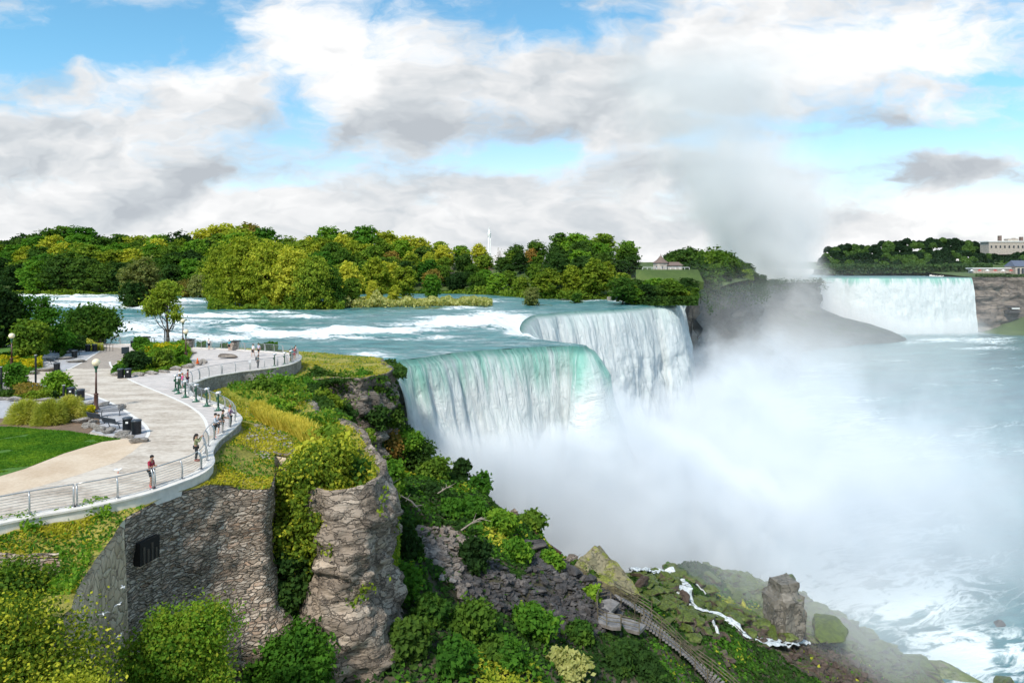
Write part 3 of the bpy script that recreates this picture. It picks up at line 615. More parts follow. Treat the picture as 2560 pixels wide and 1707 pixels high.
M['falls_near'] = falls_mat('near_falls_water', 1.0, 0.2); M['falls_far'] = falls_mat('far_falls_water', 0.22, 1.0); M['falls_horse'] = falls_mat('horseshoe_water', 1.0, 0.3)
def falls(name, P, H, mat, label, outk=1.75, rows=110, amp=1.0, seed=60, zlip=0.0, us=1.0, zb=None):
    n = len(P); N = offset_normals(P)
    for _ in range(10): N[1:-1] = (N[:-2]+N[1:-1]*2+N[2:])/4
    N /= np.linalg.norm(N, axis=1)[:, None]; s_ = np.r_[0, np.cumsum(np.linalg.norm(np.diff(P[:, :2], axis=0), axis=1))]
    v = np.linspace(0, 1, rows)**1.45*H; Sg, Vg = np.meshgrid(s_, v, indexing='ij')
    o_ = outk*np.sqrt(Vg+0.02)*np.minimum(1, Vg/1.0+0.15) - outk*0.02
    rid = fbm(Sg*0.16, Vg*0.012, 0, 3, seed)*1.5 + 1.3*fbm(Sg*0.22, Vg*0.13, 0, 4, seed+7)*sstep(4, 22, Vg) + fbm(Sg*0.6, Vg*0.03, 0, 3, seed+1)*0.55 + fbm(Sg*1.5, Vg*0.22, 0, 3, seed+2)*0.22
    o_ = o_ + rid*amp*np.clip(Vg/5, 0.0, 1.0) + 0.16*fbm(Sg*.8, 0*Vg, 0, 3, seed+9)*amp
    Xf = P[:, 0][:, None]+N[:, 0][:, None]*o_; Yf = P[:, 1][:, None]+N[:, 1][:, None]*o_
    Zf = P[:, 2][:, None] - Vg + zlip - 0.10*np.clip(Vg/0.5, 0, 1)
    o = mesh_obj(name, np.stack([Xf, Yf, Zf], -1).reshape(-1, 3), grid_faces(n, rows), mat, smooth=True, uv=np.stack([Sg*us, Vg], -1).reshape(-1, 2))
    return tag(o, label, 'waterfall', kind='structure')
isp = int(np.argmin(np.hypot(CREST[:, 0]-G(1345,848,-3.6)[0], CREST[:, 1]-G(1345,848,-3.6)[1])))
falls('waterfall', CREST[:isp+1], 53, M['falls_near'], 'near green-topped curtain of the waterfall', 1.6, 140, 1.35, 60)
falls('waterfall', CREST[isp:], 53, M['falls_far'], 'farther white curtain of the waterfall with thin grey streaks', 1.3, 110, 1.0, 64)
falls('waterfall', LUNA, 52, M['falls_far'], 'narrow separate fall beside the wooded island', 1.3, 70, 0.6, 68)
# Horseshoe: the far crest
HZ = 3.0
HC = smooth_line([(250,900,HZ),(262,800,HZ),(285,752,HZ),(GD(2085,694,735)[0],735,HZ),(GD(2150,694,718)[0],718,HZ),(GD(2230,694,711)[0],711,HZ),(GD(2330,694,712)[0],712,HZ),(GD(2428,696,716)[0],716,HZ)], 1.5)
falls('waterfall', HC, 57, M['falls_horse'], 'distant broad horseshoe fall beyond the gorge, green at the crest', 1.2, 60, 0.55, 70, us=0.55)
hp = np.vstack([HC[:, :2], [(484, 760), (520, 900), (480, 1000), (250, 1000)]])
V2, F2 = fill(hp, 0.01, 0.01, 600)
tag(mesh_obj('upper_river', np.c_[V2, HZ + sstep(0, 200, V2[:, 1]-712)*0.8], up(V2, F2), M['river'], smooth=True, attrs={'foam': np.zeros(len(V2))}), kind='structure')
# rock behind the curtains
for P_, nm in ((CREST, 'a'), (LUNA, 'b')):
    N = offset_normals(P_); Pn = P_[::3].copy(); Pn[:, :2] -= N[::3]*1.2
    n = len(Pn); v = np.linspace(0, 54, 14); V = np.stack([np.repeat(Pn[:, None, 0], 14, 1), np.repeat(Pn[:, None, 1], 14, 1), Pn[:, 2][:, None]-1.2-v[None]], -1).reshape(-1, 3)
    tag(mesh_obj('bedrock', V, grid_faces(n, 14), M['goat_cliff']), kind='structure')

# ------------------------------------------------------------------ foliage
def cards(P, size, N=None, bias=0.6, asp=1.5, seed=0, upright=0.0):
    """one rhombic leaf per point"""
    r_ = np.random.default_rng(seed); n = len(P); d_ = r_.normal(size=(n, 3)); d_ /= np.linalg.norm(d_, axis=1)[:, None]
    if N is not None: d_ = d_*(1-bias) + N*bias; d_ /= np.linalg.norm(d_, axis=1)[:, None]+1e-9
    u = r_.normal(size=(n, 3)); u[:, 2] += upright; u = u - d_*(u*d_).sum(1)[:, None]; u /= np.linalg.norm(u, axis=1)[:, None]+1e-9
    v = np.cross(d_, u); s_ = (size*(0.6+0.8*r_.random(n)))[:, None] if np.isscalar(size) else size[:, None]
    V = np.stack([P-u*s_*asp*.5, P+v*s_*.5, P+u*s_*asp*.5, P-v*s_*.5], 1).reshape(-1, 3)
    return V, np.arange(4*n, dtype=np.int32).reshape(-1, 4)
def crown_pts(lobes, ncl, per, seed, spread=0.45, hollow=0.62, flat=1.0):
    """clusters of leaves set over the outer part of several lobes"""
    r_ = np.random.default_rng(seed); L = np.array([(*c, *r) for c, r in lobes], float); wt = (L[:, 3]*L[:, 4]+L[:, 4]*L[:, 5]+L[:, 3]*L[:, 5]); wt /= wt.sum()
    k = r_.choice(len(L), ncl, p=wt); d_ = r_.normal(size=(ncl, 3)); d_[:, 2] += 0.25; d_ /= np.linalg.norm(d_, axis=1)[:, None]
    rad = hollow + (1.04-hollow)*r_.random(ncl)**0.6; rad = rad*np.where(r_.random(ncl) < .16, 1.08+.28*r_.random(ncl), 1.0); rad *= 1 + 0.26*vn(d_[:, 0]*3+k, d_[:, 1]*3, d_[:, 2]*3, seed)
    C = L[k, :3] + d_*L[k, 3:]*rad[:, None]
    P = np.repeat(C, per, 0); off = r_.normal(size=P.shape); off[:, 2] *= 0.55*flat; P = P + off*spread*np.repeat(0.6+0.8*r_.random(ncl), per)[:, None]
    N = np.repeat(d_, per, 0)*0.8; N[:, 2] += 0.45; N /= np.linalg.norm(N, axis=1)[:, None]
    return P, N
def limb_mesh(H, r0, lobes, seed, lean=(0, 0), fork=0.35, n=7):
    r_ = random.Random(seed); mb = MB(); top = Vector((lean[0], lean[1], H*0.82)); pts = []
    for i in range(6):
        t_ = i/5; pts.append(Vector((lean[0]*t_*t_, lean[1]*t_*t_, H*0.82*t_)) + Vector((r_.uniform(-1,1), r_.uniform(-1,1), 0))*H*0.012*(i > 0))
    mb.tube(pts, [r0*(1.25 if i == 0 else 1-0.15*i) for i in range(6)], n)
    for c, r in lobes:
        c = Vector(c); k = min(4, max(1, int((c.z/(H*0.82))*5*0.55))); a_ = pts[k]; mid = a_.lerp(c, 0.5) + Vector((0, 0, -0.06*H))
        mb.tube([a_, mid, c], [r0*0.45, r0*0.28, r0*0.10], 5)
        for q in range(2): mb.tube([mid, c + Vector((r_.uniform(-.8,.8)*r[0], r_.uniform(-.8,.8)*r[1], r_.uniform(0,.7)*r[2]))], [r0*0.2, r0*0.05], 4)
    return mb
LS = 1.0
def lobes_for(H, Wd, n, seed, base=0.35, kind='round'):
    r_ = random.Random(seed); L = []
    for i in range(n):
        a_ = i*2.4 + r_.random(); t_ = (i+0.5)/n
        if kind == 'round': z = H*(base + (0.92-base)*t_); rr = Wd*0.5*math.sqrt(max(0.05, 1-(2*t_-0.85)**2*0.8)); q = rr*0.55
        elif kind == 'layer': z = H*(base + (0.95-base)*t_); rr = Wd*0.5*(1.05-0.75*t_); q = rr*0.6
        else: z = H*(base + (0.9-base)*t_); rr = Wd*0.5*(0.6+0.5*math.sin(math.pi*t_)); q = rr*0.7
        s_ = Wd*(r_.uniform(0.20, 0.30) if LS == 1 else r_.choice((.15,.2,.27,.34)))*LS; L.append(((math.cos(a_)*q*r_.uniform(.6, 1.1), math.sin(a_)*q*r_.uniform(.6, 1.1), z), (s_*1.15, s_*1.15, s_*0.8)))
    return L
def make_tree(label, cat, H, Wd, mat, seed, loc=(0,0,0), group=None, nl=9, ncl=260, per=16, leaf=0.7, base=0.35, kind='round', lean=(0,0), r0=None, lobes=None, name='tree', spread=None, hollow=0.62, bark='bark', bias=0.5, asp=1.5, rz=0.0, tips=None):
    L = lobes or lobes_for(H, Wd, nl, seed, base, kind); root = thing(name, label, cat, loc, rz, group)
    limb_mesh(H, r0 or H*0.022, L, seed, lean).build('trunk', M[bark], root, True)
    P, N = crown_pts(L, ncl, per, seed, spread or Wd*0.06, hollow)
    if tips:
        q = (np.random.default_rng(seed).random(len(P)) < tips[1]) & (np.repeat(np.random.default_rng(seed+3).random(ncl), per) < .6) & (N[:, 2] > .25); V, F = cards(P[q]+N[q]*.06, leaf, N[q], bias, asp, seed+2); mesh_obj('young_leaves', V, F, M[tips[0]], root); P, N = P[~q], N[~q]
    V, F = cards(P, leaf, N, bias, asp, seed+1); mesh_obj('crown', V, F, mat, root); return root
protos = {}
def proto(key, *a_, **k):
    protos[key] = make_tree(*a_, **k); protos[key].location = (0, -500, 0); return protos[key]
first_use = set()
def plant(key, loc, rz, scale, label, group):
    p = protos[key]
    if key not in first_use:
        first_use.add(key); p.location = loc; p.rotation_euler = (0, 0, rz); p.scale = scale if hasattr(scale, '__len__') else (scale,)*3; p['label'] = label; p['group'] = group; return p
    return dup(p, loc, rz, scale, label, group)
# forest prototypes, 20 m tall
specs = [('mid1','leaf','round',15,11),('mid2','leaf','tall',12,12),('mid3','leaf','layer',14,13),('dark1','leaf_d','round',14,14),('dark2','leaf_d','tall',13,15),('yel1','leaf_y','round',14,16),
         ('yel2','leaf_y','tall',12,17),('grn1','leaf_g','round',15,18),('turn','leaf_o','round',12,19)]
for k, m_, kd, wd_, sd in specs: proto(k, '', 'tree', 20, wd_, M[m_], sd, kind=kd, nl=13, ncl=330, per=15, leaf=0.85, base=0.22, spread=0.75)
proto('bare', '', 'tree', 18, 9, M['leaf_o'], 31, kind='tall', nl=14, ncl=22, per=5, leaf=0.5, base=0.3, bark='deadwood', r0=0.45)
WORDS = {'mid1':'broad olive green','mid2':'tall olive green','mid3':'layered olive green','dark1':'broad dark green','dark2':'tall dark green','yel1':'broad yellow-green','yel2':'tall yellow-green','grn1':'fresh green','turn':'rusty orange tinted','bare':'bare grey half-dead'}
# the wooded island across the rapids
TOP = [(-80,590),(0,592),(100,580),(160,566),(220,574),(300,585),(430,578),(520,568),(600,560),(640,572),(760,585),(840,568),(920,574),(1000,590),(1100,600),(1200,612),(1300,605),(1400,585),(1470,573),(1540,598),(1640,597),(1720,603),(1780,612),(1830,630),(1900,668)]
SHORE = [(-120,738),(0,737),(150,741),(300,741),(450,744),(560,742),(700,742),(1000,738),(1150,738),(1230,742),(1340,750),(1460,753),(1560,752),(1650,748),(1700,744)]
shore = smooth_line([G(x, y, -1.9) for x, y in SHORE], 4)
isl = np.vstack([shore[:, :2], [(83,309),(87,324),(98,345),(118,372),(142,410),(160,450),(180,500),(205,560),(235,615),(262,655),(300,672),(330,700),(250,900),(-400,900),(-400,380)]])
def zi(x, y):
    sh = np.interp(x, shore[:, 0], shore[:, 1]); r_ = y - sh
    return -1.6 + 13.0*sstep(6, 120, r_)*sstep(190, 90, x) + 3.5*sstep(2, 30, r_)*sstep(190,150,x) + 0.6*fbm(x*0.03, y*0.03, 0, 3, 90)
V2, F2 = fill(isl, 0.012, 0.012, 200)
M['islandground'] = ground_mat('island_ground', [(0.3,(0.03,0.05,0.012)),(0.5,(0.06,0.10,0.02)),(0.7,(0.12,0.16,0.035))], 0.05, 1.0, 0.5)
tag(mesh_obj('island', np.c_[V2, zi(V2[:, 0], V2[:, 1])], up(V2, F2), M['islandground'], smooth=True), kind='structure')
ISLE = [(84,309),(88,324),(98,345),(118,372),(142,410),(160,450),(180,500),(205,560),(235,615),(262,655),(300,668),(306,700),(285,760)]
P_ = smooth_line(ISLE, 2.0, 2)[::-1]
def icliff(name, P_, zt0, zb, mat, k=0.55):
    N = offset_normals(P_); n = len(P_); rows = 40; v = np.linspace(0, 1, rows); Z_ = zt0 + (zb-zt0)*v[None, :] + np.zeros((n, 1))
    a_ = 3.6*fbm(P_[:, 0][:, None]*0.06+0*Z_, P_[:, 1][:, None]*0.06+0*Z_, Z_*0.12, 4, 77) + 1.0*vn(P_[:, 0][:, None]*0.02+0*Z_, 0*Z_, Z_*0.5, 78) + 1.4*vn(P_[:, 0][:, None]*0.15+0*Z_, P_[:, 1][:, None]*.15+0*Z_, Z_*0.35, 79)
    a_ = a_ + 2.5*fbm(P_[:, 0][:, None]*0.05+0*Z_, P_[:, 1][:, None]*0.05+0*Z_, Z_*.05, 4, 80)*sstep(.5,.9,v)[None, :]
    o_ = -a_ - (sstep(0.40, 1.0, v)**1.2*62)[None, :]*(k if k <= 0 else (0.45+0.75*sstep(540, 650, P_[:, 1]))[:, None])
    X_ = P_[:, 0][:, None]+N[:, 0][:, None]*o_; Y_ = P_[:, 1][:, None]+N[:, 1][:, None]*o_
    return tag(mesh_obj(name, np.stack([X_, Y_, Z_], -1).reshape(-1, 3), grid_faces(n, rows), mat, smooth=False), kind='structure')
icliff('island_cliff', P_, -1.0, -56, M['goat_cliff'])
def shore_y(px):
    return np.interp(px, [p[0] for p in SHORE], [p[1] for p in SHORE])
r_ = random.Random(5); nrow = 6; cnt = 0
for row in range(nrow):
    px = -70 + row*13
    while px < 1770:
        d0 = (CAMZ+1.9)*FPX/(shore_y(px)-HY); d_ = d0 + 6 + row*19 + r_.uniform(-4, 4); x = (px-CX)/FPX*d_
        stepm = r_.uniform(9.5, 13.5) if row < 4 else r_.uniform(11, 15)
        if not (row < 3 and 1575 < px < 1760) and not (row >= 3 and 1610 < px < 1700) and x < 96:
            gz = float(zi(np.array([x]), np.array([d_]))[0]); topy = np.interp(px, [p[0] for p in TOP], [p[1] for p in TOP]) + (nrow-1-row)*15 + r_.uniform(-5, 14)
            H = CAMZ + (HY-topy)/FPX*d_ - gz; H = min(max(H, 6), 30)
            u_ = vn(px*0.008, row*0.7, 3.3, 4); q = r_.random()+float(u_)*0.35
            key = ('yel1' if q < .10 else 'yel2' if q < .17 else 'turn' if q < .21 else 'grn1' if q < .36 else 'mid1' if q < .52 else 'mid2' if q < .64 else 'mid3' if q < .76 else 'dark1' if q < .9 else 'dark2')
            if row < 3 and px < 330 and r_.random() < .6: key = r_.choice(['dark1','dark2','grn1','mid1'])
            if row > 1 and r_.random() < 0.07: key = 'bare'
            if px > 1250 and r_.random() < .45: key = r_.choice(['dark1','dark2','mid2'])
            zone = 'left of the round islet tree' if px < 280 else 'behind the round islet tree' if px < 480 else 'behind the yellow-green grove' if px < 860 else 'left of the white tower' if px < 1215 else 'between white tower and stone pavilion' if px < 1600 else 'right of the stone pavilion'
            rw_ = 'on the far shore' if row == 0 else 'inside the far wood' if row < 3 else 'on the skyline'
            plant(key, (x, d_, gz-0.3), r_.uniform(0, 6.3), (H/20*r_.uniform(1.0,1.35), H/20*r_.uniform(1.0,1.35), H/20), f'{WORDS[key]} tree {rw_}, {zone}', 'trees of the far wooded shore'); cnt += 1
        px += stepm/d_*FPX
# skirt of undergrowth along that shore (countless)
def cover(name, P, N, size, mat, seed, bias=0.5, asp=1.4, upright=0.3, label=None):
    V, F = cards(P, size, N, bias, asp, seed, upright); o = mesh_obj(name, V, F, mat); return tag(o, label, kind='stuff')
rr = np.random.default_rng(11)
n = 26000; k = rr.random(n)*1720-60; d0 = (CAMZ+1.9)*FPX/(np.interp(k, [p[0] for p in SHORE], [p[1] for p in SHORE])-HY); dd_ = d0 + rr.random(n)**1.3*16
P = np.stack([(k-CX)/FPX*dd_, dd_, -1.8 + rr.random(n)**1.5*(3.5+2*vn(k*0.02, 0, 0, 9))], 1)
cover('undergrowth', P, None, 0.9, M['leaf'], 3)
n = 9000; ci = rr.integers(0, len(P_), n); t_ = rr.random(n); Nn = offset_normals(P_)     # scrub at the lip and slope of the island cliff
off = t_**3*7; zz_ = -1.0-np.clip(off-2, 0, 40)*1.35; P = np.stack([P_[ci, 0]-Nn[ci, 0]*off+rr.normal(size=n), P_[ci, 1]-Nn[ci, 1]*off+rr.normal(size=n), zz_+rr.normal(size=n)*1.2+0.8*(off<4)*rr.random(n)*3], 1)
cover('cliff_scrub', P, None, 0.75, M['leaf_f'], 4)
# trees on the island's far cliff top, fading into the mist
for i, (px, py, d_, H) in enumerate([(1725,690,330,17),(1752,692,345,16),(1778,694,362,16),(1805,694,385,15),(1832,696,410,14),(1860,697,440,13),(1885,699,470,11),(1905,700,505,9),(1740,690,370,19),(1770,690,392,18),(1800,692,420,17),(1830,694,455,15),(1700,690,350,20),(1685,690,380,21),(1850,696,500,13),(1880,698,540,10)]):
    x = (px-CX)/FPX*d_; plant(['dark1','dark2','mid2'][i%3], (x, d_, -1.5), i*1.3, (H/20*1.15, H/20*1.15, H/20), 'hazy dark tree on the island cliff top beside the spray', 'hazy trees on the cliff top')
q_ = random.Random(31); made = 0
while made < 42:
    x, d_ = q_.uniform(84, 240), q_.uniform(325, 640); px = CX+FPX*x/d_
    if px > 1905 or px < 1690 or not all(inside(isl, np.array([x+a_]), np.array([d_+b_]))[0] for a_, b_ in ((0,0),(7,0),(0,-9),(5,-6))): continue
    ty = np.interp(px, [1690,1760,1830,1870,1905], [600,612,632,655,690]) + q_.uniform(-2, 22); H = min(24, max(7, CAMZ+(HY-ty)/FPX*d_+1.5)); made += 1
    plant(q_.choice(['dark1','dark2','mid2','mid1']), (x, d_, -1.5), q_.uniform(0, 6), (H/20*1.1, H/20*1.1, H/20), 'hazy dark tree on the island cliff top beside the spray', 'hazy trees on the cliff top')
# islets in the rapids
def islet(name, px_poly, z=-1.75):
    P = smooth_line([G(x, y, -1.9) for x, y in px_poly+[px_poly[0]]], 2)[:-1]; V_, F_ = fill(P[:, :2], 0.01, 0.01, 150)
    return tag(mesh_obj('islet', np.c_[V_, np.full(len(V_), z)+0.3*vn(V_[:, 0]*.3, V_[:, 1]*.3, 0, 2)], up(V_, F_), M['islandground'], smooth=True), kind='structure')
islet('islet', [(520,758),(600,770),(700,776),(830,776),(930,775),(1050,774),(1180,770),(1235,766),(1200,758),(1100,750),(900,745),(700,745),(560,748)])
islet('islet', [(288,764),(330,769),(400,771),(440,768),(450,760),(400,752),(320,752)])
islet('islet', [(1300,764),(1340,770),(1380,767),(1370,760),(1320,758)]); islet('islet', [(1415,757),(1450,763),(1465,758),(1440,753)])
protos['big1'] = make_tree('', 'tree', 20, 18, M['leaf_y'], 41, nl=18, ncl=800, per=16, leaf=0.62, base=0.12, spread=0.75, hollow=.7)
protos['big2'] = make_tree('', 'tree', 20, 17, M['leaf'], 42, nl=17, ncl=800, per=16, leaf=0.62, base=0.12, spread=0.75, hollow=.7)
for px, py, d_, ty, key, wf in [(560,764,262,628,'big1',.8),(610,768,250,612,'big1',.95),(672,772,243,622,'big1',.9),(730,773,240,636,'big1',.85),(786,775,236,650,'big2',.85),(640,760,262,618,'big2',.9),(700,760,262,626,'big1',.9),(830,772,240,680,'big2',.8),(545,760,270,668,'big2',.7),
                             (880,768,250,700,'mid3',1),(930,768,252,708,'big1',.6),(985,766,255,716,'yel1',.9),(870,756,280,660,'yel1',1),(940,750,300,650,'yel1',1),(1010,750,302,668,'yel2',1),(1080,750,305,690,'grn1',1)]:
    x, y, z = GD(px, py, d_); H = CAMZ+(HY-ty)/FPX*d_+1.9
    plant(key, (x, d_, -1.9), random.random()*6, (H/20*wf, H/20*wf, H/20), 'tall yellow-green tree of the big grove in the rapids' if key in ('big1','yel1','yel2') else 'olive green tree of the big grove in the rapids', 'trees of the grove island')
make_tree('round pale yellow-green tree on the small islet in the rapids, left of the big grove', 'tree', 17, 13, M['leaf_w'], 43, G(352,768,-1.9), nl=14, ncl=700, per=15, leaf=0.6, base=0.12, spread=0.6)
make_tree('low dark green tree at the right foot of the round pale islet tree', 'tree', 9, 9, M['leaf_d'], 44, G(335,770,-1.9), nl=9, ncl=300, per=14, leaf=0.55, base=0.1, spread=0.5)
make_tree('pale silvery shrub-like tree behind the slender promenade tree', 'tree', 11, 11, M['leaf_w'], 45, GD(500,746,318), nl=9, ncl=300, per=14, leaf=0.6, base=0.05, spread=0.6)
make_tree('pale pinkish shrub left of the big grove', 'shrub', 8, 8, M['leaf_o'], 47, GD(465,746,322), nl=7, ncl=120, per=12, leaf=0.6, base=0.05, spread=0.6)
make_tree('lone rounded shrub on a rock islet just upstream of the falls', 'shrub', 6.6, 7, M['leaf_w'], 46, G(1330,766,-1.9), nl=8, ncl=260, per=12, leaf=0.4, base=0.05, spread=0.35, name='shrub')
make_tree('small dark rounded bush on an islet upstream of the far curtain', 'shrub', 4.2, 5, M['leaf'], 48, G(1440,760,-1.9), nl=6, ncl=160, per=12, leaf=0.35, base=0.05, spread=0.3, name='shrub')
n = 9000; px = 840+rr.random(n)*390; dd_ = 240+rr.random(n)*26+((px-840)/390)*12; hh = (7.5-5*(px-840)/390)*(0.75+.4*vn(px*0.05, 0, 0, 3))
cover('willow_scrub', np.stack([(px-CX)/FPX*dd_, dd_, -1.8+rr.random(n)**.7*hh], 1), None, 0.75, M['leaf_w'], 6, upright=1.0)
n = 5000; px = 520+rr.random(n)*340; dd_ = 233+rr.random(n)*6
cover('island_undergrowth', np.stack([(px-CX)/FPX*(dd_+3*vn(px*.03,0,0,4)), dd_+3*vn(px*.03,0,0,4), -1.8+rr.random(n)**1.6*(3.2+2.5*vn(px*.05,0,0,3))], 1), None, 0.7, M['leaf'], 7)

# Canadian bank: far hill with its wood
hillp = np.array([(430,700),(484,716),(520,712),(640,712),(1100,712),(1100,1600),(200,1600),(380,1020),(470,960),(520,880),(500,780)], float)
def zh(x, y): return 3.2 + 0.05*np.clip(y-760, 0, 100) + 16*sstep(860, 1150, y+0.15*(x-500)) + 1.5*fbm(x*0.01, y*0.01, 0, 3, 95)
hillp2 = np.array([(486,716),(560,713),(700,712),(1100,712),(1400,1600),(150,1600),(300,1010),(400,1000),(484,930),(520,860),(500,770)], float)
V2, F2 = fill(hillp2, 0.012, 0.012, 650)
tag(mesh_obj('far_bank', np.c_[V2, zh(V2[:, 0], V2[:, 1])], up(V2, F2), M['islandground'], smooth=True), kind='structure')
fc = smooth_line([(486,770),(484,735),(487,716),(520,711),(600,711),(760,712)], 1.5, 2)
cliffN = icliff('far_cliff', fc, 3.4, -55, M['far_cliff'], -0.0)
r_ = np.random.default_rng(9); PP, NN_, tone = [], [], []
for row in range(7):
    px = 2035 + row*6
    while px < 2640:
        d_ = 900 + row*42 + r_.uniform(-12, 12); x = (px-CX)/FPX*d_; ty = np.interp(px, [2040,2110,2200,2280,2370,2430,2480,2560], [616,613,607,599,596,604,613,604]) + (6-row)*12.5 + r_.uniform(-3, 7)
        zt_ = CAMZ+(HY-ty)/FPX*d_; w_ = r_.uniform(5.5, 9); n = 780; dv = r_.normal(size=(n, 3)); dv[:, 2] = np.abs(dv[:, 2])*.9-.15; dv /= np.linalg.norm(dv, axis=1)[:, None]
        c = np.array([x, d_, zt_-w_*1.1]); PP.append(c+dv*[w_, w_, w_*1.15]*(0.85+.25*r_.random((n, 1)))); NN_.append(dv); tone.append(np.full(n, r_.random())); px += r_.uniform(9, 13)/d_*FPX
PP, NN_, tone = np.vstack(PP), np.vstack(NN_), np.concatenate(tone)
for k_, mt in enumerate(('leaf_f', 'leaf_m')):
    q = (tone < .6) == (k_ == 0); V, F = cards(PP[q], 2.3, NN_[q], 0.45, 1.3, 5); tag(mesh_obj('far_wood', V, F, M[mt]), kind='stuff')
n = 14000; px = 2060+rr.random(n)*420; dd_ = 840+rr.random(n)*60; x = (px-CX)/FPX*dd_
cover('bank_scrub', np.stack([x, dd_, zh(x, dd_)+rr.random(n)**1.5*9], 1), None, 2.6, M['leaf_f'], 8)

# ------------------------------------------------------------------ rocks
def rock_mesh(seed, sub=3, rough=0.35, angular=True, flat=0.7):
    r_ = random.Random(seed); bm = bmesh.new()
    if angular:
        for _ in range(13): 
            v = Vector((r_.gauss(0,1), r_.gauss(0,1), r_.gauss(0,1))).normalized()*r_.uniform(.75, 1.1); bm.verts.new((v.x*1.15, v.y*0.9, v.z*flat))
        h = bmesh.ops.convex_hull(bm, input=bm.verts[:]); 
        bmesh.ops.delete(bm, geom=[g for g in h['geom_interior'] if isinstance(g, bmesh.types.BMVert)], context='VERTS')
        bmesh.ops.bevel(bm, geom=bm.edges[:], offset=0.07, segments=1, affect='EDGES')
        if sub:
            bmesh.ops.triangulate(bm, faces=bm.faces[:]); bmesh.ops.subdivide_edges(bm, edges=bm.edges[:], cuts=sub, use_grid_fill=True)
    else: bmesh.ops.create_icosphere(bm, subdivisions=4, radius=1); [setattr(v, 'co', Vector((v.co.x*1.1, v.co.y*.95, v.co.z*flat))) for v in bm.verts]
    V = np.array([v.co[:] for v in bm.verts]); L = np.linalg.norm(V, axis=1)[:, None]+1e-6
    k = rough*0.35*fbm(V[:, 0]*1.7+seed, V[:, 1]*1.7, V[:, 2]*2.6, 5, seed)[:, None] + rough*0.12*vn(V[:, 0]*.5, V[:, 1]*.5, V[:, 2]*9, seed)[:, None]
    V = V*(1+k)
    bm.verts.ensure_lookup_table()
    for v, c in zip(bm.verts, V): v.co = c
    me = bpy.data.meshes.new('rock'); bm.to_mesh(me); bm.free(); return me
RM = {}
def rock(name, label, cat, loc, size, rz, mat, group=None, k=0, angular=True, rx=0.0, ry=0.0):
    key = (mat, k, angular)
    if key not in RM:
        me = rock_mesh(100+k*7+hash(mat) % 5, 3 if angular else 0, 0.35, angular); me.materials.append(M[mat]); RM[key] = me
    o = bpy.data.objects.new(name, RM[key]); col.objects.link(o); o.location = loc; o.scale = size; o.rotation_euler = (rx, ry, rz); return tag(o, label, cat, group)
import zlib
def hash(s): return zlib.crc32(s.encode())

SCREE = [(1035,1318),(1130,1318),(1240,1400),(1300,1455),(1345,1375),(1400,1395),(1450,1430),(1540,1480),(1570,1520),(1500,1590),(1440,1620),(1350,1570),(1240,1530),(1190,1540),(1150,1500),(1110,1430),(1045,1370)]
def slope_samples(n, x0, x1, y0, y1, seed):
    r_ = np.random.default_rng(seed); x = r_.uniform(x0, x1, n); y = y0 + (y1-y0)*r_.random(n); z = zt(x, y)
    px, py = PX(x, y, z); m = (px > 700) & (px < 2700) & (py < 1850) & (py > 850); return x[m], y[m], z[m], px[m], py[m], r_
def slope_n(x, y):
    e_ = 0.3; gx_ = (zt(x+e_, y)-zt(x-e_, y))/(2*e_); gy_ = (zt(x, y+e_)-zt(x, y-e_))/(2*e_); N = np.stack([-gx_, -gy_, np.ones_like(gx_)], 1); return N/np.linalg.norm(N, axis=1)[:, None]
# leafy ground cover of the talus (countless leaves), in patches by kind
x, y, z, px, py, r_ = slope_samples(420000, -24, 62, 30, 112, 61)
ing = inside(SCREE, px, py); edge_n = fbm(x*0.22, y*0.22, 0, 4, 62)
right = (px > 1560) & (py > 1400)                       # rocky apron on the right: thin cover only
dens = np.where(ing, 0.03, 0.80) * (0.45 + 0.55*sstep(-0.3, 0.25, edge_n))
apron = sstep(-27, -35, z)*sstep(12, 22, x)
dens = dens*(1-0.93*sstep(0.0, 1.0, apron)*sstep(-0.25, 0.05, fbm(x*0.12, y*0.12, 0, 3, 66)+.35))
stair_band = inside([(1480,1490),(1540,1480),(1640,1545),(1720,1610),(1860,1740),(1900,1800),(1760,1800),(1680,1680),(1590,1600),(1490,1580)], px, py)
dens = np.where(stair_band, dens*0.4, dens)
keep = (r_.random(len(x)) < dens) & ~inside(np.vstack([EDGE, BANK, [(-330, 26)]]), x, y) & (y/np.maximum(1, np.abs(x)) > 0)
x, y, z, px, py = [v[keep] for v in (x, y, z, px, py)]
kind = fbm(x*0.13, y*0.13, 0, 4, 63) + 0.25*r_.normal(size=len(x)) - 0.2*sstep(1400, 1700, px)
hgt = 0.1 + 0.55*np.clip(0.5+0.9*fbm(x*0.35, y*0.35, 0, 3, 64), 0, 1.6)*r_.random(len(x)) 
hgt = hgt*np.where(px > 1500, 0.5, 1.0)
P = np.stack([x, y, z+hgt], 1); Nn = slope_n(x, y)
for nm, m_, mt, sd in (('ground_cover', kind < -0.12, 'leaf_d', 1), ('ground_cover', (kind >= -0.12) & (kind < 0.42), 'leaf_g', 2), ('ground_cover', kind >= 0.42, 'leaf_y', 3)):
    dsc = np.hypot(P[m_][:, 1], 0)/60; sz = (0.20+0.10*r_.random(m_.sum()))*(0.75+0.5*dsc)
    V, F = cards(P[m_], sz, Nn[m_], 0.55, 1.5, sd); tag(mesh_obj(nm, V, F, M[mt]), kind='stuff')
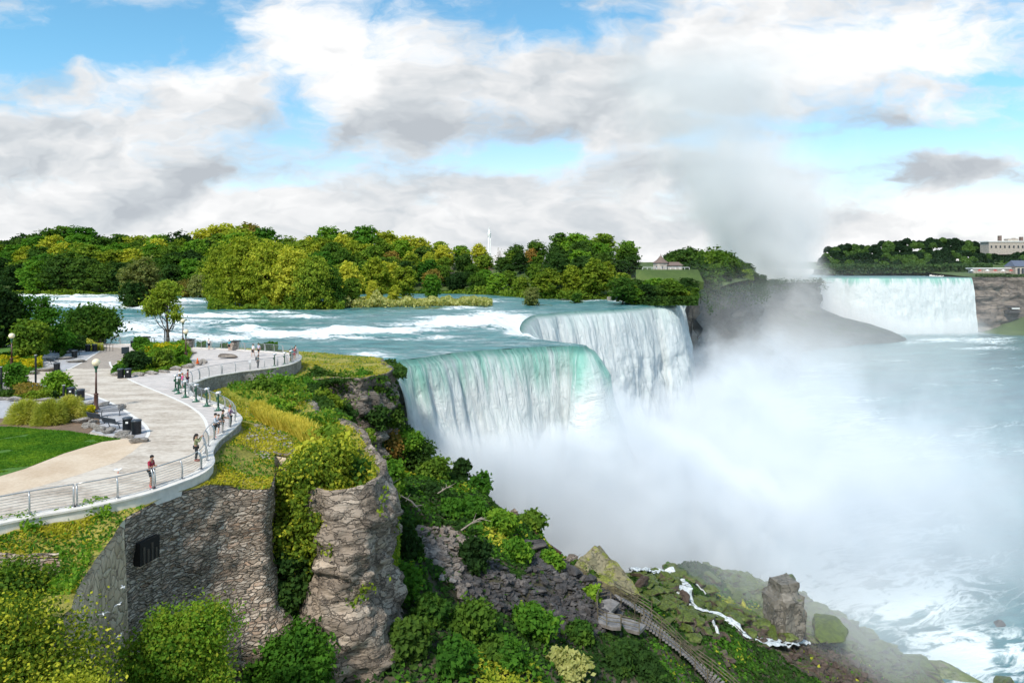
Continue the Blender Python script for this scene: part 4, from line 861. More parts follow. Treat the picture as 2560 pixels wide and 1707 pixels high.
# scree: small broken stones as one mass, and the larger blocks each on their own
def stones(name, x, y, z, s_, mat, seed, kind='stuff'):
    r_ = np.random.default_rng(seed); base = []
    for k in range(8):
        me = rock_mesh(300+k, 0, 0.2); base.append((np.array([v.co[:] for v in me.vertices]), [tuple(p.vertices) for p in me.polygons])); bpy.data.meshes.remove(me)
    VV, FF, n0 = [], [], 0
    for i in range(len(x)):
        V, F = base[i % 8]; a_, b_ = r_.random()*6.28, r_.normal()*0.5; ca, sa, cb, sb = math.cos(a_), math.sin(a_), math.cos(b_), math.sin(b_)
        Q = V*[1, .75, .6]; Q = Q@np.array([[1,0,0],[0,cb,sb],[0,-sb,cb]])@np.array([[ca,sa,0],[-sa,ca,0],[0,0,1]])*s_[i]
        VV.append(Q+[x[i], y[i], z[i]]); FF += [[q+n0 for q in f] for f in F]; n0 += len(V)
    return tag(mesh_obj(name, np.vstack(VV), FF, M[mat]), kind=kind)
x, y, z, px, py, r_ = slope_samples(90000, -20, 30, 40, 110, 71)
m_ = inside(SCREE, px, py) ; x, y, z, px, py = [v[m_][:5200] for v in (x, y, z, px, py)]
pale = (px < 1150) | ((py < 1400) & (px < 1240))
s_ = 0.12+0.62*r_.random(len(x))**3.2
stones('scree', x[pale], y[pale], z[pale]+0.1, s_[pale], 'scree_pale', 1); stones('scree', x[~pale], y[~pale], z[~pale]+0.1, s_[~pale], 'scree', 2)
x, y, z, px, py, r_ = slope_samples(60000, 5, 75, 45, 118, 72)
m_ = (z < -24) & (px > 1550) & ((fbm(x*0.12, y*0.12, 0, 3, 66) > -0.35) | (z < -38)); x, y, z, px, py = [v[m_][:5600] for v in (x, y, z, px, py)]
s_ = (0.2+0.75*r_.random(len(x))**2.2)
far_ = (PX(x, y, z)[1] < 1560) | (y > 98)
stones('shore_rubble', x[~far_], y[~far_], z[~far_]+0.1, s_[~far_]*1.15, 'redrock', 3); stones('shore_rubble', x[far_], y[far_], z[far_]+0.15, s_[far_]*1.6, 'mossy', 4)
# countable blocks on the slope: photo column, row, half-width in px, kind, squash
def block(px, py, w_, mat, label, grp=None, sq=0.6, k=0, rz=0.0, name='rock', rx=0.0, ry=0.0, dep=0.8, dmin=30):
    x, y, z = T(px, py, dmin); s_ = w_/FPX*y
    g_ = 1.3 if 'scree' in mat else 1.0
    return rock(name, label, 'rock', (x, y, z+s_*sq*0.6*g_), (s_*1.35*g_, s_*dep*1.35*g_, s_*sq*1.4*g_), rz, mat, grp, k, True, rx, ry)
for i, (px, py, w_, k, mt) in enumerate([(1105,1357,17,0,'scree_pale'),(1080,1380,14,1,'scree_pale'),(1108,1405,18,2,'scree_pale'),(1135,1370,13,3,'scree_pale'),(1070,1345,12,4,'scree_pale'),(1150,1345,10,0,'scree_pale'),(1050,1350,9,2,'scree_pale'),
        (1107,1447,13,1,'boulder'),(1125,1455,15,2,'boulder'),(1155,1470,12,3,'scree_pale'),(1150,1485,17,4,'scree_pale'),(1180,1350,11,2,'scree_pale'),(1165,1395,12,3,'scree_pale'),(1200,1370,12,4,'scree_pale')]):
    block(px, py, w_, mt, ['pale brown broken rock slab in the light upper part of the scree','pale block of stone beside the green bush on the scree'][mt == 'boulder'], 'pale rocks of the scree', 0.5, k, i*1.1)
for i, (px, py, w_, k) in enumerate([(1330,1375,26,0),(1310,1366,20,2),(1428,1432,24,1),(1370,1408,15,3),(1388,1405,12,4),(1402,1475,20,0),(1315,1485,17,2),(1345,1480,14,1),(1345,1520,12,3),(1280,1500,16,4),(1240,1515,13,0),(1430,1500,13,1),(1420,1415,11,2),(1385,1450,14,3),(1265,1455,12,4),(1230,1470,10,1),(1360,1455,12,0),(1490,1482,14,2),(1480,1450,14,3),(1400,1540,14,1),(1330,1545,12,0),(1450,1540,13,4)]):
    lab = ['large dark slab topmost in the dark scree','dark slab half behind the topmost dark slab','big dark brown slab at the right edge of the scree'][i] if i < 3 else 'dark angular block lying in the dark scree'
    block(px, py, w_, 'scree', lab, 'dark rocks of the scree', 0.5, k, i*0.9)
# mossy rocks beside the cascade
ms = [(1600,1440,16),(1625,1447,18),(1610,1465,20),(1640,1462,16),(1592,1480,14),(1630,1490,18),(1655,1480,14),(1603,1500,16),(1640,1510,20),(1670,1500,16),(1655,1530,20),(1690,1520,18),(1700,1545,24),(1725,1540,18),(1740,1560,22),(1670,1560,16),(1715,1575,22),(1760,1585,20),(1680,1585,16),(1735,1600,20),(1790,1605,18),(1640,1545,14),
      (1830,1560,28),(1800,1540,24),(1870,1590,22),(1845,1500,20),(1765,1480,26),(1740,1465,24),(1720,1450,18),(1900,1570,26),(1930,1590,24),(1960,1600,24),(1990,1590,24),(2020,1600,20),(2060,1590,26),(2090,1600,24),(1900,1540,26),(2110,1560,24),(2080,1540,24),(2050,1530,22),(2150,1610,30),(2185,1625,28),(2215,1640,22),(2010,1560,22),(1700,1440,18),(1780,1450,20)]
for i, (px, py, w_) in enumerate(ms):
    wh = 'left of the white cascade' if px < 1790 and py > 1.2*(px-1600)+1425 else 'between the cascade and the tall rock tower' if px < 1900 else 'at the foot of the tall rock tower' if px < 2040 else 'by the water right of the tall rock tower'
    block(px, py, w_, 'mossy', 'wet green mossy rock ' + wh, 'mossy rocks round the cascade', 0.62, i % 5, i*1.3)
for px, py, sc_, rz_, k_, lab in ((2300,1672,(8.5,4.2,4.6),-.62,2,'long mossy green-brown rock hump at the water edge, lower right'),(2395,1690,(4.6,2.6,3.2),-.5,1,'dark green hump of rock between the long hump and the foaming water'),(2500,1712,(2.6,2.2,2.4),.1,3,'rounded wet green rock in the foam at the lower right corner'),(2140,1600,(4.5,3.5,3.6),-.3,0,'dark wet boulder where the mossy apron meets the foam')):
    x, y, z = G(px, py, LZ+.2); rock('rock', lab, 'rock', (x, y, LZ+.4), sc_, rz_, 'mossy', None, k_)
# the tall rock tower in the spray
M['tower'] = rock_mat('tower_stone', (0.10,0.095,0.08), (0.19,0.17,0.14), (0.32,0.29,0.24), 0.9, 0.8, (0.09,0.10,0.03), 0.06, 0.5)
tx, ty_, tz_ = T(1958,1590,60); ty_ = 90.0; tx = (1960-CX)/FPX*ty_; zb_ = CAMZ-(1600-HY)/FPX*ty_; ztop_ = CAMZ-(1452-HY)/FPX*ty_
bm = bmesh.new(); bmesh.ops.create_cube(bm, size=2); bmesh.ops.bevel(bm, geom=bm.edges[:], offset=0.42, segments=3, affect='EDGES'); bmesh.ops.triangulate(bm, faces=bm.faces[:]); bmesh.ops.subdivide_edges(bm, edges=bm.edges[:], cuts=9, use_grid_fill=True)
for v in bm.verts:
    c = v.co; n_ = 0.20*float(fbm(c.x*1.3, c.y*1.3, c.z*1.8, 4, 17)) + 0.05*float(vn(c.x*3, c.y*3, c.z*1.0, 18)); v.co = Vector((c.x*(1+n_-0.05*(c.z > .6)), c.y*(1+n_), c.z*(1+.3*n_)))
me = bpy.data.meshes.new('rock_tower'); bm.to_mesh(me); bm.free(); me.materials.append(M['mossy']); o = bpy.data.objects.new('rock_tower', me); col.objects.link(o)
me.materials.clear(); me.materials.append(M['tower']); o.location = (tx, ty_, (zb_+ztop_)/2-0.4); o.scale = (2.45, 2.3, (ztop_-zb_)/2+.6); o.rotation_euler = (0, 0, 0.25); tag(o, 'tall block-shaped dark rock tower standing in the mist', 'rock')
rock('rock', 'rounded rock peeking over the top of the rock tower in the mist', 'rock', ((1962-CX)/FPX*97, 97, CAMZ-(1452-HY)/FPX*97), (2.1, 1.8, 1.8), 0.4, 'mossy', None, 3)
rock('rock', 'pointed hazy rock left of the rock tower, half lost in the mist', 'rock', ((1845-CX)/FPX*98, 98, CAMZ-(1490-HY)/FPX*98), (3.3, 2.8, 3.4), 0.9, 'mossy', None, 1)
rock('rock', 'faint grey rock in the spray above the right side of the water', 'rock', ((2500-CX)/FPX*128, 128, CAMZ-(1565-HY)/FPX*128), (2.4, 3.0, 3.2), 0.9, 'scree', None, 1)
rock('rock', 'sloping dark boulder field edge right of the rock tower', 'rock', ((2070-CX)/FPX*96, 96, CAMZ-(1570-HY)/FPX*96), (4.0, 3.2, 2.6), 0.9, 'mossy', None, 4)
# the big tilted slab
sx, sy, sz = T(1650,1440,60)
bm = bmesh.new(); pp = [(1500,1366),(1480,1367),(1458,1386),(1438,1407),(1470,1432),(1520,1462),(1568,1484),(1600,1484),(1580,1452),(1535,1402)]
dd_ = [84,81,77,75,76,78,81,83,85,86]; top = [Vector(GD(a_, b_, T(a_, max(b_, 1425), 50)[1]-4.0+max(0, 1425-b_)*.05)) for a_, b_ in pp]
vt = [bm.verts.new(v) for v in top]; vb = [bm.verts.new(v+Vector((-1.5, 1.0, -4.5))) for v in top]
bm.faces.new(vt); bm.faces.new(vb[::-1])
for i in range(len(vt)): bm.faces.new((vt[i], vb[i], vb[(i+1) % len(vt)], vt[(i+1) % len(vt)]))
bmesh.ops.recalc_face_normals(bm, faces=bm.faces[:]); bmesh.ops.triangulate(bm, faces=bm.faces[:]); bmesh.ops.subdivide_edges(bm, edges=bm.edges[:], cuts=14, use_grid_fill=True)
for v in bm.verts: c = v.co; v.co = c + Vector((0, 0, 1))*(0.30*float(fbm(c.x*.5, c.y*.5, c.z*.5, 4, 27))+0.12*float(vn(c.x*0.9+c.y*.5, c.y*.2, c.z*2.5, 28)))
me = bpy.data.meshes.new('rock_slab'); bm.to_mesh(me); bm.free()
M['slab'] = rock_mat('slab_stone', (0.13,0.115,0.06), (0.25,0.215,0.12), (0.40,0.345,0.23), 0.8, 0.6, (0.15,0.16,0.02), 0.16)
me.materials.append(M['slab']); tag((lambda o: (col.objects.link(o), o)[1])(bpy.data.objects.new('rock_slab', me)), 'huge tilted sandy slab with yellow-green moss above the stairs', 'rock')
block(1607,1468,14,'redrock','dark upright wedge of rock at the lower left foot of the huge slab',None,1.4,2,0.3)
block(1715,1520,12,'redrock','leaning dark brown rock post beside the stairs below the slab',None,2.6,1,0.2,ry=-0.5)
block(1510,1380,10,'scree','small dark boulder on the crest left of the huge slab',None,0.8,3,0.2); block(1430,1367,10,'scree_pale','small grey boulder on the slope crest against the mist',None,0.8,1,0.2)
block(1285,1250,16,'pillar','orange-brown blocky rock at the crest where the pipe starts',None,1.0,2,0.2, dmin=60)
# old pipe along the crest
pp = [T(a_, b_, 50) for a_, b_ in ((1288,1292),(1310,1318),(1338,1342),(1372,1364),(1402,1380))]
o = MB().tube([Vector(p)+Vector((0,0,.3)) for p in pp], 0.28, 10).build('pipe', M['brown'], None, True); tag(o, 'dark rusty pipe running down the slope crest beside the mist', 'pipe')
# the cascade
def cascade(name, px_pts, w0, label):
    P = []
    for px, py, d_ in px_pts: P.append(GD(px, py, d_))
    C0 = smooth_line(P, 0.25); n = len(C0); N = offset_normals(C0); k = 5; VV, FF = [], []
    for _ in range(25): N[1:-1] = (N[:-2]+N[1:-1]*2+N[2:])/4
    for q in range(1 if w0 < .6 else 4):
        w1 = w0*(.62 if w0 < .6 else .36); sh = (q-1.5)*w0*.42*(w0 > .6) + w0*.16*fbm(C0[:, 1]*.35+q*7, C0[:, 0]*.35, 0, 3, 5+q); up_ = np.clip(.12+.3*fbm(C0[:, 1]*.6, C0[:, 0]*.6+q*3, 0, 2, 15), -.2, .3); V = []
        for j in range(k):
            t_ = j/(k-1)*2-1; wv = sh + w1*(0.65+0.6*fbm(C0[:, 1]*.9, C0[:, 0]*.9+q, 0, 2, 25+q))*t_
            V.append(np.c_[C0[:, :2]+N*wv[:, None], C0[:, 2]+up_+0.16*(1-t_*t_)+0.14*vn(C0[:, 0]*2.5+wv, C0[:, 1]*2.5, 0, 6)])
        FF.append(grid_faces(n, k)+len(VV)*n*k); VV.append(np.stack(V, 1).reshape(-1, 3))
    return tag(mesh_obj(name, np.vstack(VV), np.vstack(FF), M['foam'], smooth=True), label, 'cascade', kind='structure')
m, t_ = material('white_water'); p = t_.coord(); f = t_.noise(p, 2.6, 6, 0.7, 0.5); c = t_.mix(f.ramp(0.34, 0.52), (0.40,0.47,0.46), (0.84,0.87,0.88))
t_.link(t_.bsdf(c, 0.6, t_.bump(f, 1.0, 0.4)), t_.out.inputs[0]); M['foam'] = m
def onT(lst, dmin=60, up_=0.5):
    o_ = []
    for px, py in lst:
        x, y, z = T(px, py, dmin); o_.append((px, py-3, y-0.6))
    return o_
cascade('cascade', onT([(1660,1430),(1690,1455),(1705,1480),(1725,1505),(1755,1528),(1790,1545),(1825,1562),(1860,1590),(1890,1605),(1950,1612),(2010,1606)]), 1.5, 'white cascade of water tumbling between mossy rocks')
cascade('cascade', onT([(1700,1450),(1740,1462),(1765,1485)]), 0.4, 'thin side rill above the main cascade')
cascade('cascade', onT([(1780,1555),(1790,1575),(1800,1590)]), 0.5, 'short white rill left of the lower cascade')
cascade('cascade', onT([(1580,1430),(1620,1432),(1660,1432)]), 0.9, 'flat white water feeding the cascade from the mist')

# ------------------------------------------------------------------ the wet stairs on the slope
st = thing('stairway', 'wet wooden stairway with railings descending the green slope', 'stairs')
def deck(pts, th=0.15): 
    mb = MB(); n = len(pts); return mb.add([*pts, *[(p[0], p[1], p[2]-th) for p in pts]], [tuple(range(n)), tuple(range(2*n-1, n-1, -1))] + [(i, i+n, (i+1) % n+n, (i+1) % n) for i in range(n)])
M['wetwood'] = simple('wet_grey_planks', (0.20,0.18,0.165), 0.15, var=0.3, scale=1.5); M['rail_wood'] = simple('weathered_rail', (0.12,0.10,0.06), 0.7, var=0.4, scale=2)
zl = -20.2
def LZp(px, py, z):
    x, y, q = T(px, py+4, 40); return (x, y, q+0.75)
def flat_deck(pp):
    Q = [T(a_, b_, 40) for a_, b_ in pp]; z = max(q[2] for q in Q)*.6+sum(q[2] for q in Q)/len(Q)*.4+0.5; return [G(a_, b_, z) for a_, b_ in pp]
land = flat_deck([(1491,1502),(1495,1556),(1531,1567),(1552,1567),(1552,1541),(1527,1529),(1549,1506),(1527,1495)]); deck(land, .3).build('landing', M['wetwood'], st)
m2 = flat_deck([(1553,1543),(1553,1568),(1598,1579),(1615,1562),(1580,1548)]); deck(m2, .3).build('landing', M['wetwood'], st)
SA = smooth_line([LZp(1606,1566,0), LZp(1645,1594,0), LZp(1690,1632,0), LZp(1740,1675,0), LZp(1790,1722,0), LZp(1860,1790,0)], 0.33)
SB = smooth_line([LZp(1545,1508,0), LZp(1585,1530,0), LZp(1628,1556,0)], 0.33)
for SA_, wd_ in ((SA, 1.7), (SB, 1.2)):
    ms_, N = MB(), offset_normals(SA_)
    for _ in range(6): N[1:-1] = (N[:-2]+N[1:-1]*2+N[2:])/4
    for i in range(0, len(SA_)):
        a_ = math.atan2(N[i][1], N[i][0]); ms_.box((SA_[i][0], SA_[i][1], SA_[i][2]-0.03), (wd_, 0.26, 0.07), a_)
    ms_.build('steps', M['wetwood'], st)
    for s_ in (-1, 1):
        mr = MB(); L_ = np.c_[SA_[:, :2]+N*(wd_/2+.05)*s_, SA_[:, 2]]
        for h in (0.4, 0.75, 1.1): mr.tube([(q[0], q[1], q[2]+h) for q in L_[::4]], 0.045, 5)
        mr.build('handrail', M['rail_wood'], st)
        for q in L_[::6]: MB().box((q[0], q[1], q[2]+0.4), (0.08, 0.08, 1.5)).build('post', M['rail_wood'], st)
def fence_on(pts, name):
    mr = MB(); Q = resample(np.array(pts, float), 1.2)
    for h in (0.4, 0.75, 1.1): mr.tube([(q[0], q[1], q[2]+h) for q in Q], 0.035, 5)
    for q in Q: MB().box((q[0], q[1], q[2]+0.5), (0.07, 0.07, 1.25)).build('post', M['rail_wood'], st)
    mr.build('handrail', M['rail_wood'], st)
fence_on([land[3], land[2], land[1], land[0], land[7]], 'a'); fence_on([m2[1], m2[2]], 'b')

# ------------------------------------------------------------------ shrubs and trees of the slope, cliffs and wall foot
def bush(label, loc, H, Wd, mat, seed, leaf=0.22, ncl=200, per=16, name='shrub', cat='shrub', group=None, nl=8, base=0.12, **k):
    return make_tree(label, cat, H, Wd, M[mat], seed, loc, group, nl=nl, ncl=ncl, per=per, leaf=leaf, base=base, name=name, spread=k.pop('spread', Wd*0.085), r0=k.pop('r0', H*0.02), **k)
globals().__setitem__('LS', .72)
bush('large bright yellow-green bush filling the lower left corner', (-17.6,23.9,-9.8), 10.6, 6.4, 'leaf_y', 201, 0.09, 4200, 22, nl=34, cat='bush', kind='round', hollow=.72, lean=(-.2,0), spread=.36, tips=('leaf_t',.5))
bush('yellow-green bush at the bottom edge below the large corner bush', (-14.7,22.0,-9.8), 8.4, 4.6, 'leaf_y', 202, 0.085, 2200, 20, nl=20, cat='bush', hollow=.7, spread=.32, tips=('leaf_t',.5))
bush('green bush covering the low rough wall at the far lower left', (-21.4,29.4,-5.0), 4.6, 4.4, 'leaf', 209, 0.10, 1500, 18, nl=16, spread=.3, tips=('leaf_y',.5))
bush('green bushy tree growing against the rubble bastion, under its dark opening', (-15.9,32.6,-13.6), 10.0, 4.6, 'leaf_g', 203, 0.105, 2900, 22, nl=28, name='tree', cat='tree', kind='tall', hollow=.7, spread=.34, tips=('leaf_y',.55))
bush('lower mid-green tree in front of the rubble bastion', (-13.9,29.6,-14.0), 6.6, 4.6, 'leaf', 204, 0.10, 1500, 20, nl=20, name='tree', cat='tree', hollow=.7, spread=.3, tips=('leaf_y',.35))
bush('dense yellow-green tree between the rubble bastion and the pale rock pillar', (-13.6,46.6,-9.6), 9.6, 5.6, 'leaf_y', 205, 0.17, 2000, 20, nl=30, name='tree', cat='tree', kind='tall', hollow=.7, spread=.30, base=.2, tips=('leaf_t',.5))
bush('dark green tree in the shade behind the rubble corner', (-14.6,45.2,-13.5), 8.6, 4.0, 'leaf_d', 206, 0.22, 600, 16, nl=9, name='tree', cat='tree', spread=.4)
bush('dark green bush at the foot of the dense yellow-green tree', (-14.2,41.8,-14.5), 4.6, 4.6, 'leaf_g', 207, 0.19, 500, 16, cat='bush', spread=.35)
LS = .85
# slope shrubs: px, py of the foot, height, width, leaf kind, words
SH = [(1185,1425,5.2,5.4,'leaf_d','rounded dark green bush standing in the scree'),(950,1185,6.4,5.0,'leaf_d','dark leafy tree at the foot of the cliff, left of the dead branches'),(985,1240,6.0,4.6,'leaf_g','bright upright sapling by the dead branches'),
      (1035,1175,5.4,6.0,'leaf_d','dark tree below the cliff face facing the falls'),(1092,1200,3.0,4.4,'leaf','olive tree on the slope edge against the falls'),(1000,1140,5.0,5.0,'leaf_d','tall dark tree close under the cliff face'),
      (1200,1225,2.2,3.6,'leaf_g','small green bush on the crest of the slope against the spray'),(1150,1190,3.0,3.4,'leaf_d','pointed bush on the crest of the slope, highest against the spray'),(1180,1290,2.6,4.0,'leaf_g','green bush above the pale scree, right of the dead branches'),
      (1250,1330,3.4,4.6,'leaf_g','light green bush right above the dark scree'),(1130,1290,2.6,4.0,'leaf_g','low leafy bush at the top edge of the scree'),(1290,1395,3.0,4.0,'leaf_g','feathery bush between scree and crest slab'),
      (1000,1500,6.0,6.0,'leaf_g','broad bright green tree low on the slope beside the rock pillar'),(1075,1560,5.0,6.0,'leaf','olive tree in the lower slope under the scree'),(1185,1590,5.6,6.0,'leaf','yellowish olive tree under the lower scree'),
      (1330,1600,5.6,6.4,'leaf_g','fresh green maple-like tree below the scree'),(1260,1660,4.0,6.0,'leaf_g','green tree near the bottom edge, below the maple-like tree'),(1020,1640,5.0,6.0,'leaf_d','dark tree at the bottom beside the pillar foot'),(1130,1680,4.4,6.0,'leaf_g','bright green bush at the bottom centre-left'),
      (1420,1690,3.6,5.6,'leaf_w','pale grey-green bush at the bottom centre'),(1550,1670,3.4,5.0,'leaf_d','dark blue-green bush at the bottom, left of the stairs'),(1620,1690,3.4,4.0,'leaf_d','dark leafy bush at the bottom next to the stairs'),(1450,1590,2.4,4.0,'leaf','olive bush left of the stair landing'),(1480,1500,2.0,3.0,'leaf_g','small bright bush beside the stair landing'),
      (1240,1650,4,5,'leaf','olive bush at the bottom, left of the pale grey-green one'),(960,1400,5.0,5.0,'leaf_g','green tree close against the rock pillar'),(1010,1390,4.0,5.0,'leaf_d','dark bush below the dead branches'),(1330,1300,2.4,3.6,'leaf','olive bush on the crest above the old pipe'),(1380,1420,2.4,3.4,'leaf_g','light green bush at the right edge of the dark scree')]
for i, (px, py, H, Wd, mt, lab) in enumerate(SH):
    x, y, z = T(px, py, 33); q = min(1.0, max(0.5, y/95)); H, Wd = H*q*.9, Wd*q*.85; bush(lab, (x, y, z-0.3), H, Wd, mt, 220+i, 0.21+0.0022*y*0.5, int(90*H*Wd/10)+120, 15, name='tree' if H > 4.4 else 'shrub', cat='tree' if H > 4.4 else 'shrub', nl=9, hollow=.62)
# shrubs along the grassy rim and on the cliff faces: x, y, z, H, W
RIM = [(790,1165,49.5,2.0,3.2,'leaf_y','low golden bush spilling over the near edge of the rock pillar'),(870,1205,48.0,1.6,2.8,'leaf','green bush on the middle of the rock pillar top'),(830,1140,54,2.2,3.2,'leaf','olive bush at the back of the rock pillar top'),(800,985,87,3.6,4,'leaf_d','dark pointed bush on the rim above the cliff face, tallest of the row'),(760,1010,82,3.0,5,'leaf_g','green bush on the rim left of the tallest dark one'),(700,990,78,2.4,5,'leaf_g','low green bush below the curving bay wall'),(655,985,75,1.4,4,'leaf','low yellow-green bush near the telescopes, below the wall'),
       (850,1000,86,3.0,5,'leaf_d','dark bush right of the tallest rim bush'),(905,985,88,2.8,5,'leaf_g','green bush overhanging the cliff face'),(925,985,88,2.6,4,'leaf_d','dark leafy bush at the brink of the cliff face'),(950,990,89,2.4,3.4,'leaf_d','dark bush on the outermost rim by the falls'),
       (970,1015,89,2.4,3.0,'leaf_d','dark tufted bush hanging from the outer rim beside the falls'),(985,1060,89,2.4,3.0,'leaf_d','dark bush on the cliff side below the outer rim'),(745,1045,74,1.8,4,'leaf','yellow-green bush between gold grass and the dark bushes'),(810,1050,76,3.0,4,'leaf_y','bright yellow-green bush beside the gully'),
       (790,1085,73,2.6,4,'leaf_g','green bush at the head of the gully'),(850,1075,78,3.0,4,'leaf_d','dark bush deep in the gully beside the cliff face'),(700,1035,68,1.3,3,'leaf_g','small green bush beside the gold grass'),(770,1120,62,1.5,3,'leaf_g','small leafy bush below the gold grass'),
       (845,1165,53,2.2,3,'leaf_y','yellow bush on top of the rock pillar'),(900,1230,48,1.8,2.6,'leaf_y','yellow bush hanging over the outer edge of the rock pillar'),(870,1145,58,2.0,3,'leaf_y','golden green bush behind the top of the rock pillar'),(980,1130,89,2.6,3.4,'leaf_o','rusty leaved shrub on the cliff face'),(1025,1120,90,2.4,3.4,'leaf_g','green bush on the ledge below the falls corner'),(935,1060,86,2.4,3.5,'leaf_d','dark ivy-like bush halfway down the cliff face')]
for i, (px, py, d_, H, Wd, mt, lab) in enumerate(RIM):
    x, y, z = GD(px, py, d_); bush(lab, (x, y, z-0.4), H, Wd, mt, 260+i, 0.26, int(80*H*Wd/6)+60, 14, nl=7, hollow=.6, base=0.1)
bush('bush of leaves hanging on the side of the rubble bastion corner', (-12.6,41.0,-13.5), 4.0, 3.6, 'leaf_g', 290, 0.18, 300, 14, spread=.3)
# dead branches
for i, (px, py, dx, dz, ln) in enumerate([(1000,1300,-1.4,3.6,1),(1060,1290,-3.0,2.4,1),(1150,1330,2.2,1.4,.7),(1085,1240,2.0,1.2,.7)]):
    x, y, z = T(px, py, 50); r_ = random.Random(i); mb = MB(); tip = Vector((x+dx, y, z+dz)); b0 = Vector((x, y, z)); mid = b0.lerp(tip, .5)+Vector((.25, .1, .2))
    mb.tube([b0, mid, tip], [0.13*ln, 0.09*ln, 0.02], 6)
    for q in range(7): a_ = b0.lerp(tip, r_.uniform(.3, .9)); mb.tube([a_, a_+Vector((r_.uniform(-.2, 1.2), r_.uniform(-.5, .5), r_.uniform(-.2, .9)))], [0.05, 0.012], 4)
    tag(mb.build('dead_branch', M['deadwood']), ['bleached dead branch leaning up out of the green slope','long pale fallen branch below the dark trees','small pale dead branch at the top of the scree','pale forked branch by the brown rocks'][i], 'branch')

# grass and weeds on the plateau outside the railing (countless)
def on_plateau(n, poly_px, seed, z=-1.0):
    r_ = np.random.default_rng(seed); A = np.array([G(a_, b_, z)[:2] for a_, b_ in poly_px]); x = r_.uniform(A[:, 0].min(), A[:, 0].max(), n); y = r_.uniform(A[:, 1].min(), A[:, 1].max(), n)
    m_ = inside(A, x, y) & inside(outline, x, y); return x[m_], y[m_], r_
def inslab(x, y): return inside(slab, x, y)
n = 210000; r_ = np.random.default_rng(81); d_ = 28*(118/28)**r_.random(n); px = r_.uniform(-60, 1040, n); x = (px-CX)/FPX*d_
m_ = inside(outline, x, d_) & ~inslab(x+0.0, d_) & ~inslab(x-0.7, d_) & ~inslab(x-0.3, d_+.6); x, y = x[m_], d_[m_]; g = fbm(x*0.35, y*0.35, 0, 4, 82)
keep = r_.random(len(x)) < sstep(-1.0, 0.15, g); x, y, g = x[keep], y[keep], g[keep]; z = zo(x, y)
P = np.stack([x, y, z+0.02+0.06*r_.random(len(x))], 1); yl = (g + 0.3*r_.normal(size=len(x)) > -0.1)
cover('grass', P[yl], None, 0.10, M['weed_y'] if 'weed_y' in M else M['leaf_y'], 11, upright=1.0, asp=2.2); cover('grass', P[~yl], None, 0.10, M['leaf_g'], 12, upright=1.0, asp=2.2)
def tufts(name, poly_px, n, h, mat, seed, w_=0.03, z=-1.0):
    x, y, r_ = on_plateau(n, poly_px, seed, z); zz_ = zo(x, y); k = len(x); a_ = r_.random(k)*6.28; hh = h*(0.6+0.7*r_.random(k)); ln = r_.normal(size=(k, 2))*0.25*hh[:, None]; ww = w_*y/50
    B = np.stack([x, y, zz_], 1); dxy = np.stack([np.cos(a_)*ww, np.sin(a_)*ww, 0*x], 1); Tp = B+np.c_[ln, hh]
    V = np.stack([B-dxy, B+dxy, Tp+dxy*.25, Tp-dxy*.25], 1).reshape(-1, 3); return tag(mesh_obj(name, V, np.arange(4*k, dtype=np.int32).reshape(-1, 4), M[mat]), kind='stuff')
tufts('golden_grass', [(630,1015),(650,1010),(700,1035),(760,1062),(810,1090),(820,1110),(790,1105),(740,1080),(690,1055),(650,1035)], 70000, 1.0, 'goldgrass', 83, 0.05)
tufts('tall_grass', [(560,972),(640,975),(690,990),(700,1010),(640,1005),(600,1000)], 40000, 0.45, 'strawgrass', 84, 0.05)
x, y, r_ = on_plateau(30000, [(560,965),(620,960),(720,965),(860,935),(1000,940),(1000,990),(900,1040),(800,1100),(760,1060),(700,1020),(640,1010),(590,990)], 85)
k = fbm(x*0.3, y*0.3, 0, 3, 86) > -0.15; x, y = x[k], y[k]; P = np.stack([x, y, zo(x, y)+0.9*r_.random(len(x))**1.3], 1); h2 = len(P)//2
cover('weeds', P[:h2], None, 0.22, M['leaf_g'], 13); cover('weeds', P[h2:], None, 0.22, M['leaf'], 14)
# leaves overhanging the wall edges at lower left and on the pillar
x, y, r_ = on_plateau(26000, [(-60,1330),(120,1350),(250,1300),(330,1250),(300,1300),(230,1400),(180,1500),(-60,1480)], 87, -1.3)
P = np.stack([x, y, zo(x, y)+0.5*r_.random(len(x))**2], 1); k = fbm(x*.6, y*.6, 0, 3, 88) > -0.1; cover('creeper', P[k], None, 0.13, M['leaf_g'], 15)
P_ = resample(EDGE[21:29], 0.1); N = offset_normals(P_); ci = rr.integers(0, len(P_), 16000); dn = rr.random(16000)**2*7
P = np.c_[P_[ci]+N[ci]*(0.5+rr.random(16000)[:, None]*0.7), zo(P_[ci, 0], P_[ci, 1])-dn]; k = fbm(P[:, 0]*.5, P[:, 1]*.5, P[:, 2]*.35, 3, 89)-dn*.05 > 0.22
cover('creeper', P[k], None, 0.2, M['leaf'], 16)
P_ = resample(EDGE[28:39], 0.1); N = offset_normals(P_); ci = rr.integers(0, len(P_), 26000); dn = rr.random(26000)**1.5*11
P = np.c_[P_[ci]+N[ci]*(0.3+rr.random(26000)[:, None]*1.6), zo(P_[ci, 0], P_[ci, 1])-dn]; k = fbm(P[:, 0]*.3, P[:, 1]*.3, P[:, 2]*.22, 3, 90)+np.clip(2-dn, 0, 2)*.3 > 0.16
cover('creeper', P[k], None, 0.26, M['leaf_d'], 17)
# loose stones of the broken bank
x, y, r_ = on_plateau(1500, [(640,1040),(690,1060),(740,1100),(775,1150),(700,1150),(650,1140),(612,1120),(625,1070)], 91, -1.2)
stones('bank_rubble', x, y, zo(x, y)+0.03, 0.06+0.16*r_.random(len(x))**2, 'boulder', 6)
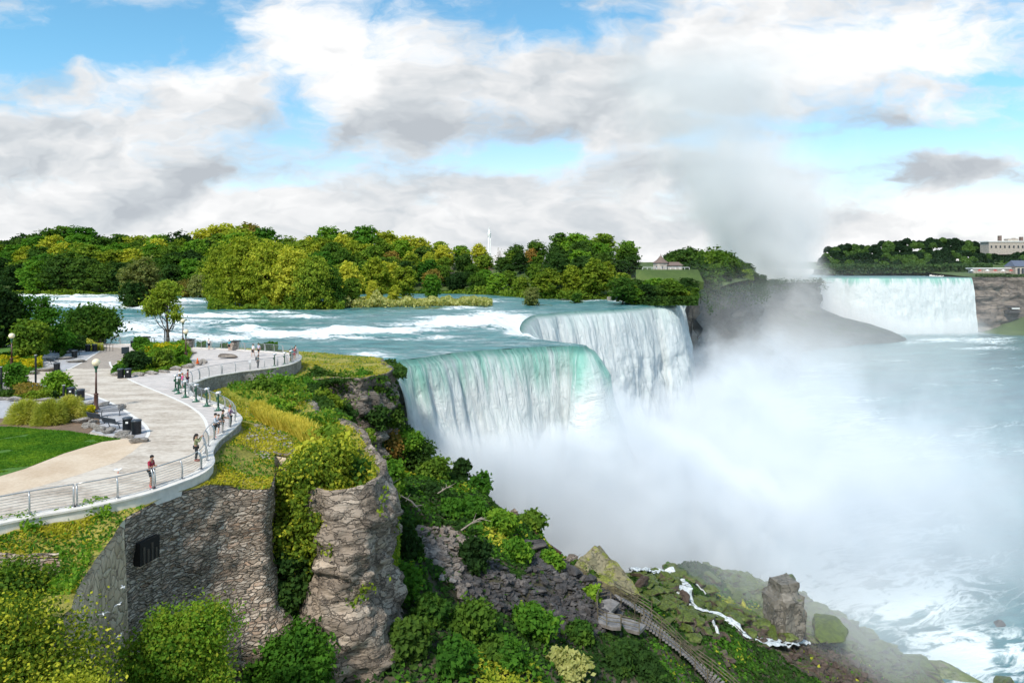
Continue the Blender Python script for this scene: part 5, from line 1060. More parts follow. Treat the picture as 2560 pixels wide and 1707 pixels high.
# square opening in the bastion: a solid near-black box paints the shade inside
c = Vector(((350-CX)/FPX*36.6, 36.6, CAMZ-(1372-HY)/FPX*36.6)); op = thing('wall_opening', 'dark square opening with weathered boards in the rubble bastion', 'opening', c)
az_ = math.atan2(38.3-35.1, -19.1+19.95); op.location = c + Vector((math.sin(az_), -math.cos(az_), 0))*.40
MB().box((0,0,0), (0.5, 1.35, 1.2), az_-math.pi/2).build('shade_block', M['dark'], op)
ux, uy = math.cos(az_), math.sin(az_)
for k, hh in enumerate((.9,.7,.95,.6)): MB().box((ux*(-.42+.28*k)+uy*.26, uy*(-.42+.28*k)-ux*.26, (hh-1.15)/2), (0.05, 0.13, hh), az_-math.pi/2).build('board', M['bark'], op)

# ------------------------------------------------------------------ railing in panels along the wall
RL = np.c_[RAILW[:, :2], np.full(len(RAILW), 0.10)]
Ls = np.r_[0, np.cumsum(np.linalg.norm(np.diff(RL, axis=0), axis=1))]; Nr = offset_normals(RL)
def rail_at(s_):
    k = min(max(np.searchsorted(Ls, s_)-1, 0), len(RL)-2); f = (s_-Ls[k])/(Ls[k+1]-Ls[k]+1e-9); return RL[k]*(1-f)+RL[k+1]*f, Nr[k]
PROF = [(0.0, 0.0), (0.02, 0.30), (0.02, 0.60), (-0.04, 0.88), (-0.16, 1.10)]       # outward offset, height of the bowed posts
pier_s = [float(Ls[np.argmin(np.hypot(RL[:, 0]-G(x, y, .08)[0], RL[:, 1]-G(x, y, .08)[1]))]) for x, y in [(587,873.2),(474,868),(366,861),(256,858)]]
def rail_zone(x, y, px):
    if y < 43 and px < 300: return 'steel railing panel with bowed posts at the lower left, nearest the camera'
    if y < 47: return 'steel railing panel with bowed posts near the man in the red T-shirt'
    if y < 62: return 'steel railing panel on the near bulge of the wall beside the standing group'
    if y < 74 : return 'steel railing panel in front of the row of green telescopes'
    if y < 97 and px < 700: return 'steel railing panel on the inward sweep between the telescopes and the far point'
    if px > 690: return 'steel railing panel at the rounded far point of the terrace'
    if px > 590: return 'steel railing panel between the far point and the first stone pier'
    if px > 480: return 'steel railing panel between the two right-hand stone piers'
    return 'steel railing panel along the river behind the planting beds'
s_ = 1.2; total = Ls[-1]-1; bay = 1.9
while s_ + 2*bay < total:
    e_ = s_ + 2*bay; cut = [q for q in pier_s if s_-0.6 < q < e_+0.6]
    if cut:
        q = cut[0]
        if q - s_ > 1.6: e_ = q-0.62
        else: s_ = q+0.62; continue
    c, _ = rail_at((s_+e_)/2)
    if c[0] < -75: break
    px = PX(c[0], c[1], 0)[0]; pn = thing('railing_panel', rail_zone(c[0], c[1], px), 'railing', (0,0,0), 0, 'railing panels along the terrace wall')
    near = c[1] < 75
    for sp in (s_+0.06, (s_+e_)/2, e_-0.06):
        p, n_ = rail_at(sp); mb = MB(); pts = [(p[0]+n_[0]*o, p[1]+n_[1]*o, p[2]+z) for o, z in PROF]
        mb.tube(pts, [.055, .05, .045, .042, .04], 6 if near else 4)
        if near: mb.box((p[0], p[1], p[2]+.012), (.26, .22, .03), math.atan2(n_[1], n_[0]))
        mb.build('post', M['steel'], pn, near)
    mb = MB(); ss = np.arange(s_+0.05, e_, 0.45); ss = np.r_[ss, e_-0.05]
    for o, z in ((0.02,.14),(0.03,.28),(0.03,.42),(0.03,.56),(0.01,.70),(-0.02,.83),(-0.07,.95)):
        mb.tube([(lambda a_: (a_[0][0]+a_[1][0]*o, a_[0][1]+a_[1][1]*o, a_[0][2]+z))(rail_at(q)) for q in ss], 0.011 if near else 0.016, 4)
    mb.build('bars', M['steel'], pn)
    MB().tube([(lambda a_: (a_[0][0]-a_[1][0]*.16, a_[0][1]-a_[1][1]*.16, a_[0][2]+1.11))(rail_at(q)) for q in ss], 0.032, 6).build('top_rail', M['steel'], pn, True)
    s_ = e_ + 0.02
for q, lab in zip(pier_s, ['square stone pier with dark cap slab beside the woman in teal','square stone pier with cap slab behind the two lamp posts','stone pier half hidden behind the planting bed','stone pier at the left end of the visible river railing']):
    p, n_ = rail_at(q); a_ = math.atan2(n_[1], n_[0]); t_ = thing('stone_pier', lab, 'pier', (p[0]-n_[0]*.1, p[1]-n_[1]*.1, 0), a_, 'stone piers of the river railing')
    MB().box((0,0,.62), (1.0,1.0,1.24)).build('shaft', M['pier'], t_); MB().box((0,0,1.30), (1.25,1.25,.13)).build('cap', M['scree'], t_)

# ------------------------------------------------------------------ lamps
def lamp(px, py, label, h=4.1, arm=False):
    t_ = thing('street_lamp', label, 'lamp', G(px, py, 0), 0, 'globe lamps of the terrace')
    MB().lathe([(.30,0),(.32,.06),(.24,.14),(.22,.24),(.17,.30),(.165,1.30),(.19,1.34),(.19,1.40),(.10,1.44)], n=12).build('base', M['brown'], t_, True)
    MB().lathe([(.09,1.40),(.07,3.25)], n=10).build('pole', M['brown'], t_, True)
    MB().lathe([(.08,3.25),(.10,3.29),(.07,3.36),(.09,3.5),(.18,3.72),(.20,3.78)], n=12).build('capital', M['green'], t_, True)
    R_ = .33; MB().lathe([(.10,3.76)]+[(R_*math.sin(a_), 3.76+R_-R_*math.cos(a_)+.0) for a_ in np.linspace(.35, 3.1, 12)], n=18).build('globe', M['globe'], t_, True)
lamp(240, 1024, 'tall globe lamp at the near bend of the path beside the black benches')
lamp(464.5, 908, 'globe lamp at the right corner of the central planting bed')
lamp(457, 868, 'globe lamp near the river railing, behind the one at the bed corner')
lamp(29, 924, 'globe lamp among the trees at the left edge')
lamp(119, 876, 'globe lamp half hidden in the thin tree at left')

# ------------------------------------------------------------------ coin telescopes
def telescope(px, py, label, rz=-1.0):
    t_ = thing('telescope', label, 'telescope', G(px, py, 0), rz, 'green coin telescopes by the railing')
    MB().lathe([(.36,0),(.36,.03),(.22,.07),(.16,.14),(.09,.28),(.075,.34)], n=14).build('foot', M['green'], t_, True)
    mb = MB(); ring = [(.40*math.cos(a_), .40*math.sin(a_), .20) for a_ in np.linspace(0.4, 5.9, 14)]; mb.tube(ring, .018, 5)
    for k in (0, 4, 9, 13): mb.tube([ring[k], (ring[k][0]*.6, ring[k][1]*.6, .04)], .014, 4)
    mb.build('step_ring', M['steel'], t_)
    MB().lathe([(.075,.34),(.07,1.20),(.09,1.24)], n=10).build('post', M['green'], t_, True)
    MB().box((0,-.10,1.05), (.12,.14,.24)).build('coin_box', M['green'], t_)
    mb = MB().tube([(0,0,1.2), (-.16,0,1.32), (-.20,0,1.50)], .035, 6); mb.tube([(0,0,1.2), (.16,0,1.32), (.20,0,1.50)], .035, 6); mb.build('yoke', M['green'], t_, True)
    mb = MB()
    for s_ in (-.085, .085): mb.tube([(s_,-.20,1.50), (s_,-.14,1.52), (s_,.12,1.54), (s_,.22,1.54)], [.07,.10,.12,.09], 10)
    mb.box((0,0,1.53), (.30,.26,.20)); mb.build('binocular_head', M['chrome'], t_, True)
for i, (px, py, lab) in enumerate([(438.7,977,'green coin telescope farthest left of the row, beside the people in pink'),(445.6,984,'second green coin telescope of the row from the left, just in front of the first'),(449.7,970,'green coin telescope behind the leftmost two, beside the people in pink'),
        (463,993.4,'green coin telescope next right of the leftmost cluster of three'),(490,1004,'green coin telescope with tilted head in the middle of the row'),(517,1015.3,'green coin telescope last but one before the standing group'),
        (545.6,1026,'green coin telescope just behind the standing group at the near bulge'),(686,916.6,'left green telescope of the pair on the far point'),(711.5,912,'right green telescope of the pair on the far point'),(727,907,'green telescope used by the people at the tip of the far point')]): telescope(px, py, lab, -1.2+0.2*math.sin(i*2))

# ------------------------------------------------------------------ bins and benches
def bin_(px, py, label, hood=False):
    t_ = thing('litter_bin', label, 'bin', G(px, py, 0), 0.3, 'black litter bins'); mb = MB()
    for k in range(26): a_ = k*2*math.pi/26; mb.box((.32*math.cos(a_), .32*math.sin(a_), .50), (.012, .045, .92), a_)
    mb.lathe([(.30,.05),(.30,.90)], n=20); mb.lathe([(.335,.02),(.335,.08)], n=20); mb.build('body', M['black'], t_)
    MB().lathe([(.345,.93),(.36,.97),(.36,1.02),(.30,1.06),(.16,1.07)] , n=20).build('lid', M['bluesteel'], t_, True)
    if hood: MB().box((.02,-.325,.72), (.17,.02,.14)).build('label_plate', M['white'], t_)
for px, py, lab, hd in [(318.5,1078,'black litter bin with a small pale sticker beside the near benches',True),(341,1084.5,'black slatted litter bin at the end of the near row, nearest the big boulders',False),(177,996,'black litter bin with white plate behind the ornamental grass',True),(201.5,1001,'black slatted litter bin left of the tall globe lamp',False),
        (301.6,945,'left black bin in front of the central planting bed',False),(320,944.5,'black bin with white plate in front of the central planting bed',True),(219.6,878.5,'left bin of the far pair beside the small barrier',False),(236.5,878,'right bin of the far pair beside the small barrier',False),
        (142,929,'black bin at the end of the left stone seat slab',False),(332,868,'dark bin behind the central bed near the river railing',False),(186,895,'dark bin at the end of the far left bench row',False)]: bin_(px, py, lab, hd)
def bench(px, py, rz, label, L=1.8):
    t_ = thing('park_bench', label, 'bench', G(px, py, 0), rz, 'black slatted benches'); mb = MB()
    for k in range(30):
        x = -L/2+0.03+k*(L-.06)/29; mb.tube([(x,-.24,.44),(x,.0,.43),(x,.20,.46)], .017, 4)
    mb.tube([(-L/2,-.26,.44),(L/2,-.26,.44)], .025, 6); mb.build('seat', M['bluesteel'], t_)
    mb = MB()
    for k in range(30):
        x = -L/2+0.03+k*(L-.06)/29; mb.tube([(x,.20,.46),(x,.28,.62),(x,.34,.84)], .017, 4)
    mb.tube([(-L/2,.35,.86),(L/2,.35,.86)], .03, 6); mb.tube([(-L/2,.24,.52),(L/2,.24,.52)], .02, 6); mb.build('backrest', M['bluesteel'], t_)
    for s_ in (-1, 1):
        MB().tube([(s_*L/2,-.24,.44),(s_*L/2,-.26,.62),(s_*L/2,-.05,.68),(s_*L/2,.28,.64)], .022, 6).build('armrest', M['bluesteel'], t_, True)
        MB().tube([(s_*L*.36,-.20,.0),(s_*L*.36,-.05,.42),(s_*L*.36,.22,.46)], .035, 6).box((s_*L*.36,-.02,.02), (.08,.44,.04)).build('leg', M['bluesteel'], t_)
bench(277, 1040, R(22), 'black bench facing the camera, beside the tall globe lamp')
bench(243, 1058, R(180-28), 'black bench seen from behind, left of the pair above the boulders'); bench(281, 1071, R(180-28), 'black bench seen from behind, right of the pair next to the bins')
bench(131, 912, R(150), 'black bench at the left stone seat slab'); bench(188, 888, R(160), 'black bench of the far left corner beside a bin', 1.8); bench(168, 873, R(170), 'farthest black bench beside the trees at left', 1.8)

# ------------------------------------------------------------------ boulders and stone edging of the beds
def stone(px, py, w_, h_, label, grp, k=0, mat='boulder', rz=0.0, dep=0.7):
    x, y, z = G(px, py-1, 0); s_ = w_/2/FPX*y; hh = h_/FPX*y
    return rock('boulder', label, 'boulder', (x, y+s_*dep*.5, hh*.36), (s_, s_*dep, hh*.85), rz, mat, grp, k)
for i, (px, py, w_, h_, lab) in enumerate([(199,1060,50,16,'flat pale boulder under the left bench, topmost of the near row'),(216,1072,34,17,'pale round boulder on the lawn edge below the flat one'),(232,1074,26,19,'narrow pale boulder standing on the lawn edge'),(248,1080,34,26,'biggest pale craggy boulder behind the bench pair'),
        (276,1078,24,12,'small low boulder between the craggy one and the bins'),(268,1086,30,15,'pale boulder in front of the craggy one'),(304,1097,54,21,'long grey boulder in front of the bins'),(323,1098,22,13,'low pale boulder between the two largest end boulders'),(344,1109,54,24,'rounded craggy boulder at the very end by the path'),
        (302,1026,24,17,'upright brown boulder right of the near bench'),(217,1018,38,15,'pale flat boulder left of the tall lamp foot'),(258,1016,46,11,'long low boulder behind the near bench'),(230,1062,24,16,'small boulder behind the pale row')]):
    stone(px, py, w_, h_, lab, 'boulders round the near seating bay', i % 5, 'boulder', 0.1*i)
for i, (px, py, w_, h_) in enumerate([(286,941,26,12),(345,942,44,12),(378,938,36,12),(410,933,34,12),(440,927,34,13),(468,922,34,14),(494,915,34,15),(508,911,22,16)]):
    stone(px, py, w_, h_, 'grey edging block of the central planting bed, ' + ('left of the bins' if i == 0 else 'right of the two bins' if i < 4 else 'below the corner lamp' if i < 7 else 'rounded end block right of the traffic cone'), 'edging blocks of the central bed', i % 5, 'boulder', -0.12, 0.45)
stone(562, 898, 58, 14, 'long flat dark boulder lying alone on the open terrace', None, 2, 'scree_pale', 0.0, 0.5)
for px, py, w_, h_, lab in [(477,886,28,10,'grey block behind the corner lamp'),(300,918,24,7,'low stone at the left rim of the central bed'),(292,928,20,6,'small stone at the left rim of the central bed'),(326,886,40,7,'flat pale slab behind the dark bush'),(380,880,22,8,'brown boulder among the yellow flowers'),(425,902,16,12,'pinkish boulder in the bed between the bushes'),(350,893,20,10,'pinkish boulder beside the yellow flowers, left part of the bed'),
        (340,872,28,7,'flat stone at the far side of the central bed'),(185,908,46,9,'long flat boulder at the far left seating corner'),(155,900,44,8,'pale seat slab beside the far left benches'),(110,930,60,12,'long grey seat slab left of the black bin'),(75,938,36,11,'left end block of the long seat slab'),(165,885,40,8,'pale flat stone behind the far left bench'),(250,877,16,8,'dark stone next to the barrier'),
        (8,1002,40,14,'grey boulder at the left edge above the side paving'),(34,1005,40,15,'rounded pale boulder left of the rose bed'),(68,1003,30,9,'low boulder under the rose bed'),(105,1005,50,10,'long pale boulder above the ornamental grass')]:
    stone(px, py, w_, h_, lab, None, int(px) % 5, 'boulder', 0.1, 0.6)
# cone
t_ = thing('traffic_cone', 'orange traffic cone standing on the corner of the planting bed', 'cone', (*G(493.5,907,0.35)[:2], 0.30)); MB().lathe([(.15,.03),(.04,.66),(.025,.68)], n=16).build('cone_body', M['orange'], t_, True); MB().box((0,0,.02), (.36,.36,.04)).build('cone_base', M['orange'], t_); MB().lathe([(.095,.30),(.07,.44)], n=16).build('collar', M['white'], t_, True)
# small barrier, sign posts
t_ = thing('barrier', 'short black metal barrier beside the far pair of bins', 'barrier', G(266,878,0), 0.1)
for k in range(5): MB().tube([(-.9+.45*k,0,0), (-.9+.45*k,0,1.05)], .03, 5).build('upright', M['black'], t_)
MB().tube([(-.9,0,1.05), (.9,0,1.05)], .03, 5).build('top_bar', M['black'], t_)
for px, py, h_, lab in [(89,962,3.1,'tall thin black post beside the round bush at left'),(3,978,2.4,'black post at the left edge of the picture'),(159,998,1.3,'short dark post beside the bins behind the grass')]:
    t_ = thing('signpost', lab, 'post', G(px, py, 0)); MB().box((0,0,h_/2), (.14,.14,h_)).build('pole', M['black'], t_); MB().box((0,0,h_+.03), (.20,.20,.06)).build('cap', M['chrome'], t_)
t_ = thing('sign_board', 'small dark information board at the left side of the central bed', 'sign', G(313,891,0), 0.9); MB().box((0,0,.85), (1.0,.06,.9)).build('panel', M['bluesteel'], t_); MB().box((0,0,.2), (.1,.05,.4)).build('pole', M['black'], t_)

# ------------------------------------------------------------------ planting on the terrace
def gbush(px, py, w_, h_, mat, label, name='shrub', leaf=0.2, ncl=None, cat='shrub', group=None, **k):
    x, y, z = G(px, py, 0); W_, H_ = w_/FPX*y, h_/FPX*y
    return bush(label, (x, y+W_*.2, 0), H_, W_, mat, int(px*7+py), leaf*y/75, ncl or int(170+W_*60), 14, name, cat, group, base=k.pop('base', .15), **k)
gbush(331,930,54,40,'leaf_d','dark green rounded bush at the left of the central bed'); gbush(403,922,46,44,'leaf','round dark olive bush in the middle of the central bed'); gbush(450,905,26,40,'leaf_g','upright green bush beside the corner lamp')
gbush(348,876,30,30,'leaf_g','small light green tree at the back of the central bed','tree',cat='tree'); gbush(295,936,30,18,'leaf_g','low green plant behind the left bin of the bed'); gbush(455,915,26,22,'leaf_g','low green bush at the foot of the corner lamp')
gbush(134,990,62,60,'leaf_g','round leafy bush right of the tall black post'); gbush(31,975,58,62,'leaf_g','round leafy bush at the left edge beside the globe lamp'); gbush(128,998,26,18,'leaf_d','small green bush at the foot of the round leafy bush'); gbush(18,996,40,14,'leaf_d','flat dark green shrub under the left leafy bush')
def bed(name, poly, n, h, mat, seed, size=0.2):
    A = np.array([G(a_, b_, 0)[:2] for a_, b_ in poly]); r_ = np.random.default_rng(seed); x = r_.uniform(A[:, 0].min(), A[:, 0].max(), n); y = r_.uniform(A[:, 1].min(), A[:, 1].max(), n); m_ = inside(A, x, y); x, y = x[m_], y[m_]
    hh = h*(0.45+0.55*np.clip(.5+fbm(x*.5, y*.5, 0, 3, seed), 0, 1.3)); return cover(name, np.stack([x, y, hh*r_.random(len(x))**.7], 1), None, size, M[mat], seed, upright=.6)
cb = [(280,938),(330,938),(400,930),(450,921),(480,912),(472,900),(482,884),(466,870),(420,862),(370,862),(335,866),(345,880),(310,900),(285,920)]
sheet_on_slab('planting_soil', cb, 0.012, M['soil'])
bed('bed_plants', cb, 26000, 0.55, 'leaf_g', 401, .2); bed('bed_plants', [(350,885),(470,900),(478,878),(455,866),(370,864)], 14000, 1.2, 'leaf_g', 402, .22); bed('bed_plants', [(360,885),(455,892),(450,878),(370,874)], 7000, 1.25, 'flower', 403, .2)
bed('bed_plants', [(330,912),(350,905),(350,897),(322,900)], 2500, 1.0, 'flower', 404, .2); bed('bed_plants', cb, 6000, 0.5, 'leaf_y', 405, .2)
bed('bed_plants', [(0,925),(0,906),(60,902),(104,908),(106,922),(60,932)], 16000, 0.9, 'flower', 406, .2); bed('bed_plants', [(-60,930),(-60,890),(60,890),(104,905),(104,925),(60,936)], 12000, 0.8, 'leaf_g', 407, .22)
bed('rose_bed', [(38,1000),(30,988),(60,978),(105,980),(135,992),(130,1002),(80,1003)], 9000, 0.9, 'leaf', 408, .14); bed('rose_bed', [(38,1000),(30,988),(60,978),(105,980),(125,990),(80,1002)], 2200, 1.0, 'leaf_o', 409, .14)
bed('bed_plants', [(205,1040),(225,1036),(240,1030),(222,1024),(205,1028)], 2500, 0.5, 'flower', 410, .12); bed('bed_plants', [(150,900),(150,870),(240,866),(250,872),(225,876),(170,880)], 9000, 1.3, 'leaf_d', 411, .24); bed('bed_plants', [(215,868),(256,868),(258,874),(220,874)], 4000, 1.2, 'strawgrass', 412, .2)
bed('bed_plants', [(-100,985),(0,985),(10,960),(-100,950)], 5000, 1.6, 'leaf_d', 413, .2)
def clump(px, py, w_, h_, label, seed):
    x, y, z = G(px, py, 0); W_, H_ = w_/FPX*y, h_/FPX*y; r_ = np.random.default_rng(seed); n = 7000; a_ = r_.random(n)*6.283; t_ = r_.random(n)**.45; el_ = r_.random(n)*1.5
    k = 1+.18*vn(np.cos(a_)*2.5, np.sin(a_)*2.5, el_*2, seed); d_ = np.stack([np.cos(a_)*np.cos(el_), np.sin(a_)*np.cos(el_), np.sin(el_)], 1)
    P = d_*(t_*k)[:, None]*[W_*.5, W_*.42, H_*.95]; u = d_*[1, 1, .5]+np.c_[0*a_, 0*a_, .35+.6*(1-t_)]+r_.normal(size=(n, 3))*.28; u[:, 2] -= .55*t_*np.cos(el_); u /= np.linalg.norm(u, axis=1)[:, None]
    sd = np.cross(u, r_.normal(size=(n, 3))); sd /= np.linalg.norm(sd, axis=1)[:, None]+1e-9; L_ = (.22+.35*r_.random(n))[:, None]; V = np.stack([P-u*L_*.5-sd*.018, P-u*L_*.5+sd*.018, P+u*L_*.5+sd*.006, P+u*L_*.5-sd*.006], 1).reshape(-1, 3); V[:, 2] = np.maximum(V[:, 2], .02)
    o = mesh_obj('grass_clump', V, np.arange(4*n, dtype=np.int32).reshape(-1, 4), M['strawgrass']); o.location = (x, y, 0); return tag(o, label, 'ornamental grass', 'ornamental grass clumps')
clump(66, 1056, 100, 60, 'feathery ornamental grass clump, largest at the left', 1); clump(125, 1060, 86, 62, 'feathery ornamental grass clump in the middle of the three', 2); clump(176, 1050, 76, 62, 'feathery ornamental grass clump nearest the bins', 3); clump(243, 876, 30, 14, 'small golden grass tuft beside the left stone pier', 4)
# lawn blades
A = np.array([G(a_, b_, 0)[:2] for a_, b_ in [(-60,1066),(40,1068),(100,1074),(170,1078),(260,1092),(300,1098),(255,1104),(160,1133),(60,1172),(-60,1192)]]); r_ = np.random.default_rng(420); n = 90000
x = r_.uniform(A[:, 0].min(), A[:, 0].max(), n); y = r_.uniform(A[:, 1].min(), A[:, 1].max(), n); m_ = inside(A, x, y) & (fbm(x*.5, y*.5, 0, 3, 421) < .85); x, y = x[m_], y[m_]
cover('lawn_grass', np.stack([x, y, 0.03+0*x], 1), None, 0.06, M['leaf_g'], 22, upright=1.5, asp=2.5)
# terrace trees
la = [((-2.2,0,6.6),(1.5,1.3,1.0)),((-1.2,.3,7.9),(1.4,1.2,.9)),((.4,0,8.8),(1.3,1.2,1.0)),((-.2,.2,7.2),(1.1,1.1,.8)),((1.1,-.2,4.6),(.8,.8,.6)),((-2.9,.2,5.3),(1.0,.9,.7)),((-1.6,-.3,5.6),(1.0,1.0,.7)),((1.3,.2,5.9),(.6,.6,.5)),((-.4,0,9.6),(1.0,.9,.6)),((1.2,.1,3.8),(.5,.5,.4))]
make_tree('slender promenade tree with a gappy crown leaning left, by the river railing', 'tree', 10.6, 6, M['leaf'], 51, G(421,858,0), lobes=la, ncl=420, per=16, leaf=.26, spread=.38, hollow=.45, r0=.22, lean=(-1.0,0))
gbush(213,862,116,76,'leaf','broad round tree with olive and orange-tinged leaves left of the stone pier','tree',.25,1100,'tree',nl=14,base=.38,hollow=.65)
lc = [((-1.2,0,4.2),(1.4,1.2,.8)),((.6,0,5.3),(1.3,1.1,.7)),((-.6,.2,6.6),(1.3,1.1,.7)),((-2.2,0,5.6),(1.1,.9,.6)),((1.6,0,3.8),(1.3,1.1,.7)),((2.4,.1,2.8),(1.1,1,.6)),((-1.8,0,7.6),(.9,.8,.5)),((.2,0,3.0),(1.4,1.2,.7)),((-2.6,0,3.2),(1.2,1,.7)),((.2,0,7.8),(.8,.7,.4)),((-1.9,0,2.4),(1.3,1,.7)),((1.5,0,6.2),(.8,.7,.4))]
make_tree('thin open tree with layered light green sprays at left', 'tree', 8.6, 7, M['leaf_g'], 52, G(104,893,0), lobes=lc, ncl=420, per=16, leaf=.24, spread=.42, hollow=.4, r0=.13)
gbush(62,905,74,92,'leaf','dense small tree behind the yellow flowers at left','tree',.25,700,'tree',nl=11,base=.25,hollow=.5)
gbush(-22,900,96,180,'leaf_d','large dark tree cut by the left edge of the picture','tree',.3,1200,'tree',nl=14,base=.25)
gbush(148,880,52,38,'leaf_g','low spreading tree behind the far left benches','tree',.25,500,'tree',nl=10,base=.15)
gbush(192,870,44,22,'leaf_d','dark bush below the round olive tree'); gbush(-40,870,90,44,'leaf_d','dark hedge-like bush behind the left lamp')
t_ = thing('tree_stake', 'dark wooden stakes beside the slender tree', 'stake', G(411,858,0)); MB().box((0,0,1.1), (.12,.12,2.2)).build('stake', M['black'], t_); MB().box((.25,0,1.0), (.12,.12,2.0)).build('stake', M['black'], t_)
# river-side shrubs outside the far railing
n = 14000; px = rr.uniform(470, 700, n); k = rr.random(n); P = np.stack([(px-CX)/FPX*(110.8+k*3), 110.8+k*3, -1.4+rr.random(n)*(1.6+.5*vn(px*.08, 0, 0, 3))], 1); q = fbm(px*.03, 0*px, 0, 3, 5) > -.2
P = P[q & ~inside(slab, P[:, 0], P[:, 1])]; cover('riverside_weeds', P, None, .26, M['leaf_g'], 31)

# ------------------------------------------------------------------ people
SKIN = {'light': simple('skin_light', (0.55,0.33,0.24), 0.55, var=.04), 'tan': simple('skin_tan', (0.36,0.20,0.13), 0.55, var=.04)}
def cloth(nm, c): 
    if nm not in M: M[nm] = simple('cloth_'+nm, c, 0.85, var=.12, scale=12)
    return M[nm]
HAIR = {'black': (.012,.01,.01), 'brown': (.07,.035,.02), 'ginger': (.32,.12,.03), 'blond': (.35,.23,.11)}
def skinned(name, V, E, Rd, mat, parent, levels=2):
    me = bpy.data.meshes.new(name); me.from_pydata([tuple(v) for v in V], E, []); me.materials.append(mat); o = bpy.data.objects.new(name, me); col.objects.link(o); o.parent = parent
    o.modifiers.new('Skin', 'SKIN').use_smooth_shade = True
    for i, r in enumerate(Rd): me.skin_vertices[0].data[i].radius = r if hasattr(r, '__len__') else (r, r)
    me.skin_vertices[0].data[0].use_root = True; s_ = o.modifiers.new('Sub', 'SUBSURF'); s_.levels = s_.render_levels = levels; return o
ARMS = {'down': ((.24,-.02,1.13),(.25,.05,.88)), 'phone': ((.21,.06,1.13),(.07,.30,1.18)), 'camera': ((.27,.14,1.27),(.08,.27,1.52)), 'rail': ((.23,.12,1.15),(.14,.36,1.10)), 'hip': ((.36,-.06,1.16),(.17,.02,1.02))}
def person(px, py, rz, label, shirt, legs, hair, skin='light', arms='down', arms2=None, sleeve=.45, short=True, walk=0.0, h=1.74, head=0.0, shoes=(.5,.5,.5), tail=False, bulk=1.0, z=0.0, hat=None):
    root = thing('person', label, 'person', G(px, py, z), rz, None); k = h/1.74; root.scale = (k*bulk, k*bulk, k)
    AL, AR = ARMS[arms], ARMS[arms2 or arms]; m_ = lambda p: (-p[0], p[1], p[2])
    V = [(0,0,.95),(0,-.01,1.13),(0,.0,1.33),(0,.0,1.47),(0,.02+head*.3,1.55),(0,.03+head,1.64),(0,.03+head*1.3,1.71)]; Rr = [(.145,.10),(.125,.09),(.155,.10),(.055,.055),(.068,.075),(.078,.092),(.05,.06)]; E = [(0,1),(1,2),(2,3),(3,4),(4,5),(5,6)]
    def add(p, r, frm): V.append(p); Rr.append(r); E.append((frm, len(V)-1)); return len(V)-1
    nose = add((0, .135+head*1.15, 1.625), (.014,.014), 5)
    idx = {}
    for side, (el, wr) in (('R', AR), ('L', AL)):
        f = (lambda p: p) if side == 'R' else m_
        a_ = add(f((.17,0,1.41)), (.058,.055), 2); b_ = add(f(el), (.043,.043), a_); c = add(f(wr), (.028,.024), b_); d_ = Vector(f(wr))-Vector(f(el)); d_.normalize(); w_ = Vector(f(wr)); pal = add(tuple(w_+d_*.07), (.036,.020), c); idx[side] = (a_, b_, c)
        sx_ = d_.cross(Vector((0,0,1))).normalized() if abs(d_.z) < .9 else Vector((0,1,0)); up_ = sx_.cross(d_)
        for q in range(4):
            o_ = sx_*(-.03+.02*q); l_ = (.052,.064,.06,.045)[q]; j = add(tuple(w_+d_*.10+o_), (.010,.010), pal); j = add(tuple(w_+d_*(.10+l_*.6)+o_-up_*.012), (.009,.009), j); add(tuple(w_+d_*(.10+l_)+o_-up_*.03), (.007,.007), j)
        j = add(tuple(w_+d_*.05+sx_*.045), (.011,.011), pal); add(tuple(w_+d_*.09+sx_*.06-up_*.01), (.009,.009), j)
    feet = []
    for s_ in (1, -1):
        st_ = walk*s_; hp = add((s_*.085,0,.90), (.088,.085), 0); kn = add((s_*.10,.03+st_*.16,.50), (.060,.060), hp); an = add((s_*.10,-.02+st_*.30-.02*abs(st_),.10+max(0,-st_)*.08), (.036,.04), kn); toe = add((s_*.115,.13+st_*.30,.035), (.036,.026), an); feet.append((s_, st_, hp, kn, an))
    skinned('body', V, E, Rr, SKIN[skin], root)
    # shirt
    SV = [(0,-.005,.98),(0,-.01,1.13),(0,0,1.33),(0,0,1.44)]; SR = [(.162,.118),(.146,.108),(.172,.118),(.075,.07)]; SE = [(0,1),(1,2),(2,3)]
    for side in 'RL':
        a_, b_, c = [Vector(V[i]) for i in idx[side]]; SV.append(tuple(a_)); SR.append((.074,.070)); SE.append((2, len(SV)-1))
        if sleeve <= .5: SV.append(tuple(a_.lerp(b_, sleeve*2))); SR.append((.060,.058)); SE.append((len(SV)-2, len(SV)-1))
        else: SV.append(tuple(b_)); SR.append((.056,.056)); SE.append((len(SV)-2, len(SV)-1)); SV.append(tuple(b_.lerp(c, min(1, sleeve)))); SR.append((.040,.038)); SE.append((len(SV)-2, len(SV)-1))
    skinned('shirt', SV, SE, SR, shirt, root)
    TV = [(0,0,.96)]; TR = [(.155,.115)]; TE = []
    for s_, st_, hp, kn, an in feet:
        h_, k_, a_ = Vector(V[hp]), Vector(V[kn]), Vector(V[an]); TV.append(tuple(h_)); TR.append((.102,.10)); TE.append((0, len(TV)-1))
        if short: TV.append(tuple(h_.lerp(k_, .85))); TR.append((.088,.085)); TE.append((len(TV)-2, len(TV)-1))
        else: TV.append(tuple(k_)); TR.append((.072,.072)); TE.append((len(TV)-2, len(TV)-1)); TV.append(tuple(a_)); TR.append((.055,.055)); TE.append((len(TV)-2, len(TV)-1))
    skinned('shorts' if short else 'trousers', TV, TE, TR, legs, root)
    bm = bmesh.new(); bmesh.ops.create_icosphere(bm, subdivisions=3, radius=1)
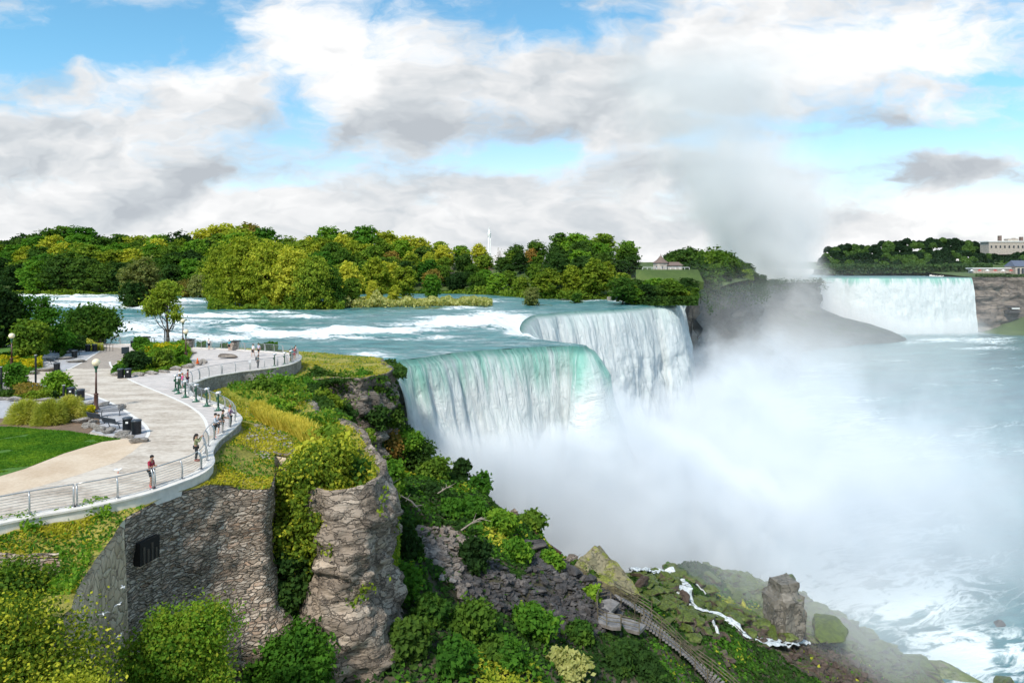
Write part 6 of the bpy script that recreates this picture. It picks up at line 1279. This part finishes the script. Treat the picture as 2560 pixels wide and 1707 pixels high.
    for v in bm.verts:
        c = v.co; f = 1+.05*float(vn(c.x*4, c.y*4, c.z*4, 9)); 
        if c.z < -.1 and c.y > -.1: c.z *= .2; c.y *= .5
        v.co = Vector((c.x*.092*f, c.y*.108*f-.012+head*1.05+.02, c.z*.098*f+1.665))
    if tail:
        r2 = bmesh.ops.create_icosphere(bm, subdivisions=2, radius=1)
        for v in r2['verts']: c = v.co; v.co = Vector((c.x*.06, -.10+c.y*.05, 1.47+c.z*.19))
    me = bpy.data.meshes.new('hair'); bm.to_mesh(me); bm.free(); me.polygons.foreach_set('use_smooth', np.ones(len(me.polygons), bool)); me.materials.append(cloth('hair_'+hair, HAIR[hair])); o = bpy.data.objects.new('hair', me); col.objects.link(o); o.parent = root
    for s_, st_, hp, kn, an in feet:
        bm = bmesh.new(); bmesh.ops.create_icosphere(bm, subdivisions=2, radius=1)
        for v in bm.verts: c = v.co; v.co = Vector((s_*.11+c.x*.05, .055+st_*.30+c.y*.15, max(0, .05+c.z*.055+max(0, -st_)*.05)))
        me = bpy.data.meshes.new('shoe'); bm.to_mesh(me); bm.free(); me.polygons.foreach_set('use_smooth', np.ones(len(me.polygons), bool)); me.materials.append(cloth('shoe_%d' % (shoes[0]*99), shoes)); o = bpy.data.objects.new('shoe', me); col.objects.link(o); o.parent = root
    return root
def held(root, local, d_, name, label, mat):
    o = MB().box((0,0,0), d_).build(name, mat); Mx = Matrix.Translation(root.location) @ Euler((0,0,root.rotation_euler.z)).to_matrix().to_4x4() @ Matrix.Translation([local[i]*root.scale[i] for i in range(3)]); o.matrix_world = Mx; return tag(o, label, name.replace('_', ' '))
C = cloth; black = C('black', (.015,.017,.022)); navy = C('navy', (.02,.025,.045)); whitec = C('whitec', (.72,.72,.74))
p = person(377, 1218, R(-98), 'man in crimson T-shirt, black shorts and red shoes looking at his phone by the railing', C('crimson', (.33,.02,.05)), black, 'black', 'tan', 'phone', sleeve=.4, walk=.35, head=.05, shoes=(.7,.02,.06), h=1.80); held(p, (0,.42,1.20), (.07,.14,.012), 'phone', 'pale phone in the hands of the man in crimson', M['white'])
p = person(490, 1152, R(-62), 'woman in olive green jacket and black trousers taking a photo at the near bulge', C('olive', (.20,.22,.11)), black, 'black', 'tan', 'camera', sleeve=.95, short=False, shoes=(.3,.1,.08), h=1.72, tail=True, bulk=1.15); held(p, (0,.38,1.55), (.13,.03,.08), 'phone', 'dark phone held up by the woman in the olive jacket', M['black'])
p = person(537, 1096, R(-75), 'person in white and grey hoodie with hair bun leaning over a phone', C('hoodie', (.50,.53,.60)), black, 'black', 'light', 'phone', sleeve=.95, short=True, head=.03, shoes=(.7,.7,.7), h=1.82, walk=.1); held(p, (0,.42,1.20), (.07,.13,.012), 'phone', 'dark phone in the hands of the hooded person', M['black'])
person(546, 1086, R(-60), 'child with curly brown hair in dark top squeezed between the adults at the railing', C('charcoal', (.04,.035,.045)), navy, 'brown', 'light', 'rail', sleeve=.4, h=1.50, shoes=(.3,.3,.3))
person(556, 1082, R(-70), 'person with black curly hair and dark green shirt leaning on the railing', C('darkgreen', (.035,.06,.045)), black, 'black', 'tan', 'rail', sleeve=.4, h=1.72, head=.03, shoes=(.25,.05,.05))
person(575, 1068, R(-40), 'ginger-haired person in grey and purple top at the right of the standing group', C('mauve', (.20,.14,.22)), navy, 'ginger', 'light', 'rail', sleeve=.95, h=1.70, short=False, shoes=(.4,.2,.2))
person(456, 973, R(-70), 'person in bright magenta top with orange hair beside the telescopes', C('magenta', (.80,.03,.28)), whitec, 'ginger', 'light', 'camera', sleeve=.4, h=1.62)
person(449, 962, R(-120), 'person in coral pink top behind the magenta one', C('coral', (.75,.12,.15)), navy, 'brown', 'light', 'phone', sleeve=.3, h=1.62)
person(469, 966, R(-60), 'person in dark maroon shirt and purple trousers among the pink-clad people', C('maroon', (.19,.015,.03)), C('plum', (.08,.02,.06)), 'black', 'tan', 'hip', sleeve=.4, short=False, h=1.76)
p = person(644.5, 922, R(-95), 'person with black backpack and patterned leggings looking at a phone on the inward sweep', C('greyteal', (.18,.22,.22)), C('leggings', (.10,.10,.12)), 'black', 'tan', 'phone', sleeve=.4, short=False, head=.04, h=1.70)
o = MB().box((0,0,0), (.30,.17,.42), taper=.8).build('backpack', M['black']); o.matrix_world = Matrix.Translation(p.location) @ Euler((0,0,p.rotation_euler.z)).to_matrix().to_4x4() @ Matrix.Translation((0,-.19,1.24)); tag(o, 'black backpack on the back of the person with the leggings', 'backpack')
person(632.5, 892, R(150), 'left walking man of the two, in white T-shirt and black shorts', whitec, black, 'black', 'light', 'down', sleeve=.4, walk=.5, h=1.80)
person(646.5, 890, R(160), 'right walking man of the two, in pale lavender T-shirt and black shorts', C('lavender', (.48,.48,.60)), black, 'black', 'light', 'down', sleeve=.4, walk=-.5, h=1.80)
person(522, 874.5, R(-20), 'man in white shirt and dark shorts standing at the river railing', whitec, navy, 'brown', 'light', 'phone', sleeve=.4, h=1.78)
person(573, 877.5, R(170), 'woman in teal shirt and black trousers beside the stone pier', C('teal', (.0,.30,.40)), black, 'brown', 'light', 'down', sleeve=.4, short=True, h=1.74)
person(725, 905, R(-60), 'woman with long brown hair and white skirt at the far point', C('tanbrown', (.33,.20,.12)), whitec, 'brown', 'light', 'down', sleeve=.95, h=1.68, tail=True)
person(731, 901, R(-50), 'person in teal jacket bent to the telescope at the far point', C('teal2', (.02,.22,.24)), navy, 'black', 'light', 'rail', sleeve=.95, short=False, h=1.60)
person(736, 898, R(-30), 'person in dark red top at the railing of the far point', C('darkred', (.25,.03,.05)), C('reds', (.5,.05,.08)), 'black', 'tan', 'rail', sleeve=.4, h=1.66)
person(739, 893, R(-30), 'person in grey top farthest at the tip of the terrace', C('grey', (.35,.35,.40)), black, 'brown', 'light', 'rail', sleeve=.4, h=1.66)

# ------------------------------------------------------------------ gulls
def gull(loc, rz, label, fly=True, s_=1.0):
    t_ = thing('gull', label, 'bird', loc, rz, 'white gulls'); t_.scale = (s_,)*3
    b = MB().tube([(0,-.24,.0),(0,-.16,.01),(0,-.02,.0),(0,.10,.02),(0,.15,.06),(0,.19,.07),(0,.235,.06)], [.012,.05,.075,.06,.042,.036,.006], 10).build('body', M['white'], t_, True)
    if fly:
        for q in (-1, 1): MB().add([(q*.04,.06,.03),(q*.04,-.08,.03),(q*.32,-.03,.12),(q*.62,-.14,.06),(q*.34,.09,.12),(q*.04,.06,.045),(q*.04,-.08,.045),(q*.34,.09,.135),(q*.32,-.03,.135)], [(0,1,2,4),(4,2,3),(5,7,8,6),(7,3,8)]).build('wing', M['chrome'], t_)
    else:
        for q in (-.03, .03): MB().tube([(q,0,-.05),(q,0,-.2)], .008, 4).build('leg', M['orange'], t_)
        MB().tube([(0,-.28,.03),(0,-.02,.05)], [.02,.06], 6).build('wing', M['chrome'], t_)
g = G(295, 1184, 0); gull((g[0], g[1], .22), R(-80), 'white gull standing on the path near the near railing', False)
for px, py, d_, lab in [(307,1468,30,'white gull gliding before the curved masonry wall, highest of four'),(297,1511,29,'white gull gliding before the curved masonry wall, second highest'),(258,1535,27,'white gull gliding left of the others before the wall'),(298,1590,28,'lowest white gull gliding before the curved wall')]: gull(GD(px, py, d_), px*.1, lab, True, .42)
# ------------------------------------------------------------------ far structures
t_ = thing('observation_tower', 'slim white three-shafted tower rising above the far treetops', 'tower', GD(1223, 672, 900)); t_.scale = (.62,.62,1.0); b0 = -14
for q in range(3): a_ = q*2.1+.3; MB().tube([(2.6*math.cos(a_), 2.6*math.sin(a_), b0), (2.6*math.cos(a_), 2.6*math.sin(a_), 46)], .75, 8).build('shaft', M['white'], t_, True)
MB().lathe([(3.6,43),(3.9,45),(3.9,47),(3.2,47.4),(1.0,52),(.3,56)], n=12).build('roof', M['white'], t_); MB().lathe([(3.4,20),(3.4,20.8)], n=12).build('ring', M['white'], t_)
M['wallstone'] = simple('pale_stone', (.42,.37,.32), .9, var=.25, scale=.6, bump=.3); M['roofbrown'] = simple('brown_shingles', (.17,.12,.10), .8, var=.2); M['slate'] = simple('blue_slate', (.10,.12,.17), .6, var=.2); M['glass'] = simple('dark_glass', (.03,.04,.05), .1, var=.1); M['redc'] = simple('red_canvas', (.45,.03,.03), .8)
bx, by_, bz = GD(1652, 668, 300); t_ = thing('pavilion', 'octagonal stone pavilion with conical brown roof among the trees above the falls', 'pavilion', (bx, by_, bz-1.6)); t_.scale = (.72,.72,.72)
MB().lathe([(4.6,-3),(4.6,4.8)], n=8).build('wall', M['wallstone'], t_); MB().lathe([(5.3,4.8),(2.6,6.6),(.25,9.2),(.1,10.4)], n=8).build('roof', M['roofbrown'], t_)
for q in range(4): a_ = -math.pi/2+(q-1.5)*math.pi/4+.39; MB().box((4.55*math.cos(a_), 4.55*math.sin(a_), 2.2), (.25,.9,1.5), a_).build('window', M['glass'], t_)
MB().add([(3,-4,3.2),(13,-4,3.2),(13,5,3.2),(3,5,3.2),(5.5,.5,5.4),(11,.5,5.4)], [(0,1,5,4),(1,2,5),(2,3,4,5),(3,0,4),(3,2,1,0)]).build('side_roof', M['roofbrown'], t_); MB().box((8,.5,.6), (8.6,7.4,5.0)).build('side_wall', M['wallstone'], t_)
t_ = thing('terrace_fence', 'pale railing along the lawn below the stone pavilion', 'railing', GD(1665, 675, 292)); mb = MB()
MB().tube([(-10,0,1.1),(10,0,1.1)], .09, 5).build('top_rail', M['white'], t_)
for q in range(11): MB().box((-10+2*q,0,.5), (.14,.14,1.2)).build('post', M['white'], t_)
V = np.array([GD(1590,674,291), GD(1745,674,291), GD(1760,705,281), GD(1590,703,281)]); V = np.vstack([V, V-[0,-1,3]]); tag(mesh_obj('lawn', V, [(0,1,2,3),(7,6,5,4),(0,3,7,4),(1,0,4,5),(2,1,5,6),(3,2,6,7)], M['islandground']), kind='structure')
for k in range(18):
    px = 1556+k*10; d_ = 262+(k*37 % 22); ty = (694,712,704,720)[k % 4]+(k*13 % 9); H = CAMZ+(HY-ty)/FPX*d_+1.8; plant(['mid1','dark1','mid2','grn1','dark2'][k % 5], ((px-CX)/FPX*d_, d_, -1.8), k, (H/20*1.4, H/20*1.4, H/20), 'leafy tree on the bank below the pavilion lawn, beside the far curtain', 'trees under the pavilion lawn')
n = 5000; px = rr.uniform(1590, 1745, n); k = rr.random(n); d_ = 268-k*8; P = np.stack([(px-CX)/FPX*d_, d_, -1.6+rr.random(n)**1.4*3.2], 1); cover('bank_shrubs', P, None, .7, M['leaf_d'], 34)
# stone quay and low fence at the brink of the far curtain
o = MB().box((0,0,0), (26,1.0,1.4), .06).build('river_wall', M['wallstone']); o.location = GD(1600, 746, 268); tag(o, 'low pale river wall upstream of the far curtain', 'wall')
# stone ledge between the far curtain and the narrow fall
# Canadian side buildings
bx, by_, bz = GD(2555, 690, 745); t_ = thing('visitor_centre', 'stone building with blue slate gable roof and white cupola at the right edge', 'building', (bx, by_, bz), 0.0)
MB().box((0,0,5), (26,16,11)).build('wall', M['wallstone'], t_); MB().add([(-14,-9,10.5),(14,-9,10.5),(14,9,10.5),(-14,9,10.5),(-12,0,17),(12,0,17)], [(0,1,5,4),(1,2,5),(2,3,4,5),(3,0,4),(3,2,1,0)]).build('roof', M['slate'], t_)
MB().add([(0,-10,10.5),(14,-10,10.5),(14,4,10.5),(0,4,10.5),(6,-3,23),(9,-3,23)], [(0,1,5,4),(1,2,5),(2,3,4,5),(3,0,4),(3,2,1,0)]).build('tower_roof', M['slate'], t_)
cu = MB().lathe([(1.9,22.5),(1.9,25.6)], (7.5,-3,0), 8).build('cupola', M['white'], t_); MB().lathe([(2.3,25.6),(.2,29)], (7.5,-3,0), 8).build('cupola_roof', M['slate'], cu)
for q in range(5): MB().box((-9.5+4.4*q,-8.05,5), (2.6,.2,7)).build('window', M['glass'], t_)
bx, by_, bz = GD(2475, 682, 748); t_ = thing('restaurant', 'long low white-roofed pavilion with red awnings left of the slate-roofed building', 'building', (bx, by_, bz)); MB().box((0,0,2), (42,9,4.6)).build('wall', M['wallstone'], t_); MB().box((0,0,4.9), (46,11,1.0)).build('roof', M['white'], t_)
for q in range(6): MB().lathe([(2.3,0),(.1,1.4)], (-26+8.5*q,-9,2.2), 8).build('awning', M['redc'] if q % 2 else M['white'], t_)
n = 2500; px = rr.uniform(2440, 2600, n); d_ = 716+rr.random(n)*10; cover('bank_scrub', np.stack([(px-CX)/FPX*d_, d_, 3+rr.random(n)*3], 1), None, 1.6, M['leaf_f'], 35)
bx, by_, bz = GD(2512, 624, 1080); t_ = thing('hotel', 'pale stone hotel with chimneys on top of the distant hill at the right', 'building', (bx, by_, bz)); MB().box((0,0,2), (64,20,20)).build('wall', M['wallstone'], t_); MB().box((0,0,12.4), (67,22,1.4)).build('roof', M['white'], t_)
for q, hh in ((-8,9),(14,5),(26,7)): MB().box((q,0,13+hh/2), (4,4,hh)).build('chimney', M['roofbrown'], t_)
MB().box((10,0,15), (16,10,4)).build('penthouse', M['wallstone'], t_)
for q in range(9): MB().box((-28+7*q,-10.1,4), (2.4,.2,4)).build('window', M['glass'], t_)
# grassy spur with a lookout under the far cliff
rk = [(2400,812),(2440,800),(2470,782),(2500,768),(2560,762),(2660,760),(2660,840),(2560,828),(2480,820)]
xs = np.linspace(470, 640, 60); ys = np.linspace(640, 760, 40); X, Y = np.meshgrid(xs, ys, indexing='ij'); hz = -55.5 + 24*sstep(474, 560, X)*sstep(668, 712, Y+0.06*(X-500)) + 1.2*fbm(X*.05, Y*.05, 0, 4, 98)
tag(mesh_obj('grassy_spur', np.stack([X, Y, hz], -1).reshape(-1, 3), grid_faces(60, 40), M['islandground'], smooth=True), kind='structure')
bx, by_, bz = GD(2533, 776, 706); t_ = thing('lookout_hut', 'small dark lookout platform with white sign band on the grassy spur', 'hut', (bx, by_, bz)); MB().box((0,0,-1), (12,7,2.6)).build('deck', M['scree'], t_); MB().box((0,0,3.6), (12,7,.8)).build('roof', M['scree'], t_); MB().box((0,-3.6,2.2), (8,.3,1.2)).build('sign_band', M['white'], t_)
for q in (-5, 5): MB().box((q,0,1.6), (.6,.6,4)).build('post', M['scree'], t_)

# ------------------------------------------------------------------ spray and mist hanging in the gorge
def mist(name, lo, hi, dens_fn, label=None, step=1.0, aniso=0.0, colr=(0.90,0.93,0.965)):
    c = [(lo[i]+hi[i])/2 for i in range(3)]; mb = MB().box((0,0,0), [hi[i]-lo[i] for i in range(3)])
    m, t_ = material(name+'_air'); x, y, z = t_.sep(t_.coord()); x, y, z = x+c[0], y+c[1], z+c[2]
    pv = t_.new('ShaderNodeVolumePrincipled'); pv.inputs['Color'].default_value = (*colr, 1); pv.inputs['Anisotropy'].default_value = aniso
    t_.link(dens_fn(t_, x, y, z), pv.inputs['Density']); t_.link(pv.outputs[0], t_.out.inputs['Volume'])
    m.cycles.volume_step_rate = step
    o = mb.build(name, m); o.location = c; return tag(o, kind='stuff')
def gb(x, y, z, c, r): 
    u, v, w_ = (x-c[0])*(1/r[0]), (y-c[1])*(1/r[1]), (z-c[2])*(1/r[2]); return (u*u+v*v+w_*w_)*-1.0
def d_near(t_, x, y, z):
    n = t_.noise(t_.comb(x*0.055, y*0.055, z*0.05), 1.0, 5, 0.68) - 0.5
    n = n*1.25
    # basin: everything under a billowing ceiling that rises to the far right
    top = (x-45.0).max(0.0)*0.22 + n*46.0 - 27.0 + (y-200.0).max(0.0)*0.04
    base = (top - z).ramp(0.0, 18.0)*(n*2.2+0.62).max(0.06)*0.085
    front = (y + n*26.0 - 116.0 - (x-15).max(0.0)*0.06).ramp(-3.0, 14.0)
    right = (x + n*60.0 + (z+54)*(-0.1)).ramp(64.0, 138.0, 1.0, 0.0)
    a1 = base*front*right
    # boiling spray against the foot of the near curtain
    foot = (gb(x, y, z, (-8,102,-17), (11,8,9)).exp() + gb(x, y, z, (4,109,-24), (13,8,12)).exp() + gb(x, y, z, (18,115,-33), (15,11,14)).exp() + gb(x, y, z, (32,130,-34), (22,18,17)).exp() + gb(x, y, z, (19,121,-12), (6,6,12)).exp()*.55)
    a2 = (foot + n*1.3 - 0.42).ramp(0.0, 0.5)*0.22
    # thin veil over the rocks in front
    veil = (gb(x, y, z, (42,102,-42), (34,14,10)).exp() + gb(x, y, z, (24,94,-30), (10,8,6)).exp()*.8 + n*0.9 - 0.22).max(0.0)*0.045
    return a1 + a2 + veil
mist('mist', (-30, 83, -56), (150, 300, 14), d_near, step=0.5, aniso=-0.25)
FARC = (1.0, 0.99, 0.99)
def d_far(t_, x, y, z):
    n = t_.noise(t_.comb(x*0.014, y*0.014, z*0.012), 1.0, 5, 0.62) - 0.5
    h = (z+54.0)*(1/60.0)
    # plume that leans left as it rises
    cx_ = 275.0 - h*10.0 - (h-1.0).max(0.0)*12.0; rad = 32.0 + h*22.0
    u = (x-cx_)/rad; v = (y-705.0)/(rad*0.9+20)
    pl = ((u*u+v*v)*-1.0).exp(); a1 = (pl + n*1.9 - 0.30).ramp(0.0, 0.8)*h.ramp(1.0, 3.6, 0.055, 0.009)
    # base mist of the horseshoe
    a2 = (gb(x, y, z, (380,700,-54), (120,40,22)).exp() + gb(x, y, z, (300,715,-30), (60,45,50)).exp()*0.9 + n*1.1 - 0.34).ramp(0.0, 0.5)*0.03
    # grey wisps before the island cliff
    a3 = (gb(x, y, z, (120,370,-34), (50,90,26)).exp() + gb(x, y, z, (180,470,-44), (70,110,18)).exp()*0.7 + n*1.4 - 0.30).max(0.0)*0.006
    a4 = (gb(x, y, z, (95,310,-8), (45,40,20)).exp() + n*1.6 - 0.30).max(0.0)*0.006
    a5 = (z.ramp(-40.0, 22.0, 1.0, 0.0))*(x.ramp(210.0, 310.0, 1.0, 0.0))*(n*1.8+1.0).clamp()*0.0024
    return a1 + a2 + a3 + a4 + a5
mist('mist', (40, 301, -56), (480, 760, 220), d_far, step=0.75, aniso=-0.25, colr=FARC)
